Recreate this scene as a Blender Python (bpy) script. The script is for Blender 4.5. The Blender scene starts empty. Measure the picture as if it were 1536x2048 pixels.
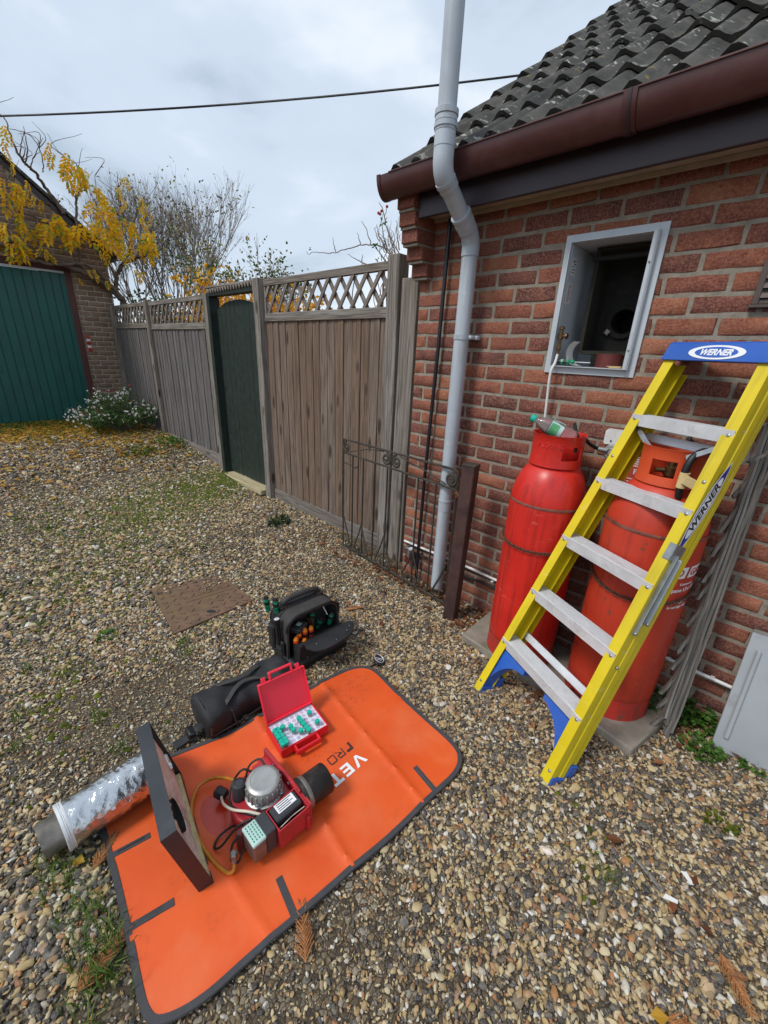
import bpy, bmesh, math, random
import numpy as np
from math import sin, cos, pi, radians, sqrt, atan2
from mathutils import Matrix, Vector, Euler

random.seed(11)
rng = np.random.default_rng(5)
scene = bpy.context.scene
COL = scene.collection

# ------------------------------------------------------------------ camera
# world: X along the house wall, wall face at Y = 0, ground near the house at Z = 0
CAM = np.array([0.0, -2.12, 1.55])
YAW, PITCH, ROLL = [radians(v) for v in (-43.4368, 21.1067, 2.5557)]
FPX = 827.5                                   # focal length in pixels of a 1536 x 2048 picture
_f = np.array([sin(YAW) * cos(PITCH), cos(YAW) * cos(PITCH), -sin(PITCH)])
_r = np.array([cos(YAW), -sin(YAW), 0.0])
_u = np.cross(_r, _f)
RX = cos(ROLL) * _r + sin(ROLL) * _u
UX = -sin(ROLL) * _r + cos(ROLL) * _u
cam_data = bpy.data.cameras.new("camera")
cam = bpy.data.objects.new("camera", cam_data)
COL.objects.link(cam)
cam.matrix_world = Matrix(((RX[0], UX[0], -_f[0], CAM[0]), (RX[1], UX[1], -_f[1], CAM[1]),
                           (RX[2], UX[2], -_f[2], CAM[2]), (0, 0, 0, 1)))
cam_data.sensor_fit = 'VERTICAL'
cam_data.sensor_height = 24.0
cam_data.lens = FPX / 2048 * 24.0
cam_data.clip_start = 0.05
cam_data.clip_end = 1500
scene.camera = cam
cy = scene.cycles
cy.max_bounces = 6; cy.diffuse_bounces = 3; cy.glossy_bounces = 3; cy.transmission_bounces = 5; cy.transparent_max_bounces = 6
cy.caustics_reflective = False; cy.caustics_refractive = False

# ------------------------------------------------------------------ sky, sun, exposure
SUN_EL, SUN_AZ = radians(52), radians(200)    # azimuth clockwise from +Y
world = bpy.data.worlds.new("World")
scene.world = world
world.use_nodes = True
wt = world.node_tree
wt.nodes.clear()
def wn(t, **k):
    n = wt.nodes.new(t)
    for a, b in k.items(): setattr(n, a, b)
    return n
w_out = wn('ShaderNodeOutputWorld'); w_bg = wn('ShaderNodeBackground')
w_sky = wn('ShaderNodeTexSky', sky_type='NISHITA', sun_disc=False, sun_elevation=SUN_EL, sun_rotation=SUN_AZ)
w_tc = wn('ShaderNodeTexCoord')
w_map = wn('ShaderNodeMapping'); w_map.inputs['Scale'].default_value = (1.0, 1.0, 2.4)
w_map.inputs['Location'].default_value = (0.35, 0.1, 0.0)
w_no = wn('ShaderNodeTexNoise'); w_no.inputs['Scale'].default_value = 1.7; w_no.inputs['Detail'].default_value = 6; w_no.inputs['Roughness'].default_value = .52
w_no.inputs['Distortion'].default_value = .25
w_ra = wn('ShaderNodeValToRGB')
w_ra.color_ramp.interpolation = 'EASE'
e = w_ra.color_ramp.elements
e[0].position = .32; e[0].color = (2.5, 3.05, 3.75, 1)
e[1].position = .66; e[1].color = (5.9, 6.35, 6.9, 1)
m_ = e.new(.5); m_.color = (4.4, 5.1, 5.95, 1)
w_mx = wn('ShaderNodeMix', data_type='RGBA'); w_mx.inputs['Factor'].default_value = .90
L = wt.links.new
L(w_tc.outputs['Generated'], w_map.inputs['Vector']); L(w_map.outputs[0], w_no.inputs['Vector'])
L(w_no.outputs['Fac'], w_ra.inputs['Fac'])
L(w_sky.outputs['Color'], w_mx.inputs['A']); L(w_ra.outputs['Color'], w_mx.inputs['B'])
L(w_mx.outputs['Result'], w_bg.inputs['Color'])
w_bg.inputs['Strength'].default_value = .10
L(w_bg.outputs[0], w_out.inputs[0])

sun_d = bpy.data.lights.new("sun", 'SUN'); sun_d.energy = 1.5; sun_d.angle = radians(14); sun_d.color = (1.0, .96, .9)
sun = bpy.data.objects.new("sun", sun_d); COL.objects.link(sun)
_sd = Vector((sin(SUN_AZ) * cos(SUN_EL), cos(SUN_AZ) * cos(SUN_EL), sin(SUN_EL)))
sun.rotation_euler = _sd.to_track_quat('Z', 'Y').to_euler()
sun.location = (0, -6, 8)
vs = scene.view_settings
vs.view_transform = 'Standard'; vs.look = 'None'; vs.exposure = 0.66; vs.gamma = 1.0; vs.use_curve_mapping = False

# ------------------------------------------------------------------ helpers: picture point -> place in the world
def ray(px, py):
    return RX * ((px - 768) / FPX) - UX * ((py - 1024) / FPX) + _f
def on_z(px, py, z=0.0):
    d = ray(px, py); return Vector(CAM + d * ((z - CAM[2]) / d[2]))
def on_y(px, py, y=0.0):
    d = ray(px, py); return Vector(CAM + d * ((y - CAM[1]) / d[1]))
def on_x(px, py, x=0.0):
    d = ray(px, py); return Vector(CAM + d * ((x - CAM[0]) / d[0]))
def proj(p):
    q = np.array(p, float) - CAM
    w = q @ _f
    return 768 + FPX * (q @ RX) / w, 1024 - FPX * (q @ UX) / w, w

def ground_z(x):
    t = min(max((-3.7 - x) / 3.5, 0), 1)
    return .25 * t * t * (3 - 2 * t)

# ------------------------------------------------------------------ helpers: meshes and objects
def T(x, y, z): return Matrix.Translation((x, y, z))
def RZ(a): return Matrix.Rotation(a, 4, 'Z')
def RY(a): return Matrix.Rotation(a, 4, 'Y')
def RXm(a): return Matrix.Rotation(a, 4, 'X')
def frame(o, x, y, z):
    return Matrix(((x[0], y[0], z[0], o[0]), (x[1], y[1], z[1], o[1]), (x[2], y[2], z[2], o[2]), (0, 0, 0, 1)))
def align_z(p, q):
    """matrix that puts local z on the line p->q, origin at p"""
    d = (Vector(q) - Vector(p)).normalized()
    return T(*p) @ d.to_track_quat('Z', 'Y').to_matrix().to_4x4()

class MB:
    def __init__(s): s.v = []; s.f = []
    def add(s, vs, fs, m=None):
        o = len(s.v)
        s.v += [tuple(m @ Vector(v)) for v in vs] if m is not None else [tuple(v) for v in vs]
        s.f += [tuple(i + o for i in f) for f in fs]
        return s
    def box(s, lo, hi, m=None):
        x0, y0, z0 = lo; x1, y1, z1 = hi
        return s.add([(x0, y0, z0), (x1, y0, z0), (x1, y1, z0), (x0, y1, z0), (x0, y0, z1), (x1, y0, z1), (x1, y1, z1), (x0, y1, z1)],
                     [(0, 3, 2, 1), (4, 5, 6, 7), (0, 1, 5, 4), (1, 2, 6, 5), (2, 3, 7, 6), (3, 0, 4, 7)], m)
    def cbox(s, lo, hi, b=.004, m=None):
        """box with chamfered edges"""
        lo = list(lo); hi = list(hi)
        b = min(b, *[(hi[i] - lo[i]) * .45 for i in range(3)])
        vs = []; idx = {}
        for ix in (0, 1):
            for iy in (0, 1):
                for iz in (0, 1):
                    c = [(lo, hi)[i][k] for k, i in enumerate((ix, iy, iz))]
                    sg = [1 if i == 0 else -1 for i in (ix, iy, iz)]
                    for k in range(3):
                        p = [c[j] + (0 if j == k else sg[j] * b) for j in range(3)]
                        idx[(ix, iy, iz, k)] = len(vs); vs.append(p)
        fs = []
        for k in range(3):
            a, c = [j for j in range(3) if j != k]
            for side in (0, 1):
                q = []
                for (u, w) in ((0, 0), (1, 0), (1, 1), (0, 1)):
                    key = [0, 0, 0]; key[k] = side; key[a] = u; key[c] = w
                    q.append(idx[(*key, k)])
                flip = (side == 1) == (k != 1)
                fs.append(tuple(q) if flip else tuple(reversed(q)))
        for k in range(3):           # edges along axis k
            a, c = [j for j in range(3) if j != k]
            for u in (0, 1):
                for w in (0, 1):
                    k0 = [0, 0, 0]; k0[a] = u; k0[c] = w; k1 = list(k0); k1[k] = 1
                    q = [idx[(*k0, a)], idx[(*k1, a)], idx[(*k1, c)], idx[(*k0, c)]]
                    fs.append(tuple(q))
        for ix in (0, 1):
            for iy in (0, 1):
                for iz in (0, 1):
                    fs.append(tuple(idx[(ix, iy, iz, k)] for k in range(3)))
        return s.add(vs, fs, m)
    def tube(s, pts, r, seg=8, caps=True, m=None, flat=1.0):
        pts = [Vector(p) for p in pts]; n = len(pts)
        rs = [r] * n if not hasattr(r, '__len__') else list(r)
        vs = []; fs = []; up = None
        for i in range(n):
            t = (pts[min(i + 1, n - 1)] - pts[max(i - 1, 0)])
            t = t.normalized() if t.length > 1e-9 else Vector((0, 0, 1))
            if up is None:
                up = Vector((0, 0, 1)) if abs(t.z) < .9 else Vector((1, 0, 0))
            a = (up - t * up.dot(t))
            if a.length < 1e-6: a = t.orthogonal()
            a.normalize(); b = t.cross(a); up = a
            for k in range(seg):
                g = 2 * pi * k / seg
                vs.append(pts[i] + a * (cos(g) * rs[i] * flat) + b * (sin(g) * rs[i]))
        for i in range(n - 1):
            for k in range(seg):
                k2 = (k + 1) % seg
                fs.append((i * seg + k, i * seg + k2, (i + 1) * seg + k2, (i + 1) * seg + k))
        if caps:
            fs.append(tuple(range(seg - 1, -1, -1))); fs.append(tuple((n - 1) * seg + k for k in range(seg)))
        return s.add(vs, fs, m)
    def lathe(s, prof, seg=24, m=None, a0=0.0, a1=2 * pi):
        full = abs(a1 - a0 - 2 * pi) < 1e-6
        ns = seg if full else seg + 1
        vs = [(r * cos(a0 + (a1 - a0) * k / seg), r * sin(a0 + (a1 - a0) * k / seg), z) for r, z in prof for k in range(ns)]
        fs = []
        for i in range(len(prof) - 1):
            for k in range(seg):
                k2 = (k + 1) % ns
                fs.append((i * ns + k, i * ns + k2, (i + 1) * ns + k2, (i + 1) * ns + k))
        return s.add(vs, fs, m)
    def prism(s, poly, z0, z1, m=None):
        n = len(poly)
        vs = [(x, y, z0) for x, y in poly] + [(x, y, z1) for x, y in poly]
        fs = [tuple(range(n - 1, -1, -1)), tuple(range(n, 2 * n))] + [(i, (i + 1) % n, n + (i + 1) % n, n + i) for i in range(n)]
        return s.add(vs, fs, m)
    def sphere(s, c, r, seg=10, rings=6, m=None, sc=(1, 1, 1)):
        vs = []; fs = []
        for i in range(rings + 1):
            th = pi * i / rings
            for k in range(seg):
                ph = 2 * pi * k / seg
                vs.append((c[0] + sc[0] * r * sin(th) * cos(ph), c[1] + sc[1] * r * sin(th) * sin(ph), c[2] + sc[2] * r * cos(th)))
        for i in range(rings):
            for k in range(seg):
                k2 = (k + 1) % seg
                fs.append((i * seg + k, (i + 1) * seg + k, (i + 1) * seg + k2, i * seg + k2))
        return s.add(vs, fs, m)
    def mesh(s, name, smooth=None):
        me = bpy.data.meshes.new(name)
        me.from_pydata(s.v, [], s.f)
        bm = bmesh.new(); bm.from_mesh(me)
        bmesh.ops.remove_doubles(bm, verts=bm.verts, dist=1e-6)
        bmesh.ops.recalc_face_normals(bm, faces=bm.faces)
        bm.to_mesh(me); bm.free()
        if smooth is not None: smooth_mesh(me, smooth)
        return me
    def build(s, name, mat, parent=None, smooth=35, loc=None):
        o = bpy.data.objects.new(name, s.mesh(name, smooth))
        o.data.materials.append(mat)
        COL.objects.link(o)
        if parent is not None: o.parent = parent
        if loc is not None: o.location = loc
        return o

def smooth_mesh(me, deg):
    n = len(me.polygons)
    if not n: return
    me.polygons.foreach_set('use_smooth', [True] * n)
    try: me.set_sharp_from_angle(angle=radians(deg))
    except Exception: pass

def link(o, parent=None):
    COL.objects.link(o)
    if parent is not None: o.parent = parent
    return o
def tag(o, label, cat, group=None):
    o['label'] = label; o['category'] = cat
    if group: o['group'] = group
    return o
def thing(name, label, cat, loc=(0, 0, 0), group=None, m=None):
    o = bpy.data.objects.new(name, None); o.empty_display_size = .1
    COL.objects.link(o)
    if m is not None: o.matrix_world = m
    else: o.location = loc
    return tag(o, label, cat, group)
def struct(o): o['kind'] = 'structure'; return o
def stuff(o): o['kind'] = 'stuff'; return o
def inst(me, name, parent, m):
    o = bpy.data.objects.new(name, me); link(o, parent); o.matrix_basis = m; return o
def raw(name, verts, faces, mat, parent=None, smooth=None):
    me = bpy.data.meshes.new(name); me.from_pydata(verts, [], faces)
    if smooth is not None: smooth_mesh(me, smooth)
    me.materials.append(mat)
    return link(bpy.data.objects.new(name, me), parent)
def text_obj(body, size, mat, parent, m, shear=0, bold=0.0, ext=.0004, xs=1.0, warp=None, name='lettering', align='CENTER'):
    cu = bpy.data.curves.new('lettering', 'FONT'); cu.body = body; cu.size = size; cu.shear = shear; cu.offset = bold
    cu.align_x = align; cu.align_y = 'CENTER'; cu.extrude = ext; cu.resolution_u = 3
    tmp = bpy.data.objects.new('lettering', cu); COL.objects.link(tmp)
    dg = bpy.context.evaluated_depsgraph_get()
    me = bpy.data.meshes.new_from_object(tmp.evaluated_get(dg))
    COL.objects.unlink(tmp); bpy.data.objects.remove(tmp)
    for v in me.vertices:
        c = Vector((v.co.x * xs, v.co.y, v.co.z))
        v.co = warp(c) if warp else m @ c
    me.materials.clear(); me.materials.append(mat)
    return link(bpy.data.objects.new(name, me), parent)
def crv(pts, n=8):
    """Catmull-Rom through the points"""
    P = [Vector(p) for p in pts]; P = [P[0] * 2 - P[1]] + P + [P[-1] * 2 - P[-2]]
    out = []
    for i in range(1, len(P) - 2):
        for k in range(n):
            t = k / n
            out.append(.5 * ((2 * P[i]) + (P[i + 1] - P[i - 1]) * t + (2 * P[i - 1] - 5 * P[i] + 4 * P[i + 1] - P[i + 2]) * t * t
                             + (3 * P[i] - P[i - 1] - 3 * P[i + 1] + P[i + 2]) * t ** 3))
    out.append(P[-2]); return out
def spiral(c, r0, r1, turns, a0, n=28, ax=Vector((1, 0, 0)), az=Vector((0, 0, 1))):
    return [Vector(c) + (ax * cos(a0 + 2 * pi * turns * i / n) + az * sin(a0 + 2 * pi * turns * i / n)) * (r0 + (r1 - r0) * i / n) for i in range(n + 1)]

# ------------------------------------------------------------------ helpers: materials
class NT:
    def __init__(s, name):
        s.mat = bpy.data.materials.new(name); s.mat.use_nodes = True
        s.t = s.mat.node_tree; s.b = s.t.nodes['Principled BSDF']; s.out = s.t.nodes['Material Output']
    def n(s, typ, ins=None, **k):
        nd = s.t.nodes.new(typ)
        for a, b in k.items(): setattr(nd, a, b)
        for a, b in (ins or {}).items(): s.set(nd.inputs[a], b)
        return nd
    def set(s, sock, v):
        if isinstance(v, bpy.types.NodeSocket): s.t.links.new(v, sock)
        elif isinstance(v, (tuple, list)) and len(v) == 3 and sock.type == 'RGBA': sock.default_value = (*v, 1)
        else: sock.default_value = v
    def coords(s, scale=(1, 1, 1), rand=True, kind='Object'):
        tc = s.n('ShaderNodeTexCoord'); v = tc.outputs[kind]
        if rand:
            oi = s.n('ShaderNodeObjectInfo'); ge = s.n('ShaderNodeNewGeometry')
            a = s.n('ShaderNodeMath', {0: oi.outputs['Random'], 1: ge.outputs['Random Per Island']}, operation='ADD')
            mu = s.n('ShaderNodeMath', {0: a.outputs[0], 1: 37.0}, operation='MULTIPLY')
            cx = s.n('ShaderNodeCombineXYZ', {0: mu.outputs[0], 1: mu.outputs[0], 2: mu.outputs[0]})
            ad = s.n('ShaderNodeVectorMath', {0: v, 1: cx.outputs[0]}, operation='ADD'); v = ad.outputs[0]
        mp = s.n('ShaderNodeMapping', {'Vector': v, 'Scale': scale}); return mp.outputs[0]
    def noise(s, vec, scale, detail=4, rough=.55, dist=0):
        return s.n('ShaderNodeTexNoise', {'Vector': vec, 'Scale': scale, 'Detail': detail, 'Roughness': rough, 'Distortion': dist}).outputs['Fac']
    def ramp(s, fac, stops, interp='LINEAR'):
        r = s.n('ShaderNodeValToRGB', {'Fac': fac}); cr = r.color_ramp; cr.interpolation = interp
        while len(cr.elements) < len(stops): cr.elements.new(.5)
        for el, (p, c) in zip(cr.elements, stops):
            el.position = p; el.color = (*c, 1) if hasattr(c, '__len__') else (c, c, c, 1)
        return r.outputs['Color']
    def mix(s, f, a, b, mode='MIX'):
        m = s.n('ShaderNodeMix', data_type='RGBA', blend_type=mode)
        s.set(m.inputs['Factor'], f); s.set(m.inputs['A'], a); s.set(m.inputs['B'], b); return m.outputs['Result']
    def rnd(s):
        oi = s.n('ShaderNodeObjectInfo'); ge = s.n('ShaderNodeNewGeometry')
        a = s.n('ShaderNodeMath', {0: oi.outputs['Random'], 1: ge.outputs['Random Per Island']}, operation='ADD')
        return s.n('ShaderNodeMath', {0: a.outputs[0], 1: 1.0}, operation='FRACT' if False else 'MODULO').outputs[0]
    def bump(s, h, strength=.3, dist=.005, normal=None):
        b = s.n('ShaderNodeBump', {'Height': h, 'Strength': strength, 'Distance': dist})
        if normal is not None: s.set(b.inputs['Normal'], normal)
        return b.outputs[0]
    def fin(s, col=None, rough=None, normal=None, **k):
        if col is not None: s.set(s.b.inputs['Base Color'], col)
        if rough is not None: s.set(s.b.inputs['Roughness'], rough)
        if normal is not None: s.set(s.b.inputs['Normal'], normal)
        for a, b in k.items(): s.set(s.b.inputs[a.replace('_', ' ')], b)
        return s.mat

def M(name, c, rough=.6, metal=0., var=.18, vs=9., bump=.15, bs=90., dirt=None, dirtamt=.35, ds=6., spec=.5, rand=.0, bdist=.002, dlo=.48, **k):
    """general worn surface: base colour with cloudy variation, dirt patches, fine relief"""
    t = NT(name); v = t.coords()
    n1 = t.noise(v, vs, 5, .6)
    lo = tuple(x * (1 - var) for x in c); hi = tuple(min(x * (1 + var), 1) for x in c)
    col = t.ramp(n1, [(.3, lo), (.7, hi)])
    if rand:
        rr = t.ramp(t.rnd(), [(0, 1 - rand), (1, 1 + rand)])
        col = t.mix(1.0, col, rr, 'MULTIPLY')
    if dirt is not None:
        n2 = t.noise(v, ds, 8, .68)
        fac = t.ramp(n2, [(dlo, 0), (dlo + .22, dirtamt)])
        col = t.mix(fac, col, dirt)
    n3 = t.noise(v, bs, 4, .6)
    ro = t.ramp(n1, [(.25, max(rough - .08, .03)), (.75, min(rough + .1, 1))])
    return t.fin(col, ro, t.bump(n3, bump, bdist), Metallic=metal, **{'Specular_IOR_Level': spec}, **k)

# ------------------------------------------------------------------ special materials
def mat_brick(name, stops, moss=0.0, tint=1.0, spec=.25):
    t = NT(name); v = t.coords()
    band = t.noise(t.coords((9, 9, 1.2)), 1.0, 3, .5, .4)          # upright fire-flash bands
    blot = t.noise(v, 16, 6, .65)
    f = t.n('ShaderNodeMath', {0: band, 1: blot}, operation='ADD')
    f = t.n('ShaderNodeMath', {0: f.outputs[0], 1: t.rnd()}, operation='ADD')
    f = t.n('ShaderNodeMath', {0: f.outputs[0], 1: .333}, operation='MULTIPLY')
    col = t.ramp(f.outputs[0], stops)
    fine = t.noise(v, 130, 5, .7)
    col = t.mix(t.ramp(fine, [(.42, 0), (.75, .55)]), col, tuple(min(1, c * 1.6 + .05) for c in stops[-1][1]))
    col = t.mix(t.ramp(t.noise(v, 60, 6, .8), [(.3, .6), (.45, 0)]), col, tuple(c * .35 for c in stops[0][1]))
    if moss:
        col = t.mix(t.ramp(t.noise(t.coords(rand=False, kind='Object'), 3, 5), [(.35, 0), (.65, moss)]), col, (.16, .15, .07))
    h1 = t.noise(t.coords((1, 1, 2.0)), 70, 6, .72, .6)
    return t.fin(col, .9, t.bump(h1, .95, .006), Specular_IOR_Level=spec)

MAT = {}
MAT['brick'] = mat_brick('red_rustic_brick', [(.24, (.072, .032, .031)), (.40, (.14, .047, .040)), (.52, (.215, .066, .046)), (.64, (.285, .098, .055)), (.80, (.35, .165, .095))])
MAT['garage_brick'] = mat_brick('buff_brown_brick', [(.25, (.115, .066, .056)), (.5, (.20, .118, .092)), (.78, (.30, .20, .145))], moss=.45)
def mat_mortar(name, c):
    t = NT(name); v = t.coords(rand=False)
    n = t.noise(v, 22, 8, .7)
    col = t.ramp(n, [(.3, tuple(x * .62 for x in c)), (.6, c), (.8, tuple(x * 1.25 for x in c))])
    return t.fin(col, .95, t.bump(t.noise(v, 160, 6, .75), .8, .006), Specular_IOR_Level=.2)
MAT['mortar'] = mat_mortar('sandy_mortar', (.345, .305, .245))
MAT['garage_mortar'] = mat_mortar('grey_mortar', (.46, .41, .33))

def mat_wood(name, a, b, axis='z', knots=True, dark=(.05, .035, .03), rough=.85, green=0):
    """weathered timber: a = silver grey, b = brown; every board takes its own mix"""
    t = NT(name)
    sc = {'z': (60, 60, 2.2), 'x': (2.2, 60, 60), 'y': (60, 2.2, 60)}[axis]
    v = t.coords(sc); g = t.noise(v, 1.0, 6, .6, 1.2)
    big = t.noise(t.coords(tuple(.06 * s + .7 for s in sc)), 1.0, 3)
    f = t.n('ShaderNodeMath', {0: t.rnd(), 1: big}, operation='ADD')
    base = t.mix(t.ramp(f.outputs[0], [(.2, .2), (1.7, .85)]), a, b)
    col = t.mix(t.ramp(g, [(.36, .75), (.58, 0)]), base, dark)
    col = t.mix(t.ramp(g, [(.6, 0), (.8, .45)]), col, tuple(min(1, x * 1.5 + .03) for x in a))
    if knots:
        ks = {'z': (7.5, 7.5, 2.6), 'x': (2.6, 7.5, 7.5), 'y': (7.5, 2.6, 7.5)}[axis]
        vo = t.n('ShaderNodeTexVoronoi', {'Vector': t.coords(ks), 'Scale': 1.0})
        col = t.mix(t.ramp(vo.outputs['Distance'], [(.08, .95), (.15, .6), (.20, 0)]), col, tuple(x * .75 for x in dark))
    if green:
        col = t.mix(t.ramp(t.noise(t.coords(rand=False), 2.5, 4), [(.45, 0), (.7, green)]), col, (.09, .11, .06))
    return t.fin(col, rough, t.bump(g, .5, .004), Specular_IOR_Level=.25)
MAT['fence_brown'] = mat_wood('weathered_brown_board', (.24, .208, .18), (.20, .128, .086), dark=(.06, .04, .032))
MAT['fence_grey'] = mat_wood('weathered_grey_board', (.215, .205, .20), (.15, .135, .128), dark=(.055, .05, .048), knots=False)
MAT['post'] = mat_wood('silvered_post', (.34, .325, .31), (.27, .23, .20), green=.35)
MAT['rail_wood'] = mat_wood('silvered_rail', (.31, .30, .28), (.24, .20, .17), axis='x', knots=False, green=.25)
MAT['slat_wood'] = mat_wood('silvered_slat', (.33, .32, .30), (.25, .20, .165), axis='z', knots=False)
MAT['gravel_board'] = mat_wood('gravel_board_wood', (.27, .25, .23), (.20, .17, .145), axis='x')
MAT['gate_green'] = M('dark_green_gate_paint', (.015, .026, .0205), .55, var=.3, vs=14, bump=.3, bs=120, dirt=(.16, .18, .155), dirtamt=.35, ds=30, dlo=.64)
MAT['step_wood'] = mat_wood('pale_new_timber', (.50, .44, .28), (.46, .40, .24), axis='x', knots=False, dark=(.25, .2, .11))
MAT['old_wood'] = mat_wood('rotten_silver_wood', (.36, .35, .33), (.19, .17, .15), axis='z', knots=False, dark=(.035, .032, .03), green=.2)

def mat_streaked(name, c, rough, grime, amt, chips=None, chip_lo=.66, scuff=None, spec=.5, metal=0.0, bump=.05):
    """painted or plastic surface with runs of grime, chips and pale scuffs"""
    t = NT(name); v = t.coords()
    n1 = t.noise(v, 4, 4); col = t.ramp(n1, [(.3, tuple(x * .86 for x in c)), (.7, tuple(min(1, x * 1.1) for x in c))])
    st = t.noise(t.coords((38, 38, 2.2)), 1.0, 5, .65); pa = t.noise(v, 3.2, 3)
    f = t.n('ShaderNodeMath', {0: t.ramp(st, [(.47, 0), (.68, 1)]), 1: t.ramp(pa, [(.40, 0), (.62, amt)])}, operation='MULTIPLY')
    col = t.mix(f.outputs[0], col, grime)
    if scuff is not None:
        sc = t.noise(t.coords((14, 14, 42)), 1.0, 6, .75)
        g = t.n('ShaderNodeMath', {0: t.ramp(sc, [(.58, 0), (.68, .55)]), 1: t.ramp(t.noise(v, 5.5, 3), [(.45, 0), (.60, 1)])}, operation='MULTIPLY')
        col = t.mix(g.outputs[0], col, scuff)
    if chips is not None:
        ch = t.noise(v, 26, 7, .72)
        col = t.mix(t.ramp(ch, [(chip_lo, 0), (chip_lo + .025, .9)]), col, chips)
    ro = t.ramp(n1, [(.25, max(.05, rough - .08)), (.75, min(1, rough + .14))])
    return t.fin(col, ro, t.bump(t.noise(v, 55, 4), bump, .002), Metallic=metal, Specular_IOR_Level=spec)
MAT['pipe_grey_plain'] = M('grey_plastic_pipe', (.47, .52, .57), .38, var=.05, vs=3, bump=.03, bs=40, dirt=(.30, .31, .29), dirtamt=.35, ds=9, dlo=.55)
MAT['pipe_black'] = M('black_plastic_pipe', (.012, .012, .018), .35, var=.2)
MAT['pipe_grey'] = mat_streaked('grey_plastic_pipe', (.44, .49, .545), .38, (.24, .24, .21), .55, (.22, .21, .18), .70, (.62, .65, .68))
MAT['gutter'] = M('brown_plastic_gutter', (.075, .022, .02), .33, var=.15, vs=5, bump=.05, bs=50, dirt=(.14, .09, .08), dirtamt=.3, ds=5)
MAT['fascia'] = M('dark_brown_fascia', (.035, .022, .028), .42, var=.2, vs=4, bump=.25, bs=150, bdist=.001)
MAT['soffit'] = M('cream_soffit_board', (.42, .35, .26), .75, var=.15, dirt=(.2, .16, .11), dirtamt=.5)
def mat_tile():
    t = NT('lichen_concrete_tile'); v = t.coords()
    n = t.noise(v, 7, 6, .65)
    col = t.ramp(n, [(.3, (.035, .034, .032)), (.55, (.075, .071, .064)), (.8, (.13, .12, .10))])
    spots = t.noise(v, 30, 2, .45)
    big = t.noise(v, 6, 3)
    f = t.n('ShaderNodeMath', {0: t.ramp(spots, [(.60, 0), (.64, 1)]), 1: t.ramp(big, [(.47, .03), (.60, .85)])}, operation='MULTIPLY')
    col = t.mix(f.outputs[0], col, (.42, .42, .38))
    col = t.mix(t.ramp(t.noise(v, 11, 4), [(.66, 0), (.72, .8)]), col, (.20, .15, .045))
    return t.fin(col, .9, t.bump(t.noise(v, 110, 6, .7), .6, .004), Specular_IOR_Level=.25)
MAT['tile'] = mat_tile()
MAT['casing'] = M('pale_grey_enamel', (.50, .54, .58), .42, var=.06, vs=6, bump=.04, bs=70, dirt=(.25, .22, .2), dirtamt=.45, ds=14, dlo=.58)
MAT['soot'] = M('black_soot', (.012, .011, .010), .85, var=.5, vs=30, bump=.8, bs=90, dirt=(.035, .03, .022), dirtamt=.5, ds=25)
MAT['firebox_edge'] = M('charred_insulation_rope', (.028, .025, .018), .9, var=.5, vs=80, bump=1, bs=140, bdist=.006)
MAT['oxide_red'] = M('red_oxide_paint', (.13, .022, .018), .5, var=.25, dirt=(.03, .02, .02), dirtamt=.6)
MAT['brass'] = M('tarnished_brass', (.16, .10, .05), .45, .85, var=.4, vs=40)
MAT['white_paint'] = M('white_plastic', (.72, .73, .72), .4, var=.06, dirt=(.35, .32, .28), dirtamt=.35, ds=20)
MAT['paper'] = M('white_paper', (.72, .72, .70), .7, var=.05)
MAT['print_red'] = M('red_print', (.45, .06, .05), .6)
MAT['print_dark'] = M('dark_print', (.02, .02, .025), .55)
MAT['vent_brown'] = M('brown_plastic_vent', (.085, .06, .052), .5, var=.2)
MAT['red_cyl'] = M('red_cylinder_paint', (.62, .022, .014), .36, var=.12, vs=5, bump=.05, bs=60, dirt=(.62, .20, .15), dirtamt=.22, ds=8, dlo=.56)
MAT['orange_cyl'] = M('faded_orange_red_cylinder_paint', (.56, .042, .016), .42, var=.15, vs=4, bump=.08, bs=60, dirt=(.52, .19, .10), dirtamt=.45, ds=6, dlo=.54)
MAT['red_cyl'] = mat_streaked('red_cylinder_paint', (.60, .022, .014), .36, (.27, .012, .010), .8, (.13, .03, .02), .665, (.70, .22, .17))
MAT['orange_cyl'] = mat_streaked('faded_orange_red_cylinder_paint', (.52, .042, .017), .46, (.30, .03, .015), .8, (.17, .065, .035), .635, (.56, .24, .14))
MAT['orange_shroud'] = M('faded_orange_shroud', (.66, .085, .026), .45, var=.12, vs=5)
MAT['seam'] = M('scuffed_weld_seam', (.20, .07, .05), .7, var=.5, vs=30)
MAT['rust'] = M('brown_rust', (.085, .040, .025), .85, var=.4, vs=25, bump=.7, bs=120, dirt=(.17, .075, .03), dirtamt=.6, ds=12)
MAT['iron'] = M('rusty_black_iron', (.035, .028, .022), .75, var=.4, vs=30, bump=.6, bs=150, dirt=(.10, .09, .05), dirtamt=.5, ds=16)
MAT['iron_post'] = M('flaking_brown_steel', (.055, .028, .025), .6, var=.4, vs=12, bump=.3, bs=80, dirt=(.12, .05, .03), dirtamt=.6, ds=7)
MAT['yellow'] = M('yellow_fibreglass', (.72, .56, .012), .38, var=.08, vs=4, bump=.06, bs=200, dirt=(.40, .30, .05), dirtamt=.3, ds=14, dlo=.6)
MAT['yellow'] = mat_streaked('yellow_fibreglass', (.70, .545, .012), .38, (.42, .31, .03), .5, (.16, .13, .05), .70, (.72, .62, .20), bump=.04)
MAT['alu'] = M('brushed_aluminium', (.74, .76, .78), .42, .35, var=.10, vs=14, bump=.1, bs=120, dirt=(.36, .35, .34), dirtamt=.6, ds=18, dlo=.54)
MAT['steel'] = M('dull_galvanised_steel', (.34, .36, .37), .42, .8, var=.2, vs=20)
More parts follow.
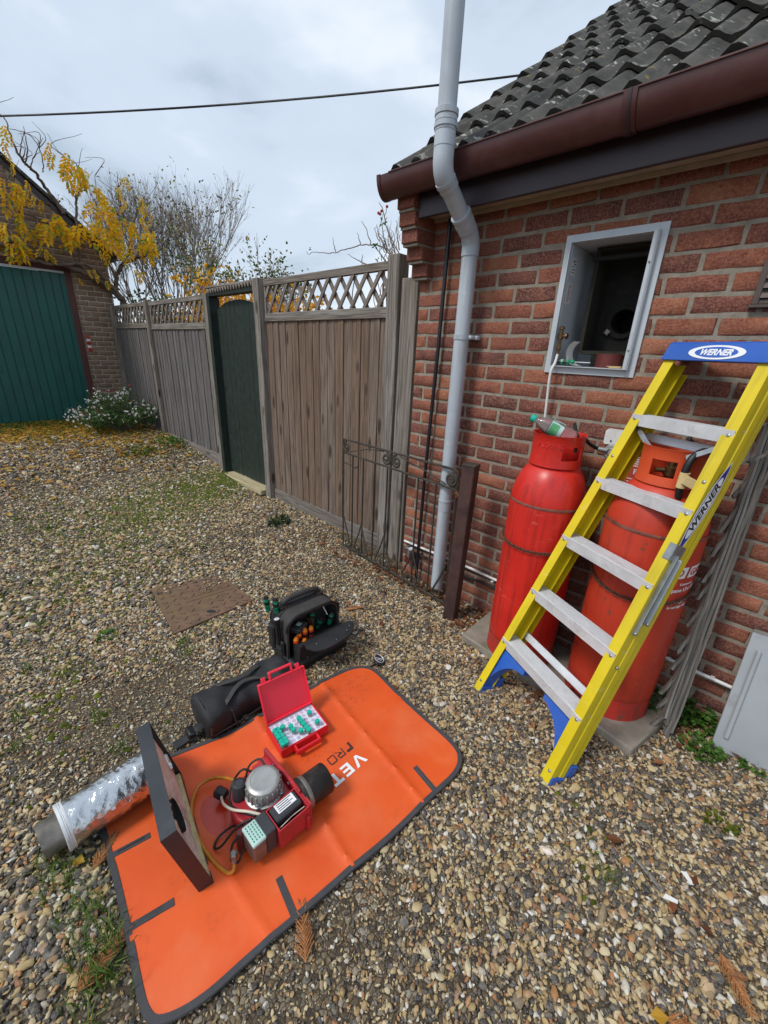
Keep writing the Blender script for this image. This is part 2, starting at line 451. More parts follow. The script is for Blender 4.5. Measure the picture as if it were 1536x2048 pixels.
MAT['blue'] = M('blue_plastic', (.022, .105, .46), .38, var=.10, vs=5, bump=.05, bs=90, dirt=(.10, .16, .30), dirtamt=.3, ds=12)
MAT['deep_blue'] = M('navy_blue_print', (.012, .03, .25), .4)
MAT['white'] = M('white_print', (.80, .82, .84), .45, var=.04)
MAT['black_print'] = M('black_print', (.015, .015, .017), .45)
MAT['rubber'] = M('black_rubber_hose', (.014, .014, .015), .48, var=.25, vs=20)
MAT['tape'] = M('cream_masking_tape', (.60, .46, .22), .7, var=.15)
MAT['concrete'] = M('mossy_concrete', (.27, .235, .195), .92, var=.25, vs=7, bump=.7, bs=120, bdist=.005, dirt=(.10, .11, .05), dirtamt=.6, ds=5)
MAT['sheet'] = M('scuffed_grey_sheet_metal', (.40, .43, .455), .40, .25, var=.08, vs=3, bump=.05, bs=60, dirt=(.18, .15, .14), dirtamt=.5, ds=7, dlo=.58)
def mat_mat():
    t = NT('orange_vinyl_mat'); v = t.coords(rand=False)
    col = t.ramp(t.noise(v, 4, 4), [(.3, (.66, .080, .012)), (.7, (.76, .112, .020))])
    a = t.noise(v, 9, 8, .7)
    col = t.mix(t.ramp(a, [(.60, 0), (.78, .55)]), col, (.28, .06, .025))
    b = t.noise(v, 2.3, 3); c = t.noise(v, 70, 4, .7)
    f = t.n('ShaderNodeMath', {0: t.ramp(b, [(.56, 0), (.66, 1)]), 1: t.ramp(c, [(.52, 0), (.66, .55)])}, operation='MULTIPLY')
    col = t.mix(f.outputs[0], col, (.14, .05, .03))
    col = t.mix(t.ramp(t.noise(v, 3.1, 5, .6), [(.50, 0), (.72, .34)]), col, (.74, .26, .12))
    h = t.noise(v, 5, 5, .5)
    nb = t.bump(h, .25, .012)
    nb = t.bump(t.noise(v, 420, 2), .12, .0008, nb)
    return t.fin(col, t.ramp(a, [(.3, .42), (.7, .62)]), nb, Specular_IOR_Level=.35)
MAT['mat'] = mat_mat()
MAT['mat_edge'] = M('dark_grey_webbing', (.052, .052, .057), .8, var=.2, vs=40, bump=.5, bs=300)
MAT['fabric'] = M('black_nylon_fabric', (.013, .0135, .016), .72, var=.25, vs=16, bump=.5, bs=380, dirt=(.05, .048, .045), dirtamt=.45, ds=10, dlo=.56, bdist=.001)
MAT['fabric_grey'] = M('charcoal_nylon_panel', (.035, .032, .031), .75, var=.25, bump=.5, bs=350, dirt=(.09, .08, .075), dirtamt=.4, ds=14, bdist=.001)
MAT['leather'] = M('brown_black_leather', (.035, .018, .015), .5, var=.3)
MAT['bag_plastic'] = M('black_moulded_plastic', (.012, .012, .013), .42, var=.2)
MAT['teal_piping'] = M('teal_piping', (.07, .24, .21), .6)
MAT['case_red'] = M('red_plastic_case', (.74, .014, .026), .36, var=.05, vs=4, bump=.02)
MAT['case_inner'] = M('bright_red_plastic_lining', (.84, .03, .062), .42, var=.05, vs=4, bump=.02)
MAT['foam'] = M('white_card_insert', (.72, .76, .86), .6, var=.04)
MAT['hole'] = M('lilac_punched_hole', (.52, .47, .66), .7)
MAT['teal_cap'] = M('teal_green_plastic_cap', (.0, .46, .33), .4, var=.08)
MAT['green_grip'] = M('green_screwdriver_grip', (.004, .23, .12), .42, var=.15)
MAT['orange_grip'] = M('amber_screwdriver_grip', (.85, .25, .02), .35, var=.1)
MAT['red_grip'] = M('red_orange_screwdriver_grip', (.65, .06, .012), .4)
MAT['vial'] = M('clear_vial_brass_nozzle', (.40, .30, .22), .2, .3, var=.3, vs=80)
MAT['burner_red'] = M('red_burner_paint', (.46, .022, .032), .42, var=.15, vs=8, dirt=(.13, .05, .05), dirtamt=.35, ds=12)
MAT['motor'] = M('cast_aluminium', (.42, .43, .42), .46, .55, var=.12, vs=18, bump=.15, bs=200, dirt=(.2, .19, .17), dirtamt=.4, ds=20)
MAT['cap_grey'] = M('dark_grey_plastic', (.035, .037, .042), .5, var=.2)
MAT['blast'] = M('scorched_blast_tube', (.022, .020, .020), .55, .3, var=.5, vs=10, bump=.3, bs=80, dirt=(.17, .125, .09), dirtamt=.8, ds=7, dlo=.5)
MAT['tube_amber'] = M('amber_oil_hose', (.55, .20, .015), .3, var=.2, vs=20)
MAT['cream_wire'] = M('cream_cable', (.62, .55, .44), .5)
def mat_clear(name, c, rough=.08, ior=1.45):
    t = NT(name); return t.fin(c, rough, None, Transmission_Weight=.85, IOR=ior)
MAT['clear'] = mat_clear('clear_plastic', (.80, .86, .88), .06, 1.3)
MAT['clear_green'] = mat_clear('greenish_clear_cover', (.55, .78, .66), .18, 1.3)
MAT['label_green'] = M('green_bottle_label', (.10, .36, .16), .45, var=.3, vs=25)
MAT['label_blue'] = M('pale_blue_bottle_label', (.46, .64, .60), .45, var=.15)
def mat_foil():
    t = NT('crumpled_foil'); v = t.coords(rand=False)
    vo = t.n('ShaderNodeTexVoronoi', {'Vector': v, 'Scale': 48.0}, feature='F1')
    n = t.noise(v, 38, 6, .65, 1.5)
    h = t.n('ShaderNodeMath', {0: vo.outputs['Distance'], 1: n}, operation='ADD')
    return t.fin((.66, .67, .68), .16, t.bump(h.outputs[0], .32, .008), Metallic=1.0)
MAT['foil'] = mat_foil()
MAT['spigot'] = M('scorched_steel_spigot', (.27, .25, .22), .42, .6, var=.4, vs=9, dirt=(.05, .04, .03), dirtamt=.6)
MAT['tray_black'] = M('satin_black_enamel', (.022, .025, .030), .36, var=.3, vs=8, bump=.1, dirt=(.10, .12, .12), dirtamt=.35, ds=6, dlo=.56)
MAT['tray_insul'] = M('stained_ceramic_insulation', (.80, .68, .60), .9, var=.2, vs=9, bump=.8, bs=60, bdist=.006, dirt=(.24, .11, .07), dirtamt=.6, ds=7, dlo=.47)
MAT['insul_yellow'] = M('yellow_mineral_wool', (.60, .50, .27), .95, var=.25, vs=40, bump=1, bs=150, bdist=.004)
MAT['manhole'] = M('rusty_cast_iron_cover', (.150, .088, .056), .85, var=.3, vs=14, bump=.6, bs=110, dirt=(.13, .10, .03), dirtamt=.55, ds=3.5)
MAT['garage_green'] = mat_streaked('teal_green_door_paint', (.004, .085, .072), .45, (.012, .055, .048), .7, None, .7, (.03, .13, .115))
MAT['garage_frame'] = M('red_brown_frame_paint', (.075, .021, .016), .6, var=.25)
MAT['bark'] = M('grey_brown_bark', (.12, .085, .062), .92, var=.4, vs=16, bump=1, bs=60, bdist=.01)
MAT['twig'] = M('grey_twig', (.21, .17, .145), .9, var=.3, vs=10)
def leafmat(name, stops, rough=.55):
    t = NT(name)
    col = t.ramp(t.rnd(), stops)
    col = t.mix(t.ramp(t.noise(t.coords(), 25, 3), [(.45, 0), (.7, .18)]), col, tuple(x * .6 for x in stops[0][1]))
    t.fin(col, rough, None, Specular_IOR_Level=.3)
    tr = t.n('ShaderNodeBsdfTranslucent', {'Color': col}); ms = t.n('ShaderNodeMixShader', {0: .38, 1: t.b.outputs[0], 2: tr.outputs[0]})
    t.t.links.new(ms.outputs[0], t.out.inputs['Surface']); return t.mat
MAT['leaf_wisteria'] = leafmat('yellow_wisteria_leaf', [(0, (.70, .33, .010)), (.35, (.88, .50, .010)), (.75, (.85, .56, .02)), (.9, (.42, .42, .03)), (1, (.20, .33, .03))])
MAT['leaf_orange'] = leafmat('orange_yellow_leaf', [(0, (.55, .22, .01)), (.5, (.80, .38, .012)), (1, (.62, .40, .03))])
MAT['leaf_olive'] = leafmat('olive_green_leaf', [(0, (.045, .075, .022)), (.6, (.14, .19, .04)), (.85, (.30, .27, .04)), (1, (.42, .18, .02))])
MAT['leaf_tree'] = leafmat('thin_autumn_tree_leaf', [(0, (.10, .045, .03)), (.4, (.15, .06, .035)), (.6, (.24, .30, .07)), (1, (.38, .42, .12))])
MAT['leaf_shrub'] = leafmat('dark_green_shrub_leaf', [(0, (.025, .07, .018)), (.6, (.06, .14, .035)), (1, (.13, .21, .06))])
MAT['flower_white'] = leafmat('white_petal', [(0, (.75, .72, .74)), (1, (.86, .86, .86))])
MAT['flower_red'] = leafmat('red_petal', [(0, (.45, .02, .03)), (1, (.62, .12, .10))])
MAT['grass'] = leafmat('grass_blade', [(0, (.045, .10, .015)), (.6, (.11, .20, .03)), (1, (.24, .27, .07))])
MAT['weed'] = leafmat('weed_leaf', [(0, (.04, .115, .018)), (.6, (.085, .20, .03)), (1, (.16, .27, .05))])
MAT['weed_dark'] = leafmat('dark_weed_leaf', [(0, (.018, .045, .022)), (1, (.045, .09, .035))])
MAT['moss'] = leafmat('yellow_green_moss', [(0, (.07, .095, .012)), (.6, (.13, .17, .015)), (1, (.20, .23, .03))], .9)
MAT['litter_yellow'] = leafmat('fallen_yellow_leaf', [(0, (.30, .13, .02)), (.4, (.55, .29, .03)), (.8, (.66, .43, .06)), (1, (.20, .10, .03))], .7)
MAT['litter_brown'] = leafmat('fallen_brown_leaf', [(0, (.13, .05, .025)), (.5, (.26, .095, .04)), (1, (.38, .19, .09))], .75)
MAT['sprig'] = M('dry_brown_conifer', (.36, .155, .055), .8, var=.35, vs=60)
MAT['cable'] = M('black_overhead_cable', (.03, .03, .035), .6)

# ------------------------------------------------------------------ the ground
def mat_ground():
    t = NT('gravel_bed'); v = t.coords(rand=False)
    vo = t.n('ShaderNodeTexVoronoi', {'Vector': v, 'Scale': 62.0}); vo2 = t.n('ShaderNodeTexVoronoi', {'Vector': v, 'Scale': 62.0}, feature='DISTANCE_TO_EDGE')
    sp = t.n('ShaderNodeSeparateColor', {0: vo.outputs['Color']})
    st = t.ramp(sp.outputs[0], [(0, (.05, .045, .042)), (.3, (.14, .105, .07)), (.55, (.23, .17, .10)), (.8, (.30, .26, .19)), (1, (.42, .39, .32))])
    col = t.mix(t.ramp(vo2.outputs['Distance'], [(.02, 1), (.12, 0)]), st, (.035, .026, .018))
    dirt = t.noise(v, 1.4, 6, .6)
    col = t.mix(t.ramp(dirt, [(.42, .3), (.62, .85)]), col, (.085, .066, .044))
    return t.fin(col, .95, t.bump(vo2.outputs['Distance'], .8, .01), Specular_IOR_Level=.2)
MAT['ground'] = mat_ground()
xs = sorted(set([-220, -120, -60, -30, -18] + [round(-12 + .35 * i, 3) for i in range(49)] + [6, 9, 14, 25, 50, 110, 220]))
ys = sorted(set([-220, -110, -50, -25, -12, -8, -6, -5] + [round(-4 + .4 * i, 3) for i in range(13)] + [2, 4, 8, 16, 30, 60, 120, 220]))
gv = [(x, y, ground_z(x)) for y in ys for x in xs]
nx = len(xs)
gf = [(j * nx + i, j * nx + i + 1, (j + 1) * nx + i + 1, (j + 1) * nx + i) for j in range(len(ys) - 1) for i in range(nx - 1)]
struct(raw('ground', gv, gf, MAT['ground'], None, 60))

# ------------------------------------------------------------------ bricks
def brick_mesh(l, h, seed, d=.03):
    """front face at local y = 0 looking to -y, centred"""
    r = random.Random(seed)
    hx, hz = l / 2, h / 2
    per = [(-hx, -hz), (-hx * .34, -hz), (hx * .36, -hz), (hx, -hz), (hx, 0), (hx, hz), (hx * .33, hz), (-hx * .35, hz), (-hx, hz), (-hx, 0)]
    vs = []; n = len(per)
    for ins, y in ((.0045, 0.0), (0.0, .006), (0.0, d)):
        for (x, z) in per:
            jx, jz = (r.uniform(-.0024, .0024), r.uniform(-.0030, .0030)) if y < d else (0, 0)
            vs.append((x - ins * (1 if x > 0 else -1 if x < 0 else 0) * (abs(x) > hx * .9) + jx,
                       y + (r.uniform(-.0012, .0022) if y == 0 else 0), z - ins * (1 if z > 0 else -1 if z < 0 else 0) + jz))
    vs += [(-hx * .4, r.uniform(-.003, .001), r.uniform(-.008, .008)), (hx * .4, r.uniform(-.003, .001), r.uniform(-.008, .008))]
    a, b = 3 * n, 3 * n + 1
    fs = [(0, 1, a), (1, 2, b, a), (2, 3, b), (3, 4, b), (4, 5, b), (5, 6, b), (6, 7, a, b), (7, 8, a), (8, 9, a), (9, 0, a)]
    for k in (0, 1):
        fs += [(k * n + i, (k + 1) * n + i, (k + 1) * n + (i + 1) % n, k * n + (i + 1) % n) for i in range(n)]
    me = bpy.data.meshes.new('brick'); me.from_pydata(vs, [], fs)
    bm = bmesh.new(); bm.from_mesh(me); bmesh.ops.recalc_face_normals(bm, faces=bm.faces); bm.to_mesh(me); bm.free()
    smooth_mesh(me, 50)
    return me
def lay_bricks(parent, rects, face_m, mat, mort_gap=.0118, limit=300):
    """rects: (u0, u1, z0, z1) in the wall plane (joint lines); face_m: wall-plane matrix (u = local x, z up)"""
    full = {}
    items = []
    for (u0, u1, z0, z1) in rects:
        l, h = u1 - u0 - mort_gap, z1 - z0 - mort_gap
        if l < .012 or h < .012: continue
        c = face_m @ Vector(((u0 + u1) / 2, 0, (z0 + z1) / 2))
        px, py, w = proj(c)
        vis = (w > .1 and -60 < px < 1600 and -60 < py < 2110)
        items.append((-(l * h / max(w, .1) ** 2) if vis else 1.0, u0, u1, z0, z1, l, h))
    items.sort()
    rest = MB()
    for i, (_, u0, u1, z0, z1, l, h) in enumerate(items):
        key = (round(l, 3), round(h, 3), i % 7)
        if key not in full:
            me = brick_mesh(l, h, hash(key) & 0xffff); me.materials.append(mat); full[key] = me
        me = full[key]
        m = face_m @ T((u0 + u1) / 2, random.uniform(-.0016, .0016), (z0 + z1) / 2) @ RY(random.uniform(-.006, .006)) @ RZ(random.uniform(-.006, .006))
        if i < limit and _ < 0: inst(me, 'brick', parent, m)
        else: rest.add([v.co for v in me.vertices], [tuple(p.vertices) for p in me.polygons], m)
    if rest.v:
        o = raw('brick_field', rest.v, rest.f, mat, parent, 50); stuff(o)

# ------------------------------------------------------------------ the brick house on the right
house = thing('brick_house', 'red brick house with dark tiled roof and brown gutter on the right', 'house', (-1.8, 0, 0))
H = Matrix.Translation((1.8, 0, 0))                 # parts are written in world coordinates
def hb(mb, name, mat, parent=None, smooth=35):
    o = mb.build(name, mat, parent or house, smooth)
    if parent is None: o.matrix_parent_inverse = Matrix.Identity(4); o.location = (1.8, 0, 0)
    return o
XL, XR, ZT = -1.80, 2.2, 2.25
OX0, OX1, OZ0, OZ1 = -.918, -.572, 1.517, 2.043     # opening for the boiler
BD = .004                                           # mortar lies this far behind the brick faces
w = MB()
w.box((XL + .004, BD, -.3), (OX0, .22, ZT)); w.box((OX1, BD, -.3), (XR, .22, ZT))
w.box((OX0, BD, -.3), (OX1, .22, OZ0)); w.box((OX0, BD, OZ1), (OX1, .22, ZT))
w.box((XL + .004, .22, -.3), (XL + .24, 5.2, ZT)); w.box((XR - .24, .22, -.3), (XR, 5.2, ZT)); w.box((XL + .24, 5.0, -.3), (XR - .24, 5.2, ZT))
wall = hb(w, 'wall', MAT['mortar'])
rects = []
PITCH_B, ROW = .2175, .075
for k in range(-2, 31):
    z0 = .006 + k * ROW; z1 = min(z0 + ROW, ZT + .01)
    off = (-1.39 if k % 2 == 0 else -1.2815) - 6 * PITCH_B
    u = off
    while u < XR:
        a, b = max(u, XL - .005), min(u + PITCH_B, XR); u += PITCH_B
        if b - a < .03: continue
        if z1 > OZ0 + .005 and z0 < OZ1 - .005 and b > OX0 and a < OX1:
            if z0 < OZ0 - .02 and z1 > OZ0: rects.append((a, b, z0, OZ0 + .004)); continue
            if z0 < OZ1 and z1 > OZ1 + .02: rects.append((a, b, OZ1 - .004, z1)); continue
            if a < OX0: rects.append((a, OX0 + .005, z0, z1))
            if b > OX1: rects.append((OX1 - .005, b, z0, z1))
            continue
        rects.append((a, b, z0, z1))
lay_bricks(wall, rects, Matrix.Identity(4), MAT['brick'], limit=288)
# corbelled bricks that carry the eaves at the corner, each course stepping out further
corb = MB()
for i, (z0, dep) in enumerate(((1.956, .055), (2.031, .105), (2.106, .155), (2.181, .18), (2.256, .20), (2.331, .20))):
    m = T(-1.765, 0, z0 + .0375)
    b = MB(); b.cbox((-.058, -dep, -.032), (.058, .02, .032), .004, m)
    o = b.build('brick', MAT['brick'], wall)
    corb.box((-1.818, -dep + .012, z0 - .008), (-1.712, .01, z0 + .004))
corb.box((-1.818, -.185, 2.36), (-1.712, .06, 2.42))
hb(corb, 'corbel_mortar', MAT['mortar'], wall)

FY = -.165                                           # fascia face
f = MB(); f.cbox((-1.70, FY, 2.212), (XR, FY + .02, 2.415), .003)
fascia = hb(f, 'fascia', MAT['fascia'])
f = MB(); f.box((-1.70, FY + .022, 2.236), (XR, -.001, 2.249)); f.box((-1.70, -.03, 2.222), (XR, -.008, 2.2345))
hb(f, 'soffit', MAT['soffit'])
# gutter
def gutter_prof(y, z, rad, depth, th):
    out = [(y + rad * cos(pi + pi * i / 14), z + depth * sin(pi + pi * i / 14)) for i in range(15)]
    inn = [(y + (rad - th) * cos(pi + pi * i / 14), z + (depth - th) * sin(pi + pi * i / 14)) for i in range(15)]
    return out + inn[::-1]
GY, GZ, GR, GD = FY - .068, 2.397, .062, .098
X2Z = Matrix(((0, 0, 1, 0), (1, 0, 0, 0), (0, 1, 0, 0), (0, 0, 0, 1)))      # (y, z, x) -> (x, y, z)
g = MB(); g.prism(gutter_prof(GY, GZ, GR, GD, .003), -1.86, XR, X2Z)
gutter = hb(g, 'gutter', MAT['gutter'], None, 50)
g = MB(); g.prism([(GY + (GR + .004) * cos(pi + pi * i / 14), GZ + .003 + (GD + .005) * sin(pi + pi * i / 14)) for i in range(15)], -1.885, -1.862, X2Z)
hb(g, 'end_cap', MAT['gutter'], gutter, 40)
g = MB(); g.tube([(-1.80, GY - GR - .002, GZ), (XR, GY - GR - .002, GZ)], .004, 6); hb(g, 'gutter_lip', MAT['gutter'], gutter)
for gx in (-.685, .9):
    g = MB(); g.prism(gutter_prof(GY, GZ + .002, GR + .006, GD + .006, .005), gx - .022, gx + .022, X2Z)
    j = hb(g, 'gutter_joint', MAT['gutter'], gutter, 50)
    g = MB(); g.prism(gutter_prof(GY, GZ + .002, GR + .0085, GD + .0085, .004), gx - .005, gx + .005, X2Z); hb(g, 'joint_strap', MAT['fascia'], gutter, 50)
# roof
SL = .70; ang = math.atan(SL)
EY, EZ = -.235, 2.385                                # lower edge of the first course
rf = MB()
def roof_pt(x, s, h): return (x, EY + s * cos(ang) - h * sin(ang), EZ + s * sin(ang) + h * cos(ang))
RX0, RX1, RL = -1.845, 2.3, 3.7
vsr = [roof_pt(x, s, h) for h in (-.07, -.012) for s in (.06, RL) for x in (RX0 + .03, RX1)]
rf.add(vsr, [(0, 1, 3, 2), (4, 6, 7, 5), (0, 4, 5, 1), (2, 3, 7, 6), (0, 2, 6, 4), (1, 5, 7, 3)])
yr, zr = roof_pt(0, RL, 0)[1:]
rf.add([(x, y, z) for x in (RX0 + .03, RX1) for (y, z) in ((yr, zr), (yr, zr - .1), (5.25, 2.4), (5.25, 2.5))], [(0, 1, 2, 3), (4, 7, 6, 5), (0, 3, 7, 4), (1, 5, 6, 2), (0, 4, 5, 1), (3, 2, 6, 7)])
rf.add([(XL + .02, 0, ZT), (XL + .02, yr, zr - .1), (XL + .02, 5.2, ZT)], [(0, 1, 2)])
roof = hb(rf, 'roof', MAT['mortar'], None, 30)
CW, GA, TLn = .27, .333, .40
def tile_mesh(seed):
    r = random.Random(seed); nxs = 16
    def hgt(x):
        p = (x / (CW / 2)) * 2 * pi
        s_ = .5 + .5 * cos(p + pi * .92)
        return .034 * s_ ** 1.35
    m = MB(); top = []; bot = []
    for j, (s, lift) in enumerate(((0, .030), (TLn * .5, .016), (TLn, .002))):
        for i in range(nxs + 1):
            x = -.006 + (CW + .012) * i / nxs
            wob = r.uniform(-.0015, .0015) if j == 0 else 0
            top.append((x, s + wob, hgt(x) + lift + wob))
            if j == 0: bot.append((x, s + .004, hgt(x) + lift - .019))
    n1 = nxs + 1
    fs = [(j * n1 + i, j * n1 + i + 1, (j + 1) * n1 + i + 1, (j + 1) * n1 + i) for j in range(2) for i in range(nxs)]
    o = len(top); fs += [(i, o + i, o + i + 1, i + 1) for i in range(nxs)]
    low = [(x, s, z - .017) for (x, s, z) in top[2 * n1:]]
    o2 = o + len(bot); fs += [(o + i, o2 + i, o2 + i + 1, o + i + 1) for i in range(nxs)]
    fs += [(0, n1, 2 * n1, o2, o), (nxs, o + nxs, o2 + nxs, 2 * n1 + nxs, n1 + nxs)]
    me = bpy.data.meshes.new('roof_tile'); me.from_pydata(top + bot + low, [], fs)
    smooth_mesh(me, 45); me.materials.append(MAT['tile']); return me
tms = [tile_mesh(i) for i in range(5)]
base_m = Matrix(((1, 0, 0, 0), (0, cos(ang), -sin(ang), EY), (0, sin(ang), cos(ang), EZ), (0, 0, 0, 1)))
nrow = 10
tiles = []
for j in range(nrow + 1):
    for i in range(15):
        tiles.append((i, j))
trest = MB()
for (i, j) in tiles:
    x, s = RX0 + i * CW, j * GA - .02
    m = base_m @ T(x, s, random.uniform(-.001, .002)) @ RZ(random.uniform(-.006, .006)) @ RXm(random.uniform(-.004, .006))
    inst(tms[(i * 3 + j * 7) % 5], 'roof_tile', roof, m)

# ------------------------------------------------------------------ boiler housing in the wall
bh = thing('boiler_housing', 'pale grey metal boiler housing set open into the brick wall', 'boiler', (-.745, 0, 1.5))
def B(mb, name, mat, parent, smooth=35):
    """build a part written in world coordinates under a thing that has only a location / matrix"""
    o = mb.build(name, mat, parent, smooth)
    root = parent
    o.matrix_parent_inverse = Matrix.Identity(4)
    if root.parent is None:
        o.matrix_basis = root.matrix_basis.inverted()
    return o
FX0, FX1, FZ0, FZ1 = -.947, -.545, 1.490, 2.069
b = MB()
b.cbox((FX0, -.008, FZ0), (FX0 + .035, .0, FZ1), .001); b.cbox((FX1 - .035, -.008, FZ0), (FX1, .0, FZ1), .001)
b.cbox((FX0 + .035, -.0078, FZ0), (FX1 - .035, .0, FZ0 + .034), .001); b.cbox((FX0 + .035, -.0078, FZ1 - .034), (FX1 - .035, .0, FZ1), .001)
fr = B(b, 'frame', MAT['casing'], bh)
IX0, IX1, IZ0, IZ1 = -.913, -.577, 1.524, 2.036
bx0, bx1, bz0, bz1, byf, byb = -.850, -.582, 1.582, 2.033, .115, .27
b = MB()
b.box((IX0 - .003, -.03, IZ0), (IX0, .34, IZ1)); b.box((IX1, -.034, IZ0 - .003), (IX1 + .004, .34, IZ1 + .004))
b.box((IX0, -.028, IZ0 - .003), (IX1, .34, IZ0)); b.box((IX0, -.028, IZ1), (IX1, .34, IZ1 + .003))
b.box((IX0 - .003, .302, IZ0 - .003), (bx0 + .003, .306, IZ1 + .003))
B(b, 'casing_side', MAT['casing'], bh)
b = MB(); b.cbox((IX1 - .012, -.036, IZ0 - .003), (IX1 + .0005, -.034, IZ1 + .004), .0005); b.cbox((IX1 + .0045, -.030, IZ0 - .006), (IX1 + .0075, -.0085, IZ1 + .006), .0005)
B(b, 'folded_edge', MAT['casing'], bh)
b = MB()
for (z) in (1.60, 1.93): b.sphere((IX1 - .004, -.038, z), .004)
B(b, 'screw', MAT['steel'], bh)
# sooty boiler front with burner hole; its raised top paints in the recess's shade
bx0, bx1, bz0, bz1, byf, byb = -.850, -.582, 1.582, 2.033, .115, .27
b = MB()
b.box((bx0, byf, bz0), (bx0 + .018, byb, bz1)); b.box((bx1 - .004, byf, bz0), (bx1, byb, bz1))
b.box((bx0 + .018, byf, bz0), (bx1 - .004, byb, bz0 + .016)); b.box((bx0 + .018, byf, bz1 - .016), (bx1 - .004, byb, bz1))
B(b, 'firebox_rim', MAT['firebox_edge'], bh)
hc = (-.715, 1.735)
b = MB(); hole_r = .054
ring = [(hc[0] + hole_r * cos(2 * pi * k / 32), hc[1] + hole_r * sin(2 * pi * k / 32)) for k in range(32)]
def sq(k):
    a = 2 * pi * k / 32; c, s_ = cos(a), sin(a)
    t = min(((bx1 - hc[0]) / c) if c > 1e-6 else 9, ((bx0 - hc[0]) / c) if c < -1e-6 else 9, ((bz1 - hc[1]) / s_) if s_ > 1e-6 else 9, ((bz0 - hc[1]) / s_) if s_ < -1e-6 else 9)
    return (hc[0] + t * c, hc[1] + t * s_)
outer = [sq(k) for k in range(32)]
b.add([(x, byb - .002, z) for x, z in ring] + [(x, byb - .002, z) for x, z in outer] + [(x, byb + .15, z) for x, z in ring],
      [(k, (k + 1) % 32, 32 + (k + 1) % 32, 32 + k) for k in range(32)] + [(k, 64 + k, 64 + (k + 1) % 32, (k + 1) % 32) for k in range(32)] + [tuple(64 + k for k in range(32))])
B(b, 'firebox_plate', MAT['soot'], bh)
b = MB(); b.lathe([(hole_r + .001, -.004), (hole_r + .001, .008), (hole_r + .022, .008), (hole_r + .022, -.004)], 36, T(hc[0], byb - .006, hc[1]) @ RXm(pi / 2))
B(b, 'burner_ring', MAT['soot'], bh)
b = MB()
for a in (-2.5, -.7): b.cbox((-.012, -.006, -.012), (.012, .006, .012), .002, T(hc[0] + .078 * cos(a), byb - .014, hc[1] + .078 * sin(a)) @ RY(.6))
B(b, 'clip', MAT['spigot'], bh)
b = MB(); b.tube([(bx0, .10, 1.985), (bx1, .10, 1.985)], .010, 10); B(b, 'cross_pipe', MAT['soot'], bh)
b = MB(); b.lathe([(.0, .0), (.058, .0), (.058, .062), (0, .062)], 24, T(-.70, .13, 1.524)); B(b, 'pipe_stub', MAT['oxide_red'], bh)
# stickers on the left side panel
for (y0, y1, z0, z1, mk) in ((.015, .062, 1.915, 1.985, 'ce'), (.012, .060, 1.80, 1.885, 'red')):
    b = MB(); b.box((IX0 + .0004, y0, z0), (IX0 + .0012, y1, z1)); s_ = B(b, 'sticker', MAT['paper'], bh)
    b = MB(); n_ = 5 if mk == 'ce' else 9
    for i in range(n_):
        zz = z1 - .008 - i * (z1 - z0 - .012) / n_
        if mk == 'ce' and i < 2: b.box((IX0 + .0013, y0 + .024, zz - .006), (IX0 + .0016, y1 - .006, zz - .001))
        else: b.box((IX0 + .0013, y0 + .005, zz - .0035), (IX0 + .0016, y1 - .005 - .006 * (i % 3), zz - .0005))
    B(b, 'sticker_print', MAT['print_dark'] if mk == 'ce' else MAT['print_red'], bh)
    if mk == 'ce':
        mm = bh.matrix_basis.inverted() @ frame((IX0 + .0014, y0 + .013, z1 - .014), (0, 1, 0), (0, 0, 1), (1, 0, 0))
        text_obj('CE', .017, MAT['print_dark'], bh, mm)
# isolating valve with the white pipe dropping out of the box
v = MB()
v.lathe([(0, 0), (.006, 0), (.006, .03), (.010, .032), (.010, .045), (.0075, .047), (.0075, .075), (.012, .078), (.012, .10), (.008, .102), (.008, .118), (.011, .12), (.011, .13), (.005, .135), (0, .136)], 14, T(-.893, -.012, 1.565))
v.tube([(-.893, -.012, 1.655), (-.868, -.016, 1.655)], .005, 8); v.lathe([(0, 0), (.013, 0), (.013, .008), (0, .008)], 14, T(-.868, -.016, 1.655) @ RY(pi / 2))
B(v, 'valve', MAT['brass'], bh)
v = MB(); v.tube(crv([(-.893, -.012, 1.575), (-.893, -.025, 1.535), (-.896, -.043, 1.505), (-.897, -.045, 1.46), (-.893, -.040, 1.36), (-.889, -.036, 1.275)], 6), .0065, 8)
B(v, 'feed_pipe', MAT['white_paint'], bh)
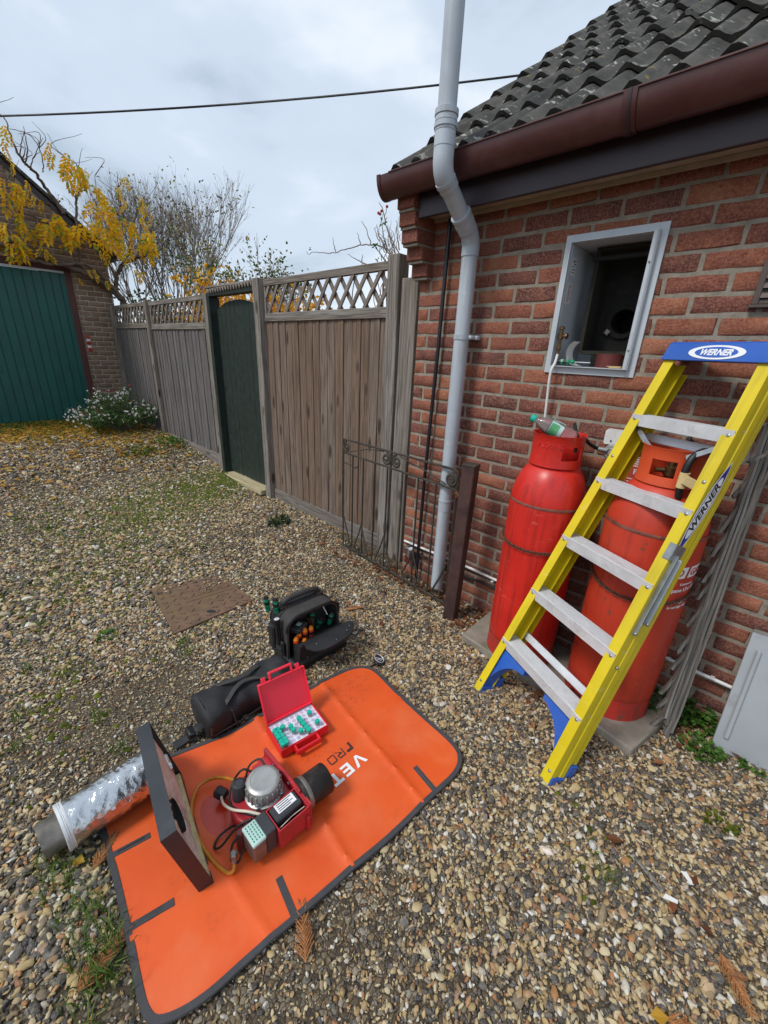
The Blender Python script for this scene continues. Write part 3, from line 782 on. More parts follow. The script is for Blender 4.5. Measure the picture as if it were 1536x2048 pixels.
# things lying in the box
def screwdriver(name, label, tip, butt, grip, blade=True, L_=.10, r=.014, group=None, cap=None):
    """handle from butt towards tip"""
    m = align_z(butt, tip)
    t = thing(name, label, 'screwdriver', (0, 0, 0), group, m=m)
    b = MB(); seg = 12
    prof = [(0, 0), (.55, 0), (.86, .012), (1, .03), (1, .05), (.80, .068), (.92, .085), (.62, .098), (0, .10)]
    vs_ = []; fs_ = []
    for (rr, zz) in prof:
        for k in range(seg):
            q = rr * r * (1.0 if k % 2 == 0 else .86); a = 2 * pi * k / seg
            vs_.append((q * cos(a), q * sin(a), zz * L_ / .10))
    fs_ = [(i * seg + k, i * seg + (k + 1) % seg, (i + 1) * seg + (k + 1) % seg, (i + 1) * seg + k) for i in range(len(prof) - 1) for k in range(seg)]
    b.add(vs_, fs_); b.build('handle', grip, t, 40)
    b = MB(); b.lathe([(0, -.004), (r * .55, -.003), (r * .72, .004), (r * .9, .012)], 12); b.build('end_cap', cap or MAT['bag_plastic'], t)
    b = MB(); b.lathe([(r * .94, L_ * .66), (r * .86, L_ * .70), (r * .86, L_ * .66)], 12); b.lathe([(r * 1.02, L_ * .30), (r * 1.04, L_ * .4), (r * 1.02, L_ * .5)], 6); b.build('grip_ring', MAT['bag_plastic'], t)
    if blade:
        b = MB(); b.tube([(0, 0, L_), (0, 0, L_ * 1.9)], .003, 6); b.build('blade', MAT['steel'], t)
    return t
screwdriver('screwdriver', 'green and black screwdriver lying in the boiler housing', (-.78, .02, 1.543), (-.885, -.012, 1.543), MAT['green_grip'], L_=.075)
pp = MB(); pr = [(-.845 + .045 * sin(a), .03 + .0, 1.583 - .058 * cos(a)) for a in [(-1.7 + 2.2 * i / 12) for i in range(13)]]
pr = [(-.80 - .055 * cos(t), .02, 1.585 + .058 * sin(t)) for t in [radians(-100 - 0) + radians(-100) * (i / 12) + radians(100) for i in range(13)]]
pr = [(-.80 + .055 * cos(t), .02, 1.585 + .057 * sin(t)) for t in [radians(120 + 150 * i / 12) for i in range(13)]]
vs_ = [(x, y + dy, z) for dy in (-.03, .05) for (x, y, z) in pr]; fs_ = [(i, i + 1, 13 + i + 1, 13 + i) for i in range(12)]
pp.add(vs_, fs_); vs2 = [(x + .0006, y, z + .0006) for x, y, z in vs_]; pp.add(vs2, [tuple(reversed(f)) for f in fs_])
o = pp.build('curled_paper', MAT['paper']); tag(o, 'curled sheet of white paper inside the boiler housing', 'paper')
b = MB(); b.cbox((-.65, -.02, 1.526), (-.60, .02, 1.530), .001); b.cbox((-.665, 0, 1.531), (-.605, .012, 1.534), .001, None)
o = b.build('tool_offcut', MAT['tape']); tag(o, 'flat brown scrap lying at the right of the boiler housing floor', 'scrap')

# ------------------------------------------------------------------ grey soil pipe
PX = -1.405
sp_ = thing('soil_pipe', 'grey plastic soil pipe rising past the gutter in front of the wall', 'drainpipe', (PX, -.085, .1))
b = MB(); b.tube([(PX, -.085, .085), (PX, -.085, 1.95), (PX, -.085, 2.06)], .0405, 28, True); B(b, 'lower_pipe', MAT['pipe_grey'], sp_, 50)
b = MB(); b.tube(crv([(PX, -.085, 2.02), (PX, -.086, 2.075), (PX, -.115, 2.125), (PX, -.16, 2.158)], 6), .0445, 28); B(b, 'lower_bend', MAT['pipe_grey'], sp_, 50)
b = MB(); b.tube([(PX, -.115, 2.122), (PX, -.345, 2.287)], .0400, 28); B(b, 'offset_pipe', MAT['pipe_grey'], sp_, 50)
b = MB(); d_ = Vector((0, -.23, .165)).normalized()
p0 = Vector((PX, -.152, 2.149))
for (o_, rr, l_) in ((0, .0485, .016), (.022, .0472, .010), (.04, .050, .014)): b.tube([p0 + d_ * o_, p0 + d_ * (o_ + l_)], rr, 28)
b.tube([p0 - d_ * .03, p0 + d_ * .052], .0463, 28)
B(b, 'lower_socket', MAT['pipe_grey'], sp_, 50)
b = MB(); b.tube(crv([(PX, -.30, 2.255), (PX, -.340, 2.285), (PX, -.358, 2.325), (PX, -.36, 2.38), (PX, -.36, 2.45)], 6), .0445, 28)
b.tube([(PX, -.322, 2.268), (PX, -.335, 2.279)], .0472, 28); B(b, 'upper_bend', MAT['pipe_grey'], sp_, 50)
b = MB()
for (z0, z1, rr) in ((2.385, 2.39, .046), (2.45, 2.466, .0500), (2.472, 2.488, .0475), (2.492, 2.512, .0505)): b.tube([(PX, -.36, z0), (PX, -.36, z1)], rr, 28)
b.tube([(PX, -.36, 2.44), (PX, -.36, 2.505)], .0462, 28)
B(b, 'upper_socket', MAT['pipe_grey'], sp_, 50)
b = MB(); b.tube([(PX, -.36, 2.40), (PX, -.36, 3.6), (PX, -.36, 4.6)], .0400, 28); B(b, 'upper_pipe', MAT['pipe_grey'], sp_, 50)
b = MB(); b.tube([(PX, -.085, 1.63), (PX, -.085, 1.655)], .0440, 28); b.cbox((PX - .012, -.045, 1.632), (PX + .072, -.012, 1.653), .002); b.cbox((PX + .030, -.085, 1.633), (PX + .060, -.012, 1.652), .003)
B(b, 'clip', MAT['pipe_grey'], sp_, 50)
b = MB(); b.tube([(PX, -.085, .64), (PX, -.085, .70)], .0425, 28); b.tube([(PX, -.085, .70), (PX, -.085, .712)], .0445, 28); B(b, 'joint_ring', MAT['pipe_grey'], sp_, 50)

b = MB(); b.tube([(-1.59, -.03, 2.225), (-1.60, -.03, 1.6), (-1.622, -.032, .8), (-1.628, -.032, .27), (-1.625, -.035, .02)], .011, 10)
o = B(b, 'pipe', MAT['pipe_black'], thing('waste_pipe', 'thin black pipe running down the wall beside the grey soil pipe', 'pipe', (-1.625, -.03, 0)), 50)
b = MB(); b.tube([(-1.77, -.020, .275), (-1.2, -.020, .282), (-.5, -.020, .262), (.35, -.020, .25)], .0085, 8)
wp = thing('white_pipe', 'thin white pipe running low along the foot of the brick wall', 'pipe', (-1.0, 0, .26)); B(b, 'pipe', MAT['white_paint'], wp, 50)
b = MB()
for x in (-1.3, -1.04, -.1, .07): b.cbox((x - .008, -.032, .256), (x + .008, -.006, .262), .001); 
B(b, 'clip', MAT['white_paint'], wp)
b = MB(); b.tube(crv([(-1.75, -.022, .215), (-1.5, -.022, .22), (-1.2, -.024, .217), (-1.0, -.022, .223), (-.8, -.022, .21), (-.55, -.022, .206)], 5), .0075, 8)
o = b.build('black_cable', MAT['rubber']); tag(o, 'black cable clipped to the wall just below the white pipe', 'cable')
tp = thing('outside_tap', 'small metal outside tap with red fitting in the corner by the fence', 'tap', (-1.70, -.05, .2))
b = MB(); b.tube([(-1.72, 0, .245), (-1.72, -.05, .245), (-1.66, -.06, .25)], .012, 10); b.tube([(-1.69, -.055, .245), (-1.688, -.062, .19)], .011, 10); B(b, 'spout', MAT['steel'], tp)
b = MB(); b.lathe([(0, 0), (.02, 0), (.02, .008), (0, .008)], 12, T(-1.66, -.07, .262)); b.tube([(-1.66, -.06, .25), (-1.66, -.07, .27)], .005, 8); B(b, 'handle', MAT['alu'], tp)
b = MB(); b.cbox((-1.74, -.045, .12), (-1.67, -.01, .19), .006); B(b, 'fitting', MAT['oxide_red'], tp)

# brown louvre vent at the right edge
vt = thing('air_vent', 'brown plastic louvre air vent on the brick wall near the right edge', 'vent', (-.1, 0, 1.83))
vx0, vx1, vz0, vz1 = -.222, .02, 1.765, 1.905
b = MB(); b.cbox((vx0, -.012, vz0), (vx0 + .02, -.001, vz1), .002); b.cbox((vx1 - .02, -.012, vz0), (vx1, -.001, vz1), .002); b.cbox((vx0 + .02, -.0118, vz0), (vx1 - .02, -.001, vz0 + .012), .002); b.cbox((vx0 + .02, -.0118, vz1 - .012), (vx1 - .02, -.001, vz1), .002)
b.cbox((vx0 - .006, -.022, vz0 - .012), (vx1 + .006, -.001, vz0 - .001), .002)
B(b, 'frame', MAT['vent_brown'], vt)
for i in range(4):
    z = vz0 + .022 + i * .031
    b = MB(); b.box((vx0 + .02, -.0008, -.014), (vx1 - .02, .0008, .014), T(0, -.008, z + .01) @ RXm(-.55)); B(b, 'louvre', MAT['vent_brown'], vt)
b = MB(); b.box((vx0 + .02, -.0018, vz0 + .012), (vx1 - .02, -.0006, vz1 - .012)); B(b, 'backing', MAT['pipe_black'], vt)

# ------------------------------------------------------------------ fence
FYF = .17                                           # front face of the fence boards
def board_mesh(w_, h, seed, th=.014):
    r = random.Random(seed); b = MB()
    j = lambda a: r.uniform(-a, a)
    vs_ = []
    zs = [0, h * .33, h * .66, h]
    for z in zs:
        o = j(.002)
        vs_ += [(-w_ / 2, -.004 + o, z), (w_ / 2 - .012, -th + o, z), (w_ / 2, -th + .003 + o, z), (w_ / 2, 0, z), (-w_ / 2, 0, z)]
    fs_ = [(i * 5 + k, i * 5 + (k + 1) % 5, (i + 1) * 5 + (k + 1) % 5, (i + 1) * 5 + k) for i in range(3) for k in range(5)]
    fs_ += [(4, 3, 2, 1, 0), (15, 16, 17, 18, 19)]
    b.add(vs_, fs_); me = b.mesh('board', 25); return me
def trellis(parent, x0, x1, z0, z1, y, mat_r, n, off=0.0, step=None, inv=None):
    """framed diagonal trellis; parts of the panel"""
    b = MB(); b.cbox((x0, y - .022, z1 - .052), (x1, y + .02, z1), .003); B(b, 'trellis_top_rail', mat_r, parent)
    b = MB(); b.cbox((x0, y - .020, z0), (x1, y + .018, z0 + .045), .003); B(b, 'trellis_bottom_rail', mat_r, parent)
    for sx in (x0, x1 - .022):
        b = MB(); b.cbox((sx, y - .016, z0 + .045), (sx + .022, y + .016, z1 - .052), .002); B(b, 'trellis_stile', MAT['slat_wood'], parent)
    za, zb = z0 + .040, z1 - .048
    hgt = zb - za
    me_cache = {}
    for direc, yy in ((1, y - .012), (-1, y + .004)):
        st = (x1 - x0 - .04) / n
        for i in range(-2, n + 2):
            xa = x0 + .02 + (i + off) * st
            run = hgt * .72 * direc
            xa0 = xa if direc == 1 else xa + hgt * .72
            # clip the slat inside the frame
            t0, t1 = 0.0, 1.0
            for bound, sign in ((x0 + .022, -1), (x1 - .022, 1)):
                for _ in range(1):
                    fa, fb = xa0, xa0 + run
                    if sign == -1:
                        if fa < bound and fb < bound: t1 = -1
                        elif fa < bound: t0 = max(t0, (bound - fa) / run)
                        elif fb < bound: t1 = min(t1, (bound - fa) / run)
                    else:
                        if fa > bound and fb > bound: t1 = -1
                        elif fa > bound: t0 = max(t0, (bound - fa) / run)
                        elif fb > bound: t1 = min(t1, (bound - fa) / run)
            if t1 - t0 < .12: continue
            p = Vector((xa0 + run * t0, yy, za + hgt * t0)); q = Vector((xa0 + run * t1, yy, za + hgt * t1))
            Ls = (q - p).length; a = atan2(q.x - p.x, q.z - p.z)
            key = round(Ls, 2)
            if key not in me_cache:
                mb_ = MB(); mb_.cbox((-.016, -.006, 0), (.016, .006, Ls), .0015); me_ = mb_.mesh('slat', 30); me_.materials.append(MAT['slat_wood']); me_cache[key] = me_
            inst(me_cache[key], 'slat', parent, parent.matrix_basis.inverted() @ T(*p) @ RY(a))
def panel(name, label, x0, x1, zb, zt, ztop, n, mat, group):
    t = thing(name, label, 'fence panel', ((x0 + x1) / 2, FYF, zb - .15), group)
    wd = (x1 - x0) / n
    mes = [board_mesh(wd + .014, zt - zb, 100 * len(name) + k) for k in range(4)]
    for m_ in mes: m_.materials.append(mat)
    for i in range(n):
        x = x0 + (i + .5) * wd
        inst(mes[(i * 5 + i // 3) % 4], 'board', t, t.matrix_basis.inverted() @ T(x, FYF + .002 * (i % 2) + random.uniform(-.002, .002), zb + random.uniform(-.006, .004)) @ RY(random.uniform(-.003, .003)))
    b = MB(); b.cbox((x0, FYF - .026, zt - .004), (x1, FYF + .02, zt + .022), .003); B(b, 'capping_rail', MAT['rail_wood'], t)
    for zz in (zb + .15, (zb + zt) / 2, zt - .2):
        b = MB(); b.cbox((x0, FYF + .006, zz), (x1, FYF + .04, zz + .04), .003); B(b, 'back_rail', MAT['rail_wood'], t)
    trellis(t, x0, x1, zt + .023, ztop, FYF, MAT['rail_wood'], n=int(round((x1 - x0) / .145)), off=.3)
    g = MB(); g.cbox((x0 - .01, FYF - .016, zb - .19), (x1 + .01, FYF + .012, zb - .004), .003); B(g, 'gravel_board', MAT['gravel_board'], t)
    return t
panel('wooden_fence', 'brown board fence panel with trellis top beside the brick house', -3.80, -2.185, .125, 1.775, 2.118, 16, MAT['fence_brown'], None)
panel('wooden_fence', 'grey weathered fence panel with trellis top left of the green gate', -6.83, -5.05, .262, 1.715, 2.066, 18, MAT['fence_grey'], 'grey fence panels')
panel('wooden_fence', 'farthest grey fence panel with trellis top meeting the garage wall', -8.50, -6.93, .285, 1.735, 2.072, 17, MAT['fence_grey'], 'grey fence panels')
def fpost(x, y, w_, d_, z0, z1, label, cap=True, mat='post'):
    b = MB(); h = z1 - z0
    b.cbox((-w_ / 2, -d_ / 2, -.3), (w_ / 2, d_ / 2, h), .004)
    o = b.build('fence_post', MAT[mat]); o.location = (x, y, z0); o.rotation_euler = (random.uniform(-.006, .006), random.uniform(-.006, .006), random.uniform(-.02, .02))
    tag(o, label, 'fence post', 'wooden fence posts'); return o
fpost(-3.865, FYF - .012, .098, .098, 0, 2.135, 'tall silver grey post between the green gate and the brown panel')
fpost(-2.125, FYF - .012, .105, .10, 0, 2.145, 'thick silver grey post at the right end of the brown panel')
fpost(-1.975, FYF - .05, .135, .045, 0, 1.995, 'shorter grey post plank squeezed between fence and brick wall')
fpost(-6.88, FYF - .012, .085, .09, .24, 2.09, 'thin grey post between the two far grey panels')
fpost(-8.54, FYF - .012, .075, .09, .25, 2.075, 'farthest grey post against the garage wall')

# ------------------------------------------------------------------ the green garden gate
gf_ = thing('gateway', 'grey green timber door frame with saw-tooth lintel round the garden gate', 'gate frame', (-4.4, FYF, .05))
b = MB(); b.cbox((-5.03, FYF - .055, -.2), (-4.935, FYF + .05, 2.065), .004); B(b, 'post', MAT['post'], gf_)
b = MB(); b.cbox((-4.932, FYF - .048, -.2), (-4.885, FYF + .075, 2.033), .003); B(b, 'jamb', MAT['gate_green'], gf_)
b = MB(); b.cbox((-3.965, FYF - .03, -.2), (-3.925, FYF + .075, 2.033), .003); B(b, 'jamb', MAT['gate_green'], gf_)
lin = [(-4.935, 2.035), (-3.918, 2.035), (-3.918, 2.105), (-4.76, 2.088), (-4.86, 2.078), (-4.935, 2.06)]
XZ = Matrix(((1, 0, 0, 0), (0, 0, 1, 0), (0, 1, 0, 0), (0, 0, 0, 1)))
b = MB(); b.prism(lin, FYF - .045, FYF + .06, XZ); B(b, 'lintel', MAT['gate_green'], gf_)
for i in range(17):
    x = -4.88 + i * .0565; zt = 2.10 + .0010 * i
    b = MB(); b.prism([(x, zt), (x + .052, zt + .001), (x + .047, zt - .028), (x + .034, zt - .046), (x + .016, zt - .020)], FYF - .062, FYF - .0455, XZ)
    B(b, 'saw_tooth', MAT['rail_wood'], gf_)
b = MB(); b.cbox((-4.93, FYF - .06, 2.108), (-3.915, FYF + .07, 2.125), .003, T(0, 0, 0)); B(b, 'lintel_cap', MAT['rail_wood'], gf_)
b = MB(); b.cbox((-4.86, FYF - .10, .015), (-3.955, FYF + .09, .07), .006); B(b, 'threshold', MAT['step_wood'], gf_)
gt = thing('garden_gate', 'dark green arched plank gate closed between two grey posts', 'gate', (-4.42, FYF + .09, .08))
GX0, GX1 = -4.875, -3.97; gy = FYF + .030; npl = 9
for i in range(npl):
    wd = (GX1 - GX0) / npl; x0 = GX0 + i * wd + .0015; x1 = x0 + wd - .003
    def top(x):
        u_ = (x - (GX0 + GX1) / 2) / ((GX1 - GX0) / 2); return 1.835 + .155 * sqrt(max(0, 1 - .93 * u_ * u_))
    poly = [(x0, .085 + random.uniform(-.004, .008)), (x1, .085 + random.uniform(-.004, .008))] + [(x1 + (x0 - x1) * k / 4, top(x1 + (x0 - x1) * k / 4)) for k in range(5)]
    b = MB(); b.prism(poly, gy - random.uniform(0, .0025), gy + .02, XZ); B(b, 'plank', MAT['gate_green'], gt)
b = MB(); b.cbox((-4.015, gy - .012, .93), (-3.995, gy - .003, 1.07), .002); b.tube(crv([(-4.005, gy - .01, 1.05), (-4.005, gy - .04, 1.04), (-4.005, gy - .04, .97), (-4.005, gy - .01, .96)], 4), .005, 8); b.cbox((-4.05, gy - .016, 1.06), (-3.99, gy - .006, 1.072), .002)
B(b, 'latch', MAT['iron'], gt)
for zz in (.35, 1.0, 1.6):
    b = MB(); b.cbox((GX0 + .02, gy + .0205, zz), (GX1 - .02, gy + .045, zz + .09), .003); B(b, 'ledge', MAT['gate_green'], gt)

# ------------------------------------------------------------------ wrought-iron gate and its post
ig = thing('iron_gate', 'low rusty wrought iron gate with scrolls standing in front of the wall', 'gate', (-1.85, -.12, 0))
def gp(x, z, dy=0): return Vector((x, -.08 - .068 * (x + 2.385) / 1.1 + dy, z))
gx = Vector((1, -.062, 0)).normalized(); gz_ = Vector((0, 0, 1))
def flat(p, q, w_, t_):
    b = MB(); m = align_z(p, q); L_ = (Vector(q) - Vector(p)).length
    return b, m, L_
def bar(p, q, r, name, seg=8):
    b = MB(); b.tube([p, q], r, seg); return B(b, name, MAT['iron'], ig)
bar(gp(-2.385, .03), gp(-2.385, .925), .0085, 'stile', 4); bar(gp(-1.285, .03), gp(-1.285, .90), .0095, 'stile', 4)
bar(gp(-2.39, .925), gp(-1.32, .930), .0075, 'top_rail', 6)
b = MB(); b.tube(crv([gp(-1.32, .930), gp(-1.295, .922), gp(-1.285, .895)], 5), .0075, 6); B(b, 'top_rail', MAT['iron'], ig)
bar(gp(-2.385, .822), gp(-1.285, .812), .0075, 'middle_rail', 6)
bar(gp(-2.39, .045), gp(-1.28, .035), .0095, 'bottom_rail', 6)
bar(gp(-2.385, .745), gp(-2.27, .738), .005, 'hook', 6)
b = MB(); b.tube(crv([gp(-2.27, .738), gp(-2.24, .73), gp(-2.215, .745)], 4), .005, 6); B(b, 'hook', MAT['iron'], ig)
for x in (-2.27, -2.147, -2.02, -1.887, -1.739, -1.596, -1.445):
    bar(gp(x, .045), gp(x, .818), .0065, 'upright', 6)
def scroll(cx, cz, r, a0, dirn, name='scroll', rr=.006):
    b = MB(); b.tube(spiral(gp(cx, cz, -.004), r, r * .18, dirn * 1.7, a0, 30, gx, gz_), rr, 6, flat=1.6); B(b, name, MAT['iron'], ig)
scroll(-2.345, .872, .042, pi * .5, 1); scroll(-1.90, .872, .046, pi * .5, -1); scroll(-1.80, .872, .046, pi * .5, 1); scroll(-1.335, .868, .044, pi * .35, -1)
b = MB(); b.tube([gp(-2.31, .838), gp(-2.1, .90), gp(-1.93, .918)], .004, 5); B(b, 'brace', MAT['iron'], ig)
b = MB(); b.tube([gp(-1.77, .915), gp(-1.55, .872), gp(-1.37, .828)], .004, 5); B(b, 'brace', MAT['iron'], ig)
for i, x in enumerate((-2.365, -2.147, -1.887, -1.596, -1.31)):
    for s_ in (-1, 1):
        if (i == 0 and s_ < 0) or (i == 4 and s_ > 0): continue
        b = MB(); b.tube(crv([gp(x, .30, -.008), gp(x + s_ * .035, .20, -.008), gp(x + s_ * .075, .11, -.008), gp(x + s_ * .085, .075, -.008), gp(x + s_ * .06, .052, -.008)], 5), .005, 6, flat=1.5)
        b.tube(spiral(gp(x + s_ * .045, .085, -.008), .03, .008, -s_ * 1.2, pi * 1.6, 16, gx, gz_), .0045, 5)
        B(b, 'spear_scroll', MAT['iron'], ig)
b = MB(); b.tube([(-1.285, -.16, .80), (-1.235, -.185, .795)], .009, 8); b.lathe([(.012, -.02), (.012, .03)], 10, T(-1.275, -.155, .79)); B(b, 'hinge', MAT['rust'], ig)
b = MB(); b.tube([(-1.285, -.16, .10), (-1.24, -.185, .09)], .010, 8); b.lathe([(.013, -.02), (.013, .02)], 10, T(-1.275, -.155, .09)); B(b, 'hinge', MAT['rust'], ig)
pt = thing('gate_post', 'square brown rusty steel post holding the iron gate', 'post', (-1.195, -.205, 0), m=T(-1.195, -.205, 0) @ RZ(.15) @ RY(.018))
b = MB(); b.cbox((-.037, -.037, -.1), (.037, .037, 1.0), .004); b.build('shaft', MAT['iron_post'], pt)
b = MB(); b.cbox((-.0385, -.0385, .99), (.0385, .0385, 1.004), .003); b.build('cap', MAT['iron'], pt)

# ------------------------------------------------------------------ concrete slab under the gas cylinders
b = MB(); b.prism([(-1.02, -.34), (-.60, -.385), (-.09, -.455), (-.035, -.2), (-.03, -.004), (-1.03, -.004)], -.05, .045)
bmo = b.build('concrete_slab', MAT['concrete'], None, 30); tag(bmo, 'mossy concrete slab under the two red gas cylinders', 'slab')
md = bmo.modifiers.new('edge', 'BEVEL'); md.width = .008; md.segments = 2

# ------------------------------------------------------------------ gas cylinders
MAT['foot'] = mat_streaked('scuffed_red_foot_ring', (.46, .028, .018), .55, (.14, .03, .02), 1.0, (.13, .06, .035), .56, (.55, .2, .14))
def arc_prof(r, z0, rx, rz, n=7):
    return [(r - rx + rx * cos(pi / 2 * i / n), z0 + rz * sin(pi / 2 * i / n)) for i in range(n + 1)]
def cylinder(c, r, zt, label, body_mat, shroud_mat, slot_dir, embossed=None):
    t = thing('gas_cylinder', label, 'gas cylinder', (c[0], c[1], .045), 'tall gas cylinders by the wall')
    z0 = .0
    b = MB(); b.lathe([(0, .06), (r * .8, .07), (r * .97, .10), (r * .995, .13), (r, .15), (r, .14)] + [], 48)
    body = [(r * .90, .075), (r * .985, .10), (r, .13), (r, .5), (r, zt - .365)] + arc_prof(r, zt - .355, r * .62, .222, 11) + [(r * .40, zt - .132), (0, zt - .128)]
    b = MB(); b.lathe(body, 56); b.build('body', body_mat, t, 40)
    b = MB(); b.lathe([(r + .0012, zt - .325), (r + .0032, zt - .318), (r + .0012, zt - .311)], 56); b.build('weld_seam', MAT['seam'], t, 60)
    # foot ring with vent slots
    nseg = 56; rf_ = r * .97; vs_ = []; b = MB()
    slots = [k for k in range(nseg) if any(abs(((k - s_ + nseg / 2) % nseg) - nseg / 2) < 1.6 for s_ in (slot_dir, slot_dir + 19, slot_dir + 37))]
    zz = (0, .018, .038, .105)
    for rr in (rf_ + .004, rf_ - .004):
        for z in zz:
            for k in range(nseg): a = 2 * pi * k / nseg; vs_.append((rr * cos(a) * (1.012 if z == 0 else 1), rr * sin(a) * (1.012 if z == 0 else 1), z))
    fs_ = []
    for s_ in (0, 1):
        for i in range(3):
            for k in range(nseg):
                if i == 1 and k in slots: continue
                k2 = (k + 1) % nseg; o = s_ * 4 * nseg
                fs_.append((o + i * nseg + k, o + i * nseg + k2, o + (i + 1) * nseg + k2, o + (i + 1) * nseg + k))
    for k in range(nseg):
        k2 = (k + 1) % nseg; fs_.append((k, k2, 4 * nseg + k2, 4 * nseg + k))
        if k in slots:
            for i in (1, 2): fs_.append((i * nseg + k, i * nseg + k2, 4 * nseg + i * nseg + k2, 4 * nseg + i * nseg + k))
    b.add(vs_, fs_); b.build('foot_ring', MAT['foot'], t, 40)
    # shroud: collar with hand holes
    rs = .112; vs_ = []; fs_ = []; b = MB(); z1, z2 = zt - .142, zt
    zz = (z1, z1 + .035, z1 + .098, z2 - .012, z2); nseg = 64
    holes = [k for k in range(nseg) if any(abs(((k - h + nseg / 2) % nseg) - nseg / 2) < 4.2 for h in (slot_dir * 64 / 56 + 4, slot_dir * 64 / 56 + 36))]
    for rr in (rs, rs - .006):
        for i, z in enumerate(zz):
            for k in range(nseg):
                a = 2 * pi * k / nseg; q = rr + (.006 if i == 4 else .0) + (.004 if i == 0 else 0)
                vs_.append((q * cos(a), q * sin(a), z))
    nz = len(zz)
    for s_ in (0, 1):
        for i in range(nz - 1):
            for k in range(nseg):
                if i == 1 and k in holes: continue
                k2 = (k + 1) % nseg; o = s_ * nz * nseg
                fs_.append((o + i * nseg + k, o + i * nseg + k2, o + (i + 1) * nseg + k2, o + (i + 1) * nseg + k))
    for k in range(nseg):
        k2 = (k + 1) % nseg
        for i in (0, nz - 1): fs_.append((i * nseg + k, i * nseg + k2, (nz + i) * nseg + k2, (nz + i) * nseg + k))
        if k in holes:
            for i in (1, 2): fs_.append((i * nseg + k, i * nseg + k2, (nz + i) * nseg + k2, (nz + i) * nseg + k))
            if (k + 1) % nseg not in holes: fs_.append((nseg + k2, 2 * nseg + k2, (nz + 2) * nseg + k2, (nz + 1) * nseg + k2))
            if (k - 1) % nseg not in holes: fs_.append((nseg + k, 2 * nseg + k, (nz + 2) * nseg + k, (nz + 1) * nseg + k))
    b.add(vs_, fs_); b.build('shroud', shroud_mat, t, 35)
    b = MB(); b.lathe([(0, zt - .17), (.018, zt - .17), (.018, zt - .12), (.024, zt - .118), (.024, zt - .085), (.012, zt - .08), (.012, zt - .05), (0, zt - .05)], 16)
    b.tube([(0, 0, zt - .10), (-.05, -.02, zt - .10)], .010, 10); b.build('valve', MAT['brass'], t)
    if embossed:
        a0, txt, sz, zc = embossed
        def warp(v):
            a = a0 + v.x / (rs + .001); return Vector(((rs + .0002 + v.z) * cos(a), (rs + .0002 + v.z) * sin(a), zc + v.y))
        text_obj(txt, sz, shroud_mat, t, None, bold=.001, ext=.0022, warp=warp, name='embossed_lettering')
    return t
CL = (-.737, -.197); CLR = .1735
CR = (-.285, -.187); CRR = .183
def cam_ang(c): return atan2(CAM[1] - c[1], CAM[0] - c[0])
aL, aR = cam_ang(CL), cam_ang(CR)
k56 = lambda a: (a % (2 * pi)) / (2 * pi) * 56
cyl_l = cylinder(CL, CLR, 1.195, 'bright red gas cylinder left of the yellow ladder', MAT['red_cyl'], MAT['red_cyl'], k56(aL + .62) - 3.5, (aL - .28, 'FLOGAS', .032, 1.150))
cyl_r = cylinder(CR, CRR, 1.215, 'faded orange red gas cylinder behind the yellow ladder', MAT['orange_cyl'], MAT['orange_shroud'], k56(aR - .30) - 3.5)
# printed label wrapped round the right cylinder
def wrapper(a0, zc, tilt=0.0, dr=.0008):
    def warp(v):
        x = v.x * cos(tilt) - v.y * sin(tilt); y = v.x * sin(tilt) + v.y * cos(tilt)
        a = a0 + x / CRR; return Vector(((CRR + dr + v.z) * cos(a), (CRR + dr + v.z) * sin(a), zc + y))
    return warp
def cyl_hit(px, py, c, r):
    d = ray(px, py); o = CAM
    a = d[0] ** 2 + d[1] ** 2; bq = 2 * ((o[0] - c[0]) * d[0] + (o[1] - c[1]) * d[1]); cc = (o[0] - c[0]) ** 2 + (o[1] - c[1]) ** 2 - r * r
    t = (-bq - sqrt(max(0, bq * bq - 4 * a * cc))) / (2 * a); p = o + t * d
    return atan2(p[1] - c[1], p[0] - c[0]), p[2] - .045
def patch(parent, pts, warp, mat, name):
    """flat printed shape (polygon strips along x) bent round the cylinder"""
    vs_ = []; fs_ = []
    n = 14
    for i in range(n + 1):
        t_ = i / n
        for (lo, hi) in (pts,):
            x = lo[0] + (hi[0] - lo[0]) * t_
            vs_.append(warp(Vector((x + .010, hi[1], 0)))); vs_.append(warp(Vector((x, lo[1], 0))))
    fs_ = [(2 * i, 2 * i + 1, 2 * i + 3, 2 * i + 2) for i in range(n)]
    return raw(name, vs_, fs_, mat, parent, 60)
a_g, z_g = cyl_hit(1390, 1140, CR, CRR)
patch(cyl_r, ((-.045, -.024), (.048, .024)), wrapper(a_g, z_g, .03), MAT['white'], 'label_panel')
text_obj('GAS', .040, MAT['print_red'], cyl_r, None, shear=.2, bold=.0012, ext=.0003, warp=wrapper(a_g, z_g - .001, .03, .0014))
patch(cyl_r, ((-.16, -.024), (-.058, .024)), wrapper(a_g, z_g, .03), MAT['white'], 'label_panel')
text_obj('FLO', .040, MAT['print_red'], cyl_r, None, shear=.2, bold=.0012, ext=.0003, warp=lambda v, w_=wrapper(a_g, z_g - .001, .03, .0014): w_(v + Vector((-.105, 0, 0))))
for (txt, sz, dx, dz) in (('Commercial', .014, -.035, -.052), ('Propane UN 1978', .024, -.045, -.078), ('Net Weight 47kg', .019, -.045, -.135), ('In carriage only', .017, -.045, -.156)):
    text_obj(txt, sz, MAT['white'], cyl_r, None, bold=.0004, ext=.0002, warp=lambda v, w_=wrapper(a_g, z_g, .03, .0010), dx=dx, dz=dz: w_(v + Vector((dx, dz, 0))))
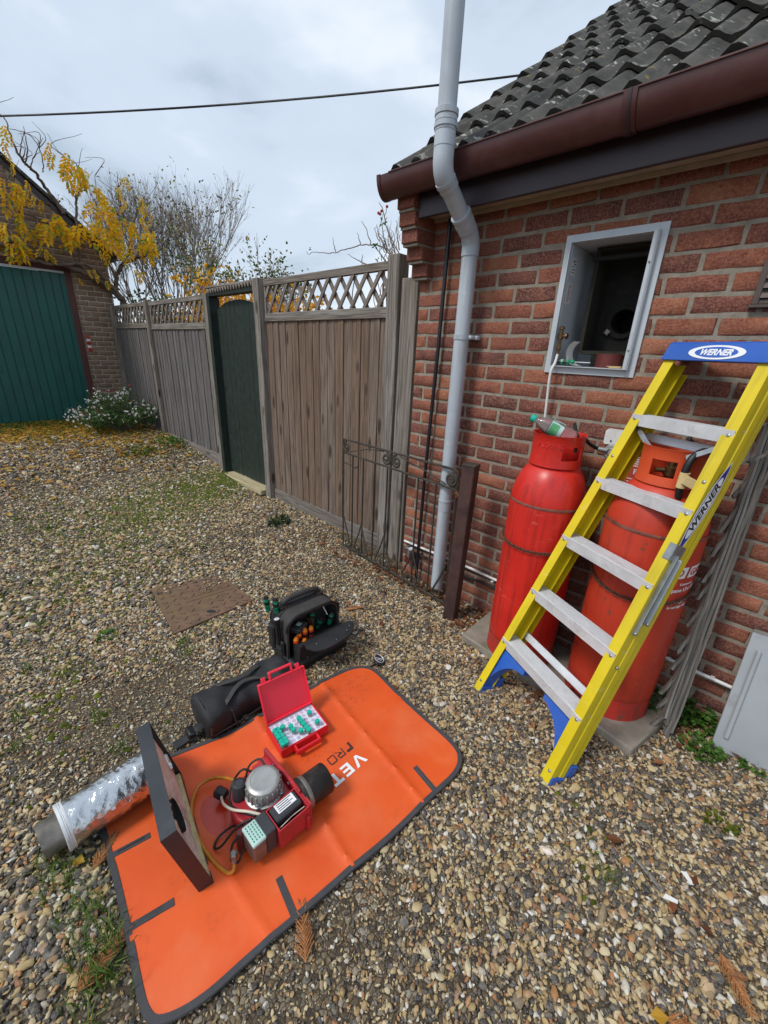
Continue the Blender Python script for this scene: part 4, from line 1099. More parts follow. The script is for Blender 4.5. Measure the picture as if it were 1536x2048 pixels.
# rusty restraining chains
def chain(label, c, r, z0, sag, a0, a1, wall_pt):
    pts = [Vector((c[0] + (r + .006) * cos(a), c[1] + (r + .006) * sin(a), z0 - sag * sin((a - a0) / (a1 - a0) * pi))) for a in [a0 + (a1 - a0) * i / 40 for i in range(41)]]
    pts = [Vector(wall_pt[0])] + pts + ([Vector(wall_pt[1])] if len(wall_pt) > 1 else [])
    ln = [0]
    for i in range(1, len(pts)): ln.append(ln[-1] + (pts[i] - pts[i - 1]).length)
    n = int(ln[-1] / .0185); b = MB()
    def at(s):
        for i in range(1, len(pts)):
            if s <= ln[i]: return pts[i - 1].lerp(pts[i], (s - ln[i - 1]) / max(ln[i] - ln[i - 1], 1e-6))
        return pts[-1]
    for k in range(n):
        p, q = at(k * .0185), at((k + 1) * .0185)
        m = align_z(p, q) @ RZ(pi / 2 * (k % 2) + .6)
        h = .0145; w_ = .0065
        loop = [(w_, 0, -.003), (w_, 0, .018), (w_ * .6, 0, .0235), (-w_ * .6, 0, .0235), (-w_, 0, .018), (-w_, 0, -.003), (-w_ * .6, 0, -.008), (w_ * .6, 0, -.008), (w_, 0, -.003)]
        b.tube(loop, .0022, 5, False, m)
    t = thing('chain', label, 'chain', (c[0], c[1] - r, z0)); B(b, 'links', MAT['rust'], t, 60)
chain('rusty chain slung round the bright red cylinder', CL, CLR, .735, .03, pi * .88, pi * 2.05, [(-1.02, -.004, .80)])
chain('rusty chain slung round the faded cylinder behind the ladder', CR, CRR, .72, .06, pi * .95, pi * 2.1, [(-.50, -.05, .75)])

# things on top of the cylinders
bt = thing('plastic_bottle', 'crumpled clear water bottle lying on top of the left red cylinder', 'bottle', (0, 0, 0),
           m=align_z(on_y(1150, 878, -.20), on_y(1062, 834, -.28)))
b = MB(); Lb = (on_y(1150, 878, -.20) - on_y(1062, 834, -.28)).length
prof = [(0, 0), (.024, .0), (.031, .008), (.031, .02), (.028, .028), (.032, .036), (.029, .046), (.032, .055), (.032, .115), (.030, .125), (.024, .145), (.014, .162), (.0115, .168), (.0115, .178)]
sc_ = Lb / .195
vs_ = []; seg = 20
for i, (r_, z) in enumerate(prof):
    for k in range(seg):
        a = 2 * pi * k / seg; q = r_ * (1 + .07 * sin(3 * a + z * 90) * (1 if .01 < z < .13 else 0)) * sc_
        vs_.append((q * cos(a), q * sin(a), z * sc_))
fs_ = [(i * seg + k, i * seg + (k + 1) % seg, (i + 1) * seg + (k + 1) % seg, (i + 1) * seg + k) for i in range(len(prof) - 1) for k in range(seg)]
b.add(vs_, fs_); b.build('bottle_body', MAT['clear'], bt, 60)
b = MB(); b.lathe([(0, .196 * sc_), (.013 * sc_, .195 * sc_), (.0145 * sc_, .19 * sc_), (.0145 * sc_, .176 * sc_), (.0125 * sc_, .175 * sc_)], 18); b.build('cap', MAT['teal_cap'], bt)
b = MB(); b.lathe([(.0335 * sc_, .060 * sc_), (.0338 * sc_, .085 * sc_), (.0335 * sc_, .112 * sc_)], 24); lb_ = b.build('label_band', MAT['label_blue'], bt, 60)
b = MB(); b.lathe([(.0345 * sc_, .076 * sc_), (.0347 * sc_, .092 * sc_), (.0345 * sc_, .110 * sc_)], 10, None, -1.4, .7); b.build('label_badge', MAT['label_green'], bt, 60)

def hose(name, label, pts, r, n=8, seg=10, mat='rubber', cat='hose'):
    b = MB(); b.tube(crv(pts, n), r, seg); o = b.build(name, MAT[mat], None, 60); return tag(o, label, cat)
hs = thing('regulator', 'white wall bracket with gas regulator between the two cylinders', 'regulator', tuple(on_y(1235, 880, 0)))
p_ = on_y(1238, 877, 0)
b = MB(); b.prism([(-.052, -.030), (.075, -.030), (.075, .040), (-.045, .040), (-.056, .030), (-.056, -.02)], 0, .022, T(p_.x, -.001, p_.z) @ RXm(pi / 2)); B(b, 'bracket', MAT['white_paint'], hs)
b = MB(); b.sphere((p_.x - .025, -.025, p_.z - .012), .004); B(b, 'screw', MAT['black_print'], hs)
q_ = on_y(1222, 905, -.05)
b = MB(); b.lathe([(0, .0), (.032, .0), (.036, .006), (.036, .016), (.030, .024), (0, .026)], 24, T(q_.x, -.028, q_.z) @ RXm(pi / 2)); b.lathe([(0, .026), (.012, .026), (.010, .04), (0, .041)], 14, T(q_.x, -.028, q_.z) @ RXm(pi / 2)); B(b, 'diaphragm', MAT['motor'], hs)
hose('pigtail_hose', 'black hose from the left cylinder collar to the white bracket', [on_y(1150, 895, -.16), on_y(1165, 876, -.14), on_y(1180, 888, -.10), on_y(1198, 898, -.06), on_y(1218, 902, -.05)], .0085)
b = MB(); b.tube([on_y(1196, 897.5, -.064), on_y(1214, 901.5, -.052)], .0105, 10); o = b.build('hose_ferrule', MAT['steel'], None); tag(o, 'crimped steel ferrule on the left hose', 'ferrule')
hose('hose_end', 'short black hose ends sticking up beside the bottle', [on_y(1149, 846, -.2), on_y(1152, 862, -.2), on_y(1156, 880, -.19), on_y(1150, 905, -.19)], .0075)
hose('pigtail_hose', 'thin black hose looping behind the right cylinder collar', [on_y(1268, 880, -.03), on_y(1284, 905, -.05), on_y(1300, 918, -.06), on_y(1335, 912, -.04), on_y(1362, 898, -.035), on_y(1378, 880, -.03), on_y(1383, 868, -.02)], .0075)
th_ = thing('thick_hose', 'thick black hose with cream tape curving out of the right cylinder collar', 'hose', (CR[0], CR[1], 1.1))
hp = [on_y(1356, 995, -.30), on_y(1362, 965, -.31), on_y(1376, 930, -.31), on_y(1392, 910, -.29), on_y(1415, 903, -.25), on_y(1440, 915, -.2)]
b = MB(); b.tube(crv(hp, 8), .0125, 12); B(b, 'hose', MAT['rubber'], th_, 60)
b = MB(); b.tube([on_y(1361, 975, -.31), on_y(1371, 945, -.312)], .0165, 12); b.cbox((-.004, -.010, -.012), (.045, .0, .022), .002, T(*on_y(1369, 962, -.322)) @ RY(.35)); B(b, 'tape_wrap', MAT['tape'], th_)
# red hazard card on the wall behind the right cylinder
pc = thing('hazard_card', 'dark red printed card on the wall behind the right cylinder', 'sign', tuple(on_y(1285, 940, -.006)))
c_ = on_y(1282, 942, -.006)
b = MB(); b.box((c_.x - .055, -.0065, c_.z - .09), (c_.x + .07, -.004, c_.z + .075)); B(b, 'card', MAT['print_red'], pc)
mm = pc.matrix_basis.inverted()
text_obj('PCI', .034, MAT['white'], pc, mm @ frame((c_.x - .005, -.0068, c_.z - .01), (1, 0, 0), (0, 0, 1), (0, -1, 0)), bold=.0006)
b = MB()
for i in range(5): b.box((c_.x - .048, -.0071, c_.z + .055 - i * .010), (c_.x + .055 - .012 * (i % 2), -.0068, c_.z + .060 - i * .010))
for i in range(2): b.box((c_.x - .048, -.0071, c_.z - .045 - i * .014), (c_.x + .01, -.0068, c_.z - .041 - i * .014))
B(b, 'card_print', MAT['white'], pc)

# ------------------------------------------------------------------ yellow step ladder
PH, TH = radians(-26.28), radians(21.0)
la = Vector((cos(PH), sin(PH), 0)); ln_ = Vector((-sin(PH), cos(PH), 0)); lz = Vector((0, 0, 1))
lu = lz * cos(TH) + ln_ * sin(TH); lv = ln_ * cos(TH) - lz * sin(TH)          # along the rails / into the depth
LM = frame((-.5240, -.7179, 0), la, lv, lu)
ld = thing('step_ladder', 'yellow fibreglass step ladder with blue top leaning folded against the wall', 'ladder', m=LM)
LT = 1.687
def hw(s): return .2697 - .0491 * s                   # half width of the outer faces
def rail(side, name, v0, depth, fl, s0, s1, mat, inset=0.0):
    """channel section rail, flanges pointing inwards"""
    th_ = .0035
    sec = [(0, 0), (fl, 0), (fl, th_), (th_, th_), (th_, depth * .36), (th_ + .003, depth * .40), (th_ + .003, depth * .60), (th_, depth * .64), (th_, depth - th_), (fl, depth - th_), (fl, depth), (0, depth), (0, depth * .66), (.003, depth * .62), (.003, depth * .38), (0, depth * .34)]
    b = MB(); vs_ = []
    n = len(sec)
    for s_ in (s0, s1):
        for (x, y) in sec: vs_.append((side * (hw(s_) - inset - x), v0 + y, s_))
    fs_ = [(i, (i + 1) % n, n + (i + 1) % n, n + i) for i in range(n)] + [tuple(range(n)), tuple(range(2 * n - 1, n - 1, -1))]
    b.add(vs_, fs_); return b.build(name, mat, ld, 25)
for side in (-1, 1):
    rail(side, 'front_rail', 0, .074, .042, .0, LT, MAT['yellow'])
    rail(side, 'rear_rail', .078, .040, .030, .06, LT - .02, MAT['yellow'], .006)
RT = RXm(0)
for i in range(5):
    s_ = .2871 + .2843 * i; x = hw(s_) - .0045
    # the tread is level in the world: lean it back out of the rail plane
    m = T(0, .004, s_) @ RXm(TH)
    b = MB()
    D = .074 if i < 3 else .050
    b.box((-x, 0, -.014), (x, .003, .030), m)                                    # front lip
    b.box((-x, .003, .026), (x, D, .0285), m)                                     # tread plate
    b.box((-x, D - .003, .0), (x, D, .026), m)
    st_ = b.build('step', MAT['alu'], ld, 25)
    b = MB()
    for k in range(11 if i < 3 else 8): b.box((-x + .003, .008 + k * .0058, .0286), (x - .003, .0108 + k * .0058, .0306), m)
    b.build('tread_ridges', MAT['alu'], st_, 25)
    for side in (-1, 1):
        b = MB(); b.sphere((side * (hw(s_) - .020), -.001, s_ + .012), .0068, 10, 6, None, (1, .5, 1)); b.build('rivet', MAT['steel'], ld)
for s_ in (.06, 1.27):
    for side in (-1, 1):
        b = MB(); b.sphere((side * (hw(s_) - .018), -.001, s_), .0068, 10, 6, None, (1, .5, 1)); b.build('rivet', MAT['steel'], ld)
for s_ in (.55, .75):
    b = MB(); b.sphere((hw(s_) + .001, .035, s_), .006, 10, 6); b.build('rivet', MAT['steel'], ld)
# rear cross bars and the bar under the top step
for (s_, v_) in ((.345, .092), (1.375, .085)):
    b = MB(); x = hw(s_) - .01; b.cbox((-x, v_, s_), (x, v_ + .008, s_ + .035), .002); b.build('rear_bar', MAT['alu'], ld)
for side in (-1, 1):
    b = MB(); b.cbox((-.010, -.0015, -.065), (.010, .0015, .065), .001, T(side * .125, .03, 1.375) @ RY(side * .95)); b.build('step_brace', MAT['steel'], ld)
# steel spreader arms on the right rail
b = MB(); b.cbox((hw(1.0) - .022, -.0045, .985), (hw(1.0) + .0055, .0, 1.045), .001); b.cbox((hw(1.0) + .001, -.0045, .985), (hw(1.0) + .0055, .05, 1.045), .001); b.build('spreader_bracket', MAT['steel'], ld)
for (v_, s0, s1) in ((.012, .70, 1.01), (.040, .745, 1.0)):
    b = MB(); m = align_z((hw(s0) + .008, v_ + (.004 if v_ < .03 else .012), s0), (hw(s1) + .008, v_ + .006, s1)); l_ = s1 - s0
    b.cbox((-.009, -.002, -.008), (.009, .002, l_), .0015, m @ RZ(pi / 2)); a_ = b.build('spreader_arm', MAT['steel'], ld)
    b = MB(); b.sphere((hw(s0) + .012, v_ + (.004 if v_ < .03 else .012), s0), .007, 10, 6); b.build('pivot', MAT['steel'], a_)
# blue feet and knee braces
for side in (-1, 1):
    b = MB(); x0 = side * (hw(0) + .003); x1 = side * (hw(0) - .046)
    lo, hi = min(x0, x1), max(x0, x1)
    b.cbox((lo, .003, -.012), (hi, .079, .045), .004); b.cbox((lo + .004, .08, .045), (hi - .004, .122, .10), .003)
    b.build('foot', MAT['blue'], ld)
    # arched brace from the foot to the bottom step
    pts = []
    n = 12
    xo = side * (hw(.02) - .036)
    for k in range(n + 1):
        t_ = k / n; a = t_ * pi / 2
        pts.append((xo - side * (.165 * (1 - cos(a))), .02 + .225 * sin(a)))
    up = [(xo, .02), (xo, .255), (xo - side * .165, .262)]
    poly = [(xo, .02)] + pts[1:] + [(xo - side * .165, .268), (xo - side * .02, .268), (xo + side * .006, .22), (xo + side * .012, .03)]
    b = MB(); b.prism([(x, z) for x, z in poly], .012, .066, XZ); b.build('knee_brace', MAT['blue'], ld, 40)
# top cap with its name
b = MB(); ct, cb, cw = LT + .062, LT - .012, hw(LT) + .010
vs_ = []
for (z, w0, v0, v1) in ((cb, cw, -.012, .135), (cb + .066, cw - .004, -.010, .133), (ct, cw - .008, -.005, .128)):
    zb_ = z + (.040 if z == cb else 0); vs_ += [(-w0, v0, z), (w0, v0, z), (w0, v1 - .035, zb_), (-w0, v1 - .035, zb_)]
b.add(vs_, [(3, 2, 1, 0), (8, 9, 10, 11)] + [(j * 4 + i, j * 4 + (i + 1) % 4, (j + 1) * 4 + (i + 1) % 4, (j + 1) * 4 + i) for j in range(2) for i in range(4)])
cap_ = b.build('top_cap', MAT['blue'], ld, 30)
md = cap_.modifiers.new('edge', 'BEVEL'); md.width = .003; md.segments = 2
def ellipse(a, b_, n=40): return [(a * cos(2 * pi * k / n), b_ * sin(2 * pi * k / n)) for k in range(n)]
FXc = frame((0.0, -.0125, cb + .032), (1, 0, 0), (0, .03, 1), (0, -1, .03))
for (a, b_, mt, off) in ((.098, .026, 'white', .0004), (.074, .0195, 'blue', .0008)):
    b = MB(); b.prism(ellipse(a, b_), off - .0003, off, FXc); b.build('logo', MAT[mt], cap_, 20)
text_obj('WERNER', .030, MAT['white'], cap_, FXc @ T(.0, -.001, .0011), shear=.25, bold=.0012, ext=.0002, xs=.92)
# oval decal on the outside of the right rail
sD = 1.19; FXd = frame((hw(sD) + .0008, .030, sD), (0, .14, 1), (0, -1, .14), (1, 0, 0)) 
dm = Matrix.Rotation(radians(0), 4, 'Z')
def leaf_shape(a, b_, n=24): return [(a * (2 * k / n - 1), -b_ * sin(pi * k / n) ** .8) for k in range(n + 1)] + [(a * (1 - 2 * k / n), b_ * sin(pi * k / n) ** .8) for k in range(1, n)]
FXd = frame((hw(sD) + .0036, .034, sD), Vector((-.0576, .12, 1)).normalized(), Vector((0, -1, .12)).normalized(), (1, 0, .0576))
for (a, b_, mt, off) in ((.178, .027, 'white', .0003), (.170, .0225, 'deep_blue', .0006), (.118, .0195, 'white', .0009)):
    b = MB(); b.prism(leaf_shape(a, b_) if mt != 'white' or a > .15 else ellipse(a, b_), off - .0002, off, FXd); b.build('decal', MAT[mt], ld, 20)
text_obj('WERNER', .036, MAT['black_print'], ld, FXd @ T(0, 0, .0012), shear=.2, bold=.0012, ext=.0001, xs=1.25)
# small warning marks on the third step
s3 = .2871 + .2843 * 2; m3 = T(-.05, .0032, s3 + .010) @ RXm(TH)
b = MB(); b.prism([(-.010, -.008), (.010, -.008), (0, .010)], -.0004, .0, m3 @ T(-.03, 0, 0) @ RXm(pi / 2)); b.build('warning_mark', MAT['tape'], ld)
for k in range(2):
    b = MB(); b.prism(ellipse(.009, .009, 16), -.0004, .0, m3 @ T(-.008 + k * .021, 0, 0) @ RXm(pi / 2)); b.build('warning_mark', MAT['blue'] if k == 0 else MAT['steel'], ld)

# ------------------------------------------------------------------ rotten folded trellis and grey sheet by the wall
tb = on_z(1328, 1478, .0); tt = on_y(1560, 838, -.045)
ot = thing('folded_trellis', 'rotten silver grey folded trellis leaning against the wall', 'trellis', m=align_z(tb, tt))
Lt = (tt - tb).length
mi = ot.matrix_basis.inverted().to_3x3()
ax_x = (mi @ Vector((-.80, -.60, 0))); ax_x.z = 0; ax_x.normalize()          # towards the left in the picture
ax_y = Vector((0, 0, 1)).cross(ax_x)
def tl(u_, v_, z): return (ax_x * u_ + ax_y * v_ + Vector((0, 0, z)))
for k in range(4):
    b = MB(); z0 = random.uniform(-.01, .05) + .03 * k; u0 = -.018 + .0135 * k; nn = 16
    vs_ = []
    for i in range(nn + 1):
        z = z0 + (Lt - .01 * k - z0) * i / nn; wv = random.uniform(-.0035, .0035)
        for (du, dv) in ((0, -.015), (.0105, -.015), (.0105, .015), (0, .015)): vs_.append(tl(u0 + du + wv, dv + .003 * (k % 2) - .004 * k, z))
    fs_ = [(i * 4 + q, i * 4 + (q + 1) % 4, (i + 1) * 4 + (q + 1) % 4, (i + 1) * 4 + q) for i in range(nn) for q in range(4)] + [(3, 2, 1, 0), tuple(nn * 4 + q for q in range(4))]
    b.add(vs_, fs_); b.build('long_slat', MAT['old_wood'], ot, 30)
for k in range(12):
    z = .09 + k * (Lt - .12) / 12 + random.uniform(-.01, .01); lg = random.uniform(.045, .105)
    b = MB(); w0 = .010; p = tl(.030, -.014, z); q = tl(.030 + random.uniform(.018, .036), -.022, z - lg)
    m = align_z(p, q); l_ = (Vector(q) - Vector(p)).length
    tip = [random.uniform(-.012, .010) for _ in range(4)]
    b.add([(-w0, -.007, -.02), (w0, -.007, -.02), (w0, .007, -.02), (-w0, .007, -.02), (-w0, -.006, l_ + tip[0]), (w0 * .8, -.006, l_ + tip[1]), (w0, .006, l_ + tip[2]), (-w0 * .6, .006, l_ + tip[3])],
          [(0, 3, 2, 1), (4, 5, 6, 7), (0, 1, 5, 4), (1, 2, 6, 5), (2, 3, 7, 6), (3, 0, 4, 7)], m)
    b.build('slat_stub', MAT['old_wood'], ot, 30)
b = MB(); p, q = on_y(1496, 925, -.16), on_y(1545, 902, -.10); m = align_z(p, q)
b.cbox((-.009, -.005, 0), (.009, .005, (q - p).length), .002, ot.matrix_basis.inverted() @ m); b.build('slat_stub', MAT['old_wood'], ot, 30)

s0, s1, s2 = on_z(1420, 1492, .006), on_z(1540, 1549, .006), on_y(1503, 1257, -.012)
su = (s1 - s0).normalized(); sw = (s2 - s0); sn = su.cross(sw).normalized(); sw2 = sn.cross(su).normalized(); hgt_ = sw.dot(sw2); sk = sw.dot(su)
gs = thing('sheet_panel', 'flat scuffed grey metal panel leaning on the wall at lower right', 'panel', m=frame(s0, su, sw2, sn))
b = MB(); b.prism([(0, 0), (.62, 0), (.62, hgt_), (sk * .15, hgt_)], -.012, 0.0); sh = b.build('sheet', MAT['sheet'], gs, 25)
md = sh.modifiers.new('edge', 'BEVEL'); md.width = .002; md.segments = 1
b = MB(); b.cbox((-.001, hgt_ - .010, -.016), (.62, hgt_ + .0035, .0025), .001); b.build('top_fold', MAT['spigot'], gs)
b = MB(); b.cbox((.028, .065, .0005), (.046, hgt_ * .86, .012), .004); b.build('handle_strip', MAT['sheet'], gs)

# ------------------------------------------------------------------ orange work mat
outline = [(-1.395, -2.085), (-1.232, -2.085), (-1.156, -2.090), (-1.091, -2.092), (-.917, -2.106), (-.784, -2.120), (-.726, -2.122), (-.690, -2.108), (-.662, -2.060),
           (-.645, -1.995), (-.636, -1.90), (-.620, -1.757), (-.60, -1.569), (-.580, -1.408), (-.568, -1.20), (-.558, -1.069), (-.576, -1.0), (-.632, -.962), (-.795, -.945), (-1.007, -.922),
           (-1.15, -.905), (-1.215, -.922), (-1.258, -.985), (-1.281, -1.104), (-1.290, -1.221), (-1.308, -1.478), (-1.325, -1.60), (-1.352, -1.70), (-1.385, -1.82), (-1.412, -1.98), (-1.42, -2.05)]
op = crv([(x, y, 0) for x, y in outline + outline[:1]], 4)[:-1]
def mat_height(x, y):
    """folds left from the bag it travels in, and soft waves"""
    f1 = .010 * math.exp(-abs(y + 1.20 + .12 * (x + .9)) / .010)
    f2 = .009 * math.exp(-abs(y + 1.53 + .10 * (x + .9)) / .010) + .006 * math.exp(-abs(y + 1.85 - .05 * (x + .9)) / .010)
    f3 = .006 * math.exp(-abs(x + .93 + .06 * (y + 1.5)) / .010)
    wv = .0045 * sin(5.3 * x + 2.1) * sin(4.6 * y + .7) + .003 * sin(11 * x - 3 * y)
    ed = .010 * math.exp(-((x + 1.31) / .05) ** 2) * math.exp(-((y + 1.50) / .07) ** 2)
    return .0215 + f1 + f2 + f3 + wv * 1.0 + ed
bm = bmesh.new()
vs_ = [bm.verts.new((p.x, p.y, 0)) for p in op]
bm.faces.new(vs_)
for axis, lo, hi, n in ((0, -1.45, -.52, 80), (1, -2.16, -.86, 112)):
    for i in range(1, n):
        co = [0, 0, 0]; no = [0, 0, 0]; co[axis] = lo + (hi - lo) * i / n; no[axis] = 1
        bmesh.ops.bisect_plane(bm, geom=bm.verts[:] + bm.edges[:] + bm.faces[:], plane_co=co, plane_no=no)
for v in bm.verts: v.co.z = mat_height(v.co.x, v.co.y)
bmesh.ops.recalc_face_normals(bm, faces=bm.faces)
if sum(f.normal.z for f in bm.faces) < 0: bmesh.ops.reverse_faces(bm, faces=bm.faces)
ret = bmesh.ops.extrude_face_region(bm, geom=bm.faces[:])
for v in [g_ for g_ in ret['geom'] if isinstance(g_, bmesh.types.BMVert)]: v.co.z += .002
bmesh.ops.recalc_face_normals(bm, faces=bm.faces)
me = bpy.data.meshes.new('sheet'); bm.to_mesh(me); bm.free(); smooth_mesh(me, 50); me.materials.append(MAT['mat'])
wm = thing('work_mat', 'orange vinyl work mat with dark grey edging spread on the gravel', 'mat', (-.95, -1.5, 0))
o = link(bpy.data.objects.new('sheet', me), wm); o.matrix_basis = wm.matrix_basis.inverted()
def mat_pt(x, y, h=.0025): return Vector((x, y, mat_height(x, y) + .002 + h))
def ribbon(path, w_, name, mat, closed=False, h=.0022):
    n = len(path); vs_ = []; fs_ = []
    for i, p in enumerate(path):
        a = path[(i + 1) % n] if closed or i < n - 1 else p; c = path[i - 1] if closed or i > 0 else p
        t_ = Vector((a[0] - c[0], a[1] - c[1], 0)).normalized(); nn = Vector((-t_.y, t_.x, 0))
        for s_, hh in ((-1, -.0035), (-.8, h), (.8, h), (1, -.0035)):
            q = Vector((p[0], p[1], 0)) + nn * (s_ * w_ / 2); vs_.append((q.x, q.y, mat_height(q.x, q.y) + .002 + hh))
    rng_ = range(n) if closed else range(n - 1)
    for i in rng_:
        j = (i + 1) % n
        for k in range(3): fs_.append((i * 4 + k, j * 4 + k, j * 4 + k + 1, i * 4 + k + 1))
    o = raw(name, vs_, fs_, mat, wm, 60); o.matrix_basis = wm.matrix_basis.inverted(); return o
ribbon([(p.x, p.y) for p in op], .020, 'edging', MAT['mat_edge'], True)
for (a, c) in (((-1.157, -2.086), (-1.138, -1.979)), ((-.92, -2.100), (-.894, -1.992)), ((-.620, -1.761), (-.735, -1.742)), ((-.566, -1.172), (-.682, -1.155))):
    a, c = Vector((*a, 0)), Vector((*c, 0))
    ribbon([tuple(a.lerp(c, k / 6))[:2] for k in range(7)], .024, 'slit_binding', MAT['mat_edge'])
b = MB(); b.tube([mat_pt(-1.154, -2.07, .0026), mat_pt(-1.142, -1.995, .0026)], .0022, 5); B(b, 'slit', MAT['black_print'], wm)
b = MB(); b.tube([mat_pt(-.58, -1.171, .0026), mat_pt(-.67, -1.158, .0026)], .0022, 5); B(b, 'slit', MAT['black_print'], wm)
# printed name: reads from the far right towards the burner, upside down for the camera
e1 = (on_z(612, 1588, .024) - on_z(700, 1514, .024)); e1.z = 0; e1.normalize(); e2 = Vector((0, 0, 1)).cross(e1)
org = on_z(709, 1512, .024)
def on_mat(v, h=.0022):
    q = org + e1 * v.x + e2 * v.y; return wm.matrix_basis.inverted() @ mat_pt(q.x, q.y, h)
def strokes(polys, mat, name):
    for poly in polys:
        vs_ = [on_mat(Vector((x, y, 0))) for x, y in poly]
        raw(name, vs_, [tuple(range(len(poly)))], mat, wm)
HT = .050
def V_(x, w_, h=HT, t_=.013):
    return [[(x, h), (x + t_, h), (x + w_ / 2, t_ * .9), (x + w_ / 2, 0), (x + w_ / 2 - t_ * .45, 0)], [(x + w_ - t_, h), (x + w_, h), (x + w_ / 2 + t_ * .45, 0), (x + w_ / 2, 0), (x + w_ / 2, t_ * .9)]]
def E_(x, w_, h=HT, t_=.012):
    return [[(x, 0), (x + t_, 0), (x + t_, h), (x, h)]] + [[(x + t_, y0), (x + w_, y0), (x + w_, y0 + t_ * .85), (x + t_, y0 + t_ * .85)] for y0 in (0, h / 2 - t_ * .42, h - t_ * .85)]
def T_(x, w_, h=HT, t_=.012):
    return [[(x, h - t_), (x + w_, h - t_), (x + w_, h), (x, h)], [(x + w_ / 2 - t_ / 2, 0), (x + w_ / 2 + t_ / 2, 0), (x + w_ / 2 + t_ / 2, h - t_), (x + w_ / 2 - t_ / 2, h - t_)]]
def O_(x, w_, h=HT, t_=.011):
    return [[(x, 0), (x + t_, 0), (x + t_, h), (x, h)], [(x + w_ - t_, 0), (x + w_, 0), (x + w_, h), (x + w_ - t_, h)], [(x + t_, 0), (x + w_ - t_, 0), (x + w_ - t_, t_), (x + t_, t_)], [(x + t_, h - t_), (x + w_ - t_, h - t_), (x + w_ - t_, h), (x + t_, h)]]
strokes(V_(-.028, .055) + E_(.040, .040) + T_(.092, .045) + O_(.150, .048), MAT['white'], 'printed_letter')
def outl(pts, closed=True, w_=.0042):
    """thin drawn outline"""
    n = len(pts); out = []
    for i in range(n if closed else n - 1):
        a, c = Vector(pts[i]), Vector(pts[(i + 1) % n]); d = (c - a).normalized(); nn = Vector((-d.y, d.x)) * w_ / 2; a2 = a - d * w_ / 2; c2 = c + d * w_ / 2
        out.append([tuple(a2 - nn), tuple(c2 - nn), tuple(c2 + nn), tuple(a2 + nn)])
    return out
y0 = -.062; h = .030
def P2(x): return outl([(x, y0), (x + .005, y0), (x + .005, y0 + h - .006), (x + .024, y0 + h - .006), (x + .027, y0 + h - .003), (x + .024, y0 + h), (x, y0 + h)])
def R2(x): return outl([(x, y0), (x, y0 + h), (x + .026, y0 + h), (x + .029, y0 + h * .6), (x + .010, y0 + h * .45), (x + .030, y0)], False)
def O2(x): return outl([(x + .004, y0), (x + .026, y0), (x + .030, y0 + .005), (x + .030, y0 + h - .005), (x + .026, y0 + h), (x + .004, y0 + h), (x, y0 + h - .005), (x, y0 + .005)])
def A2(x): return outl([(x, y0), (x + .014, y0 + h), (x + .028, y0)], False)
def C2(x): return outl([(x + .030, y0 + .004), (x + .026, y0), (x + .004, y0), (x, y0 + .005), (x, y0 + h - .005), (x + .004, y0 + h), (x + .026, y0 + h), (x + .030, y0 + h - .004)], False)
strokes(P2(-.020) + R2(.020) + O2(.062) + P2(.118) + A2(.152) + C2(.190), MAT['print_dark'], 'printed_letter')

# ------------------------------------------------------------------ flue hood: black tray with foil-wrapped flue
Bf = on_z(428, 1765, .028); Wv = Vector((-.419, .067, 0)); Uv = Vector((-.012, -.066, .312))
wu = Wv.normalized(); uu = (Uv - wu * Uv.dot(wu)).normalized(); nn = uu.cross(wu).normalized()     # nn points to the back?
if nn.y > 0: nn = -nn
Sw, Su, TK = .424, .312, .042
fh = thing('flue_hood', 'black square boiler hood with stained lining standing on edge on the mat', 'flue hood', m=T(*Bf))
def FH(x, y, z): return Bf + wu * x + uu * y + nn * z        # x along, y up, z to the back
inv = fh.matrix_basis.inverted()
def fbox(b, x0, x1, y0, y1, z0, z1):
    vs_ = [FH(x, y, z) for z in (z0, z1) for (x, y) in ((x0, y0), (x1, y0), (x1, y1), (x0, y1))]
    b.add(vs_, [(0, 3, 2, 1), (4, 5, 6, 7), (0, 1, 5, 4), (1, 2, 6, 5), (2, 3, 7, 6), (3, 0, 4, 7)], inv)
b = MB(); t_ = .003
fbox(b, 0, Sw, 0, t_, 0, TK); fbox(b, 0, Sw, Su - t_, Su, 0, TK); fbox(b, 0, t_, t_, Su - t_, 0, TK); fbox(b, Sw - t_, Sw, t_, Su - t_, 0, TK); fbox(b, t_, Sw - t_, t_, Su - t_, TK - t_, TK - .0005)
o = b.build('tray', MAT['tray_black'], fh, 25)
# insulation board with the flue hole
hcx, hcy, hr = Sw * .36, Su * .52, .054; b = MB(); N = 40; zf = .014
def edge(k):
    a = 2 * pi * k / N; c, s_ = cos(a), sin(a); x0, x1, y0_, y1 = t_ + .001, Sw - t_ - .001, t_ + .001, Su - t_ - .001
    tt_ = min(((x1 - hcx) / c) if c > 1e-6 else 9, ((x0 - hcx) / c) if c < -1e-6 else 9, ((y1 - hcy) / s_) if s_ > 1e-6 else 9, ((y0_ - hcy) / s_) if s_ < -1e-6 else 9)
    return hcx + tt_ * c, hcy + tt_ * s_
vs_ = []
for k in range(N):
    a = 2 * pi * k / N; ex, ey = edge(k); hx, hy = hcx + hr * cos(a), hcy + hr * sin(a)
    for f_, dz in ((0, zf + .01), (.25, zf + random.uniform(-.004, .004)), (.6, zf + random.uniform(-.005, .005)), (1, zf + random.uniform(-.003, .003))):
        vs_.append(FH(hx + (ex - hx) * f_, hy + (ey - hy) * f_, dz))
    vs_.append(FH(hx, hy, TK - .004))
fs_ = []
for k in range(N):
    k2 = (k + 1) % N
    for i in range(3): fs_.append((k * 5 + i, k * 5 + i + 1, k2 * 5 + i + 1, k2 * 5 + i))
    fs_.append((k * 5, k2 * 5, k2 * 5 + 4, k * 5 + 4))
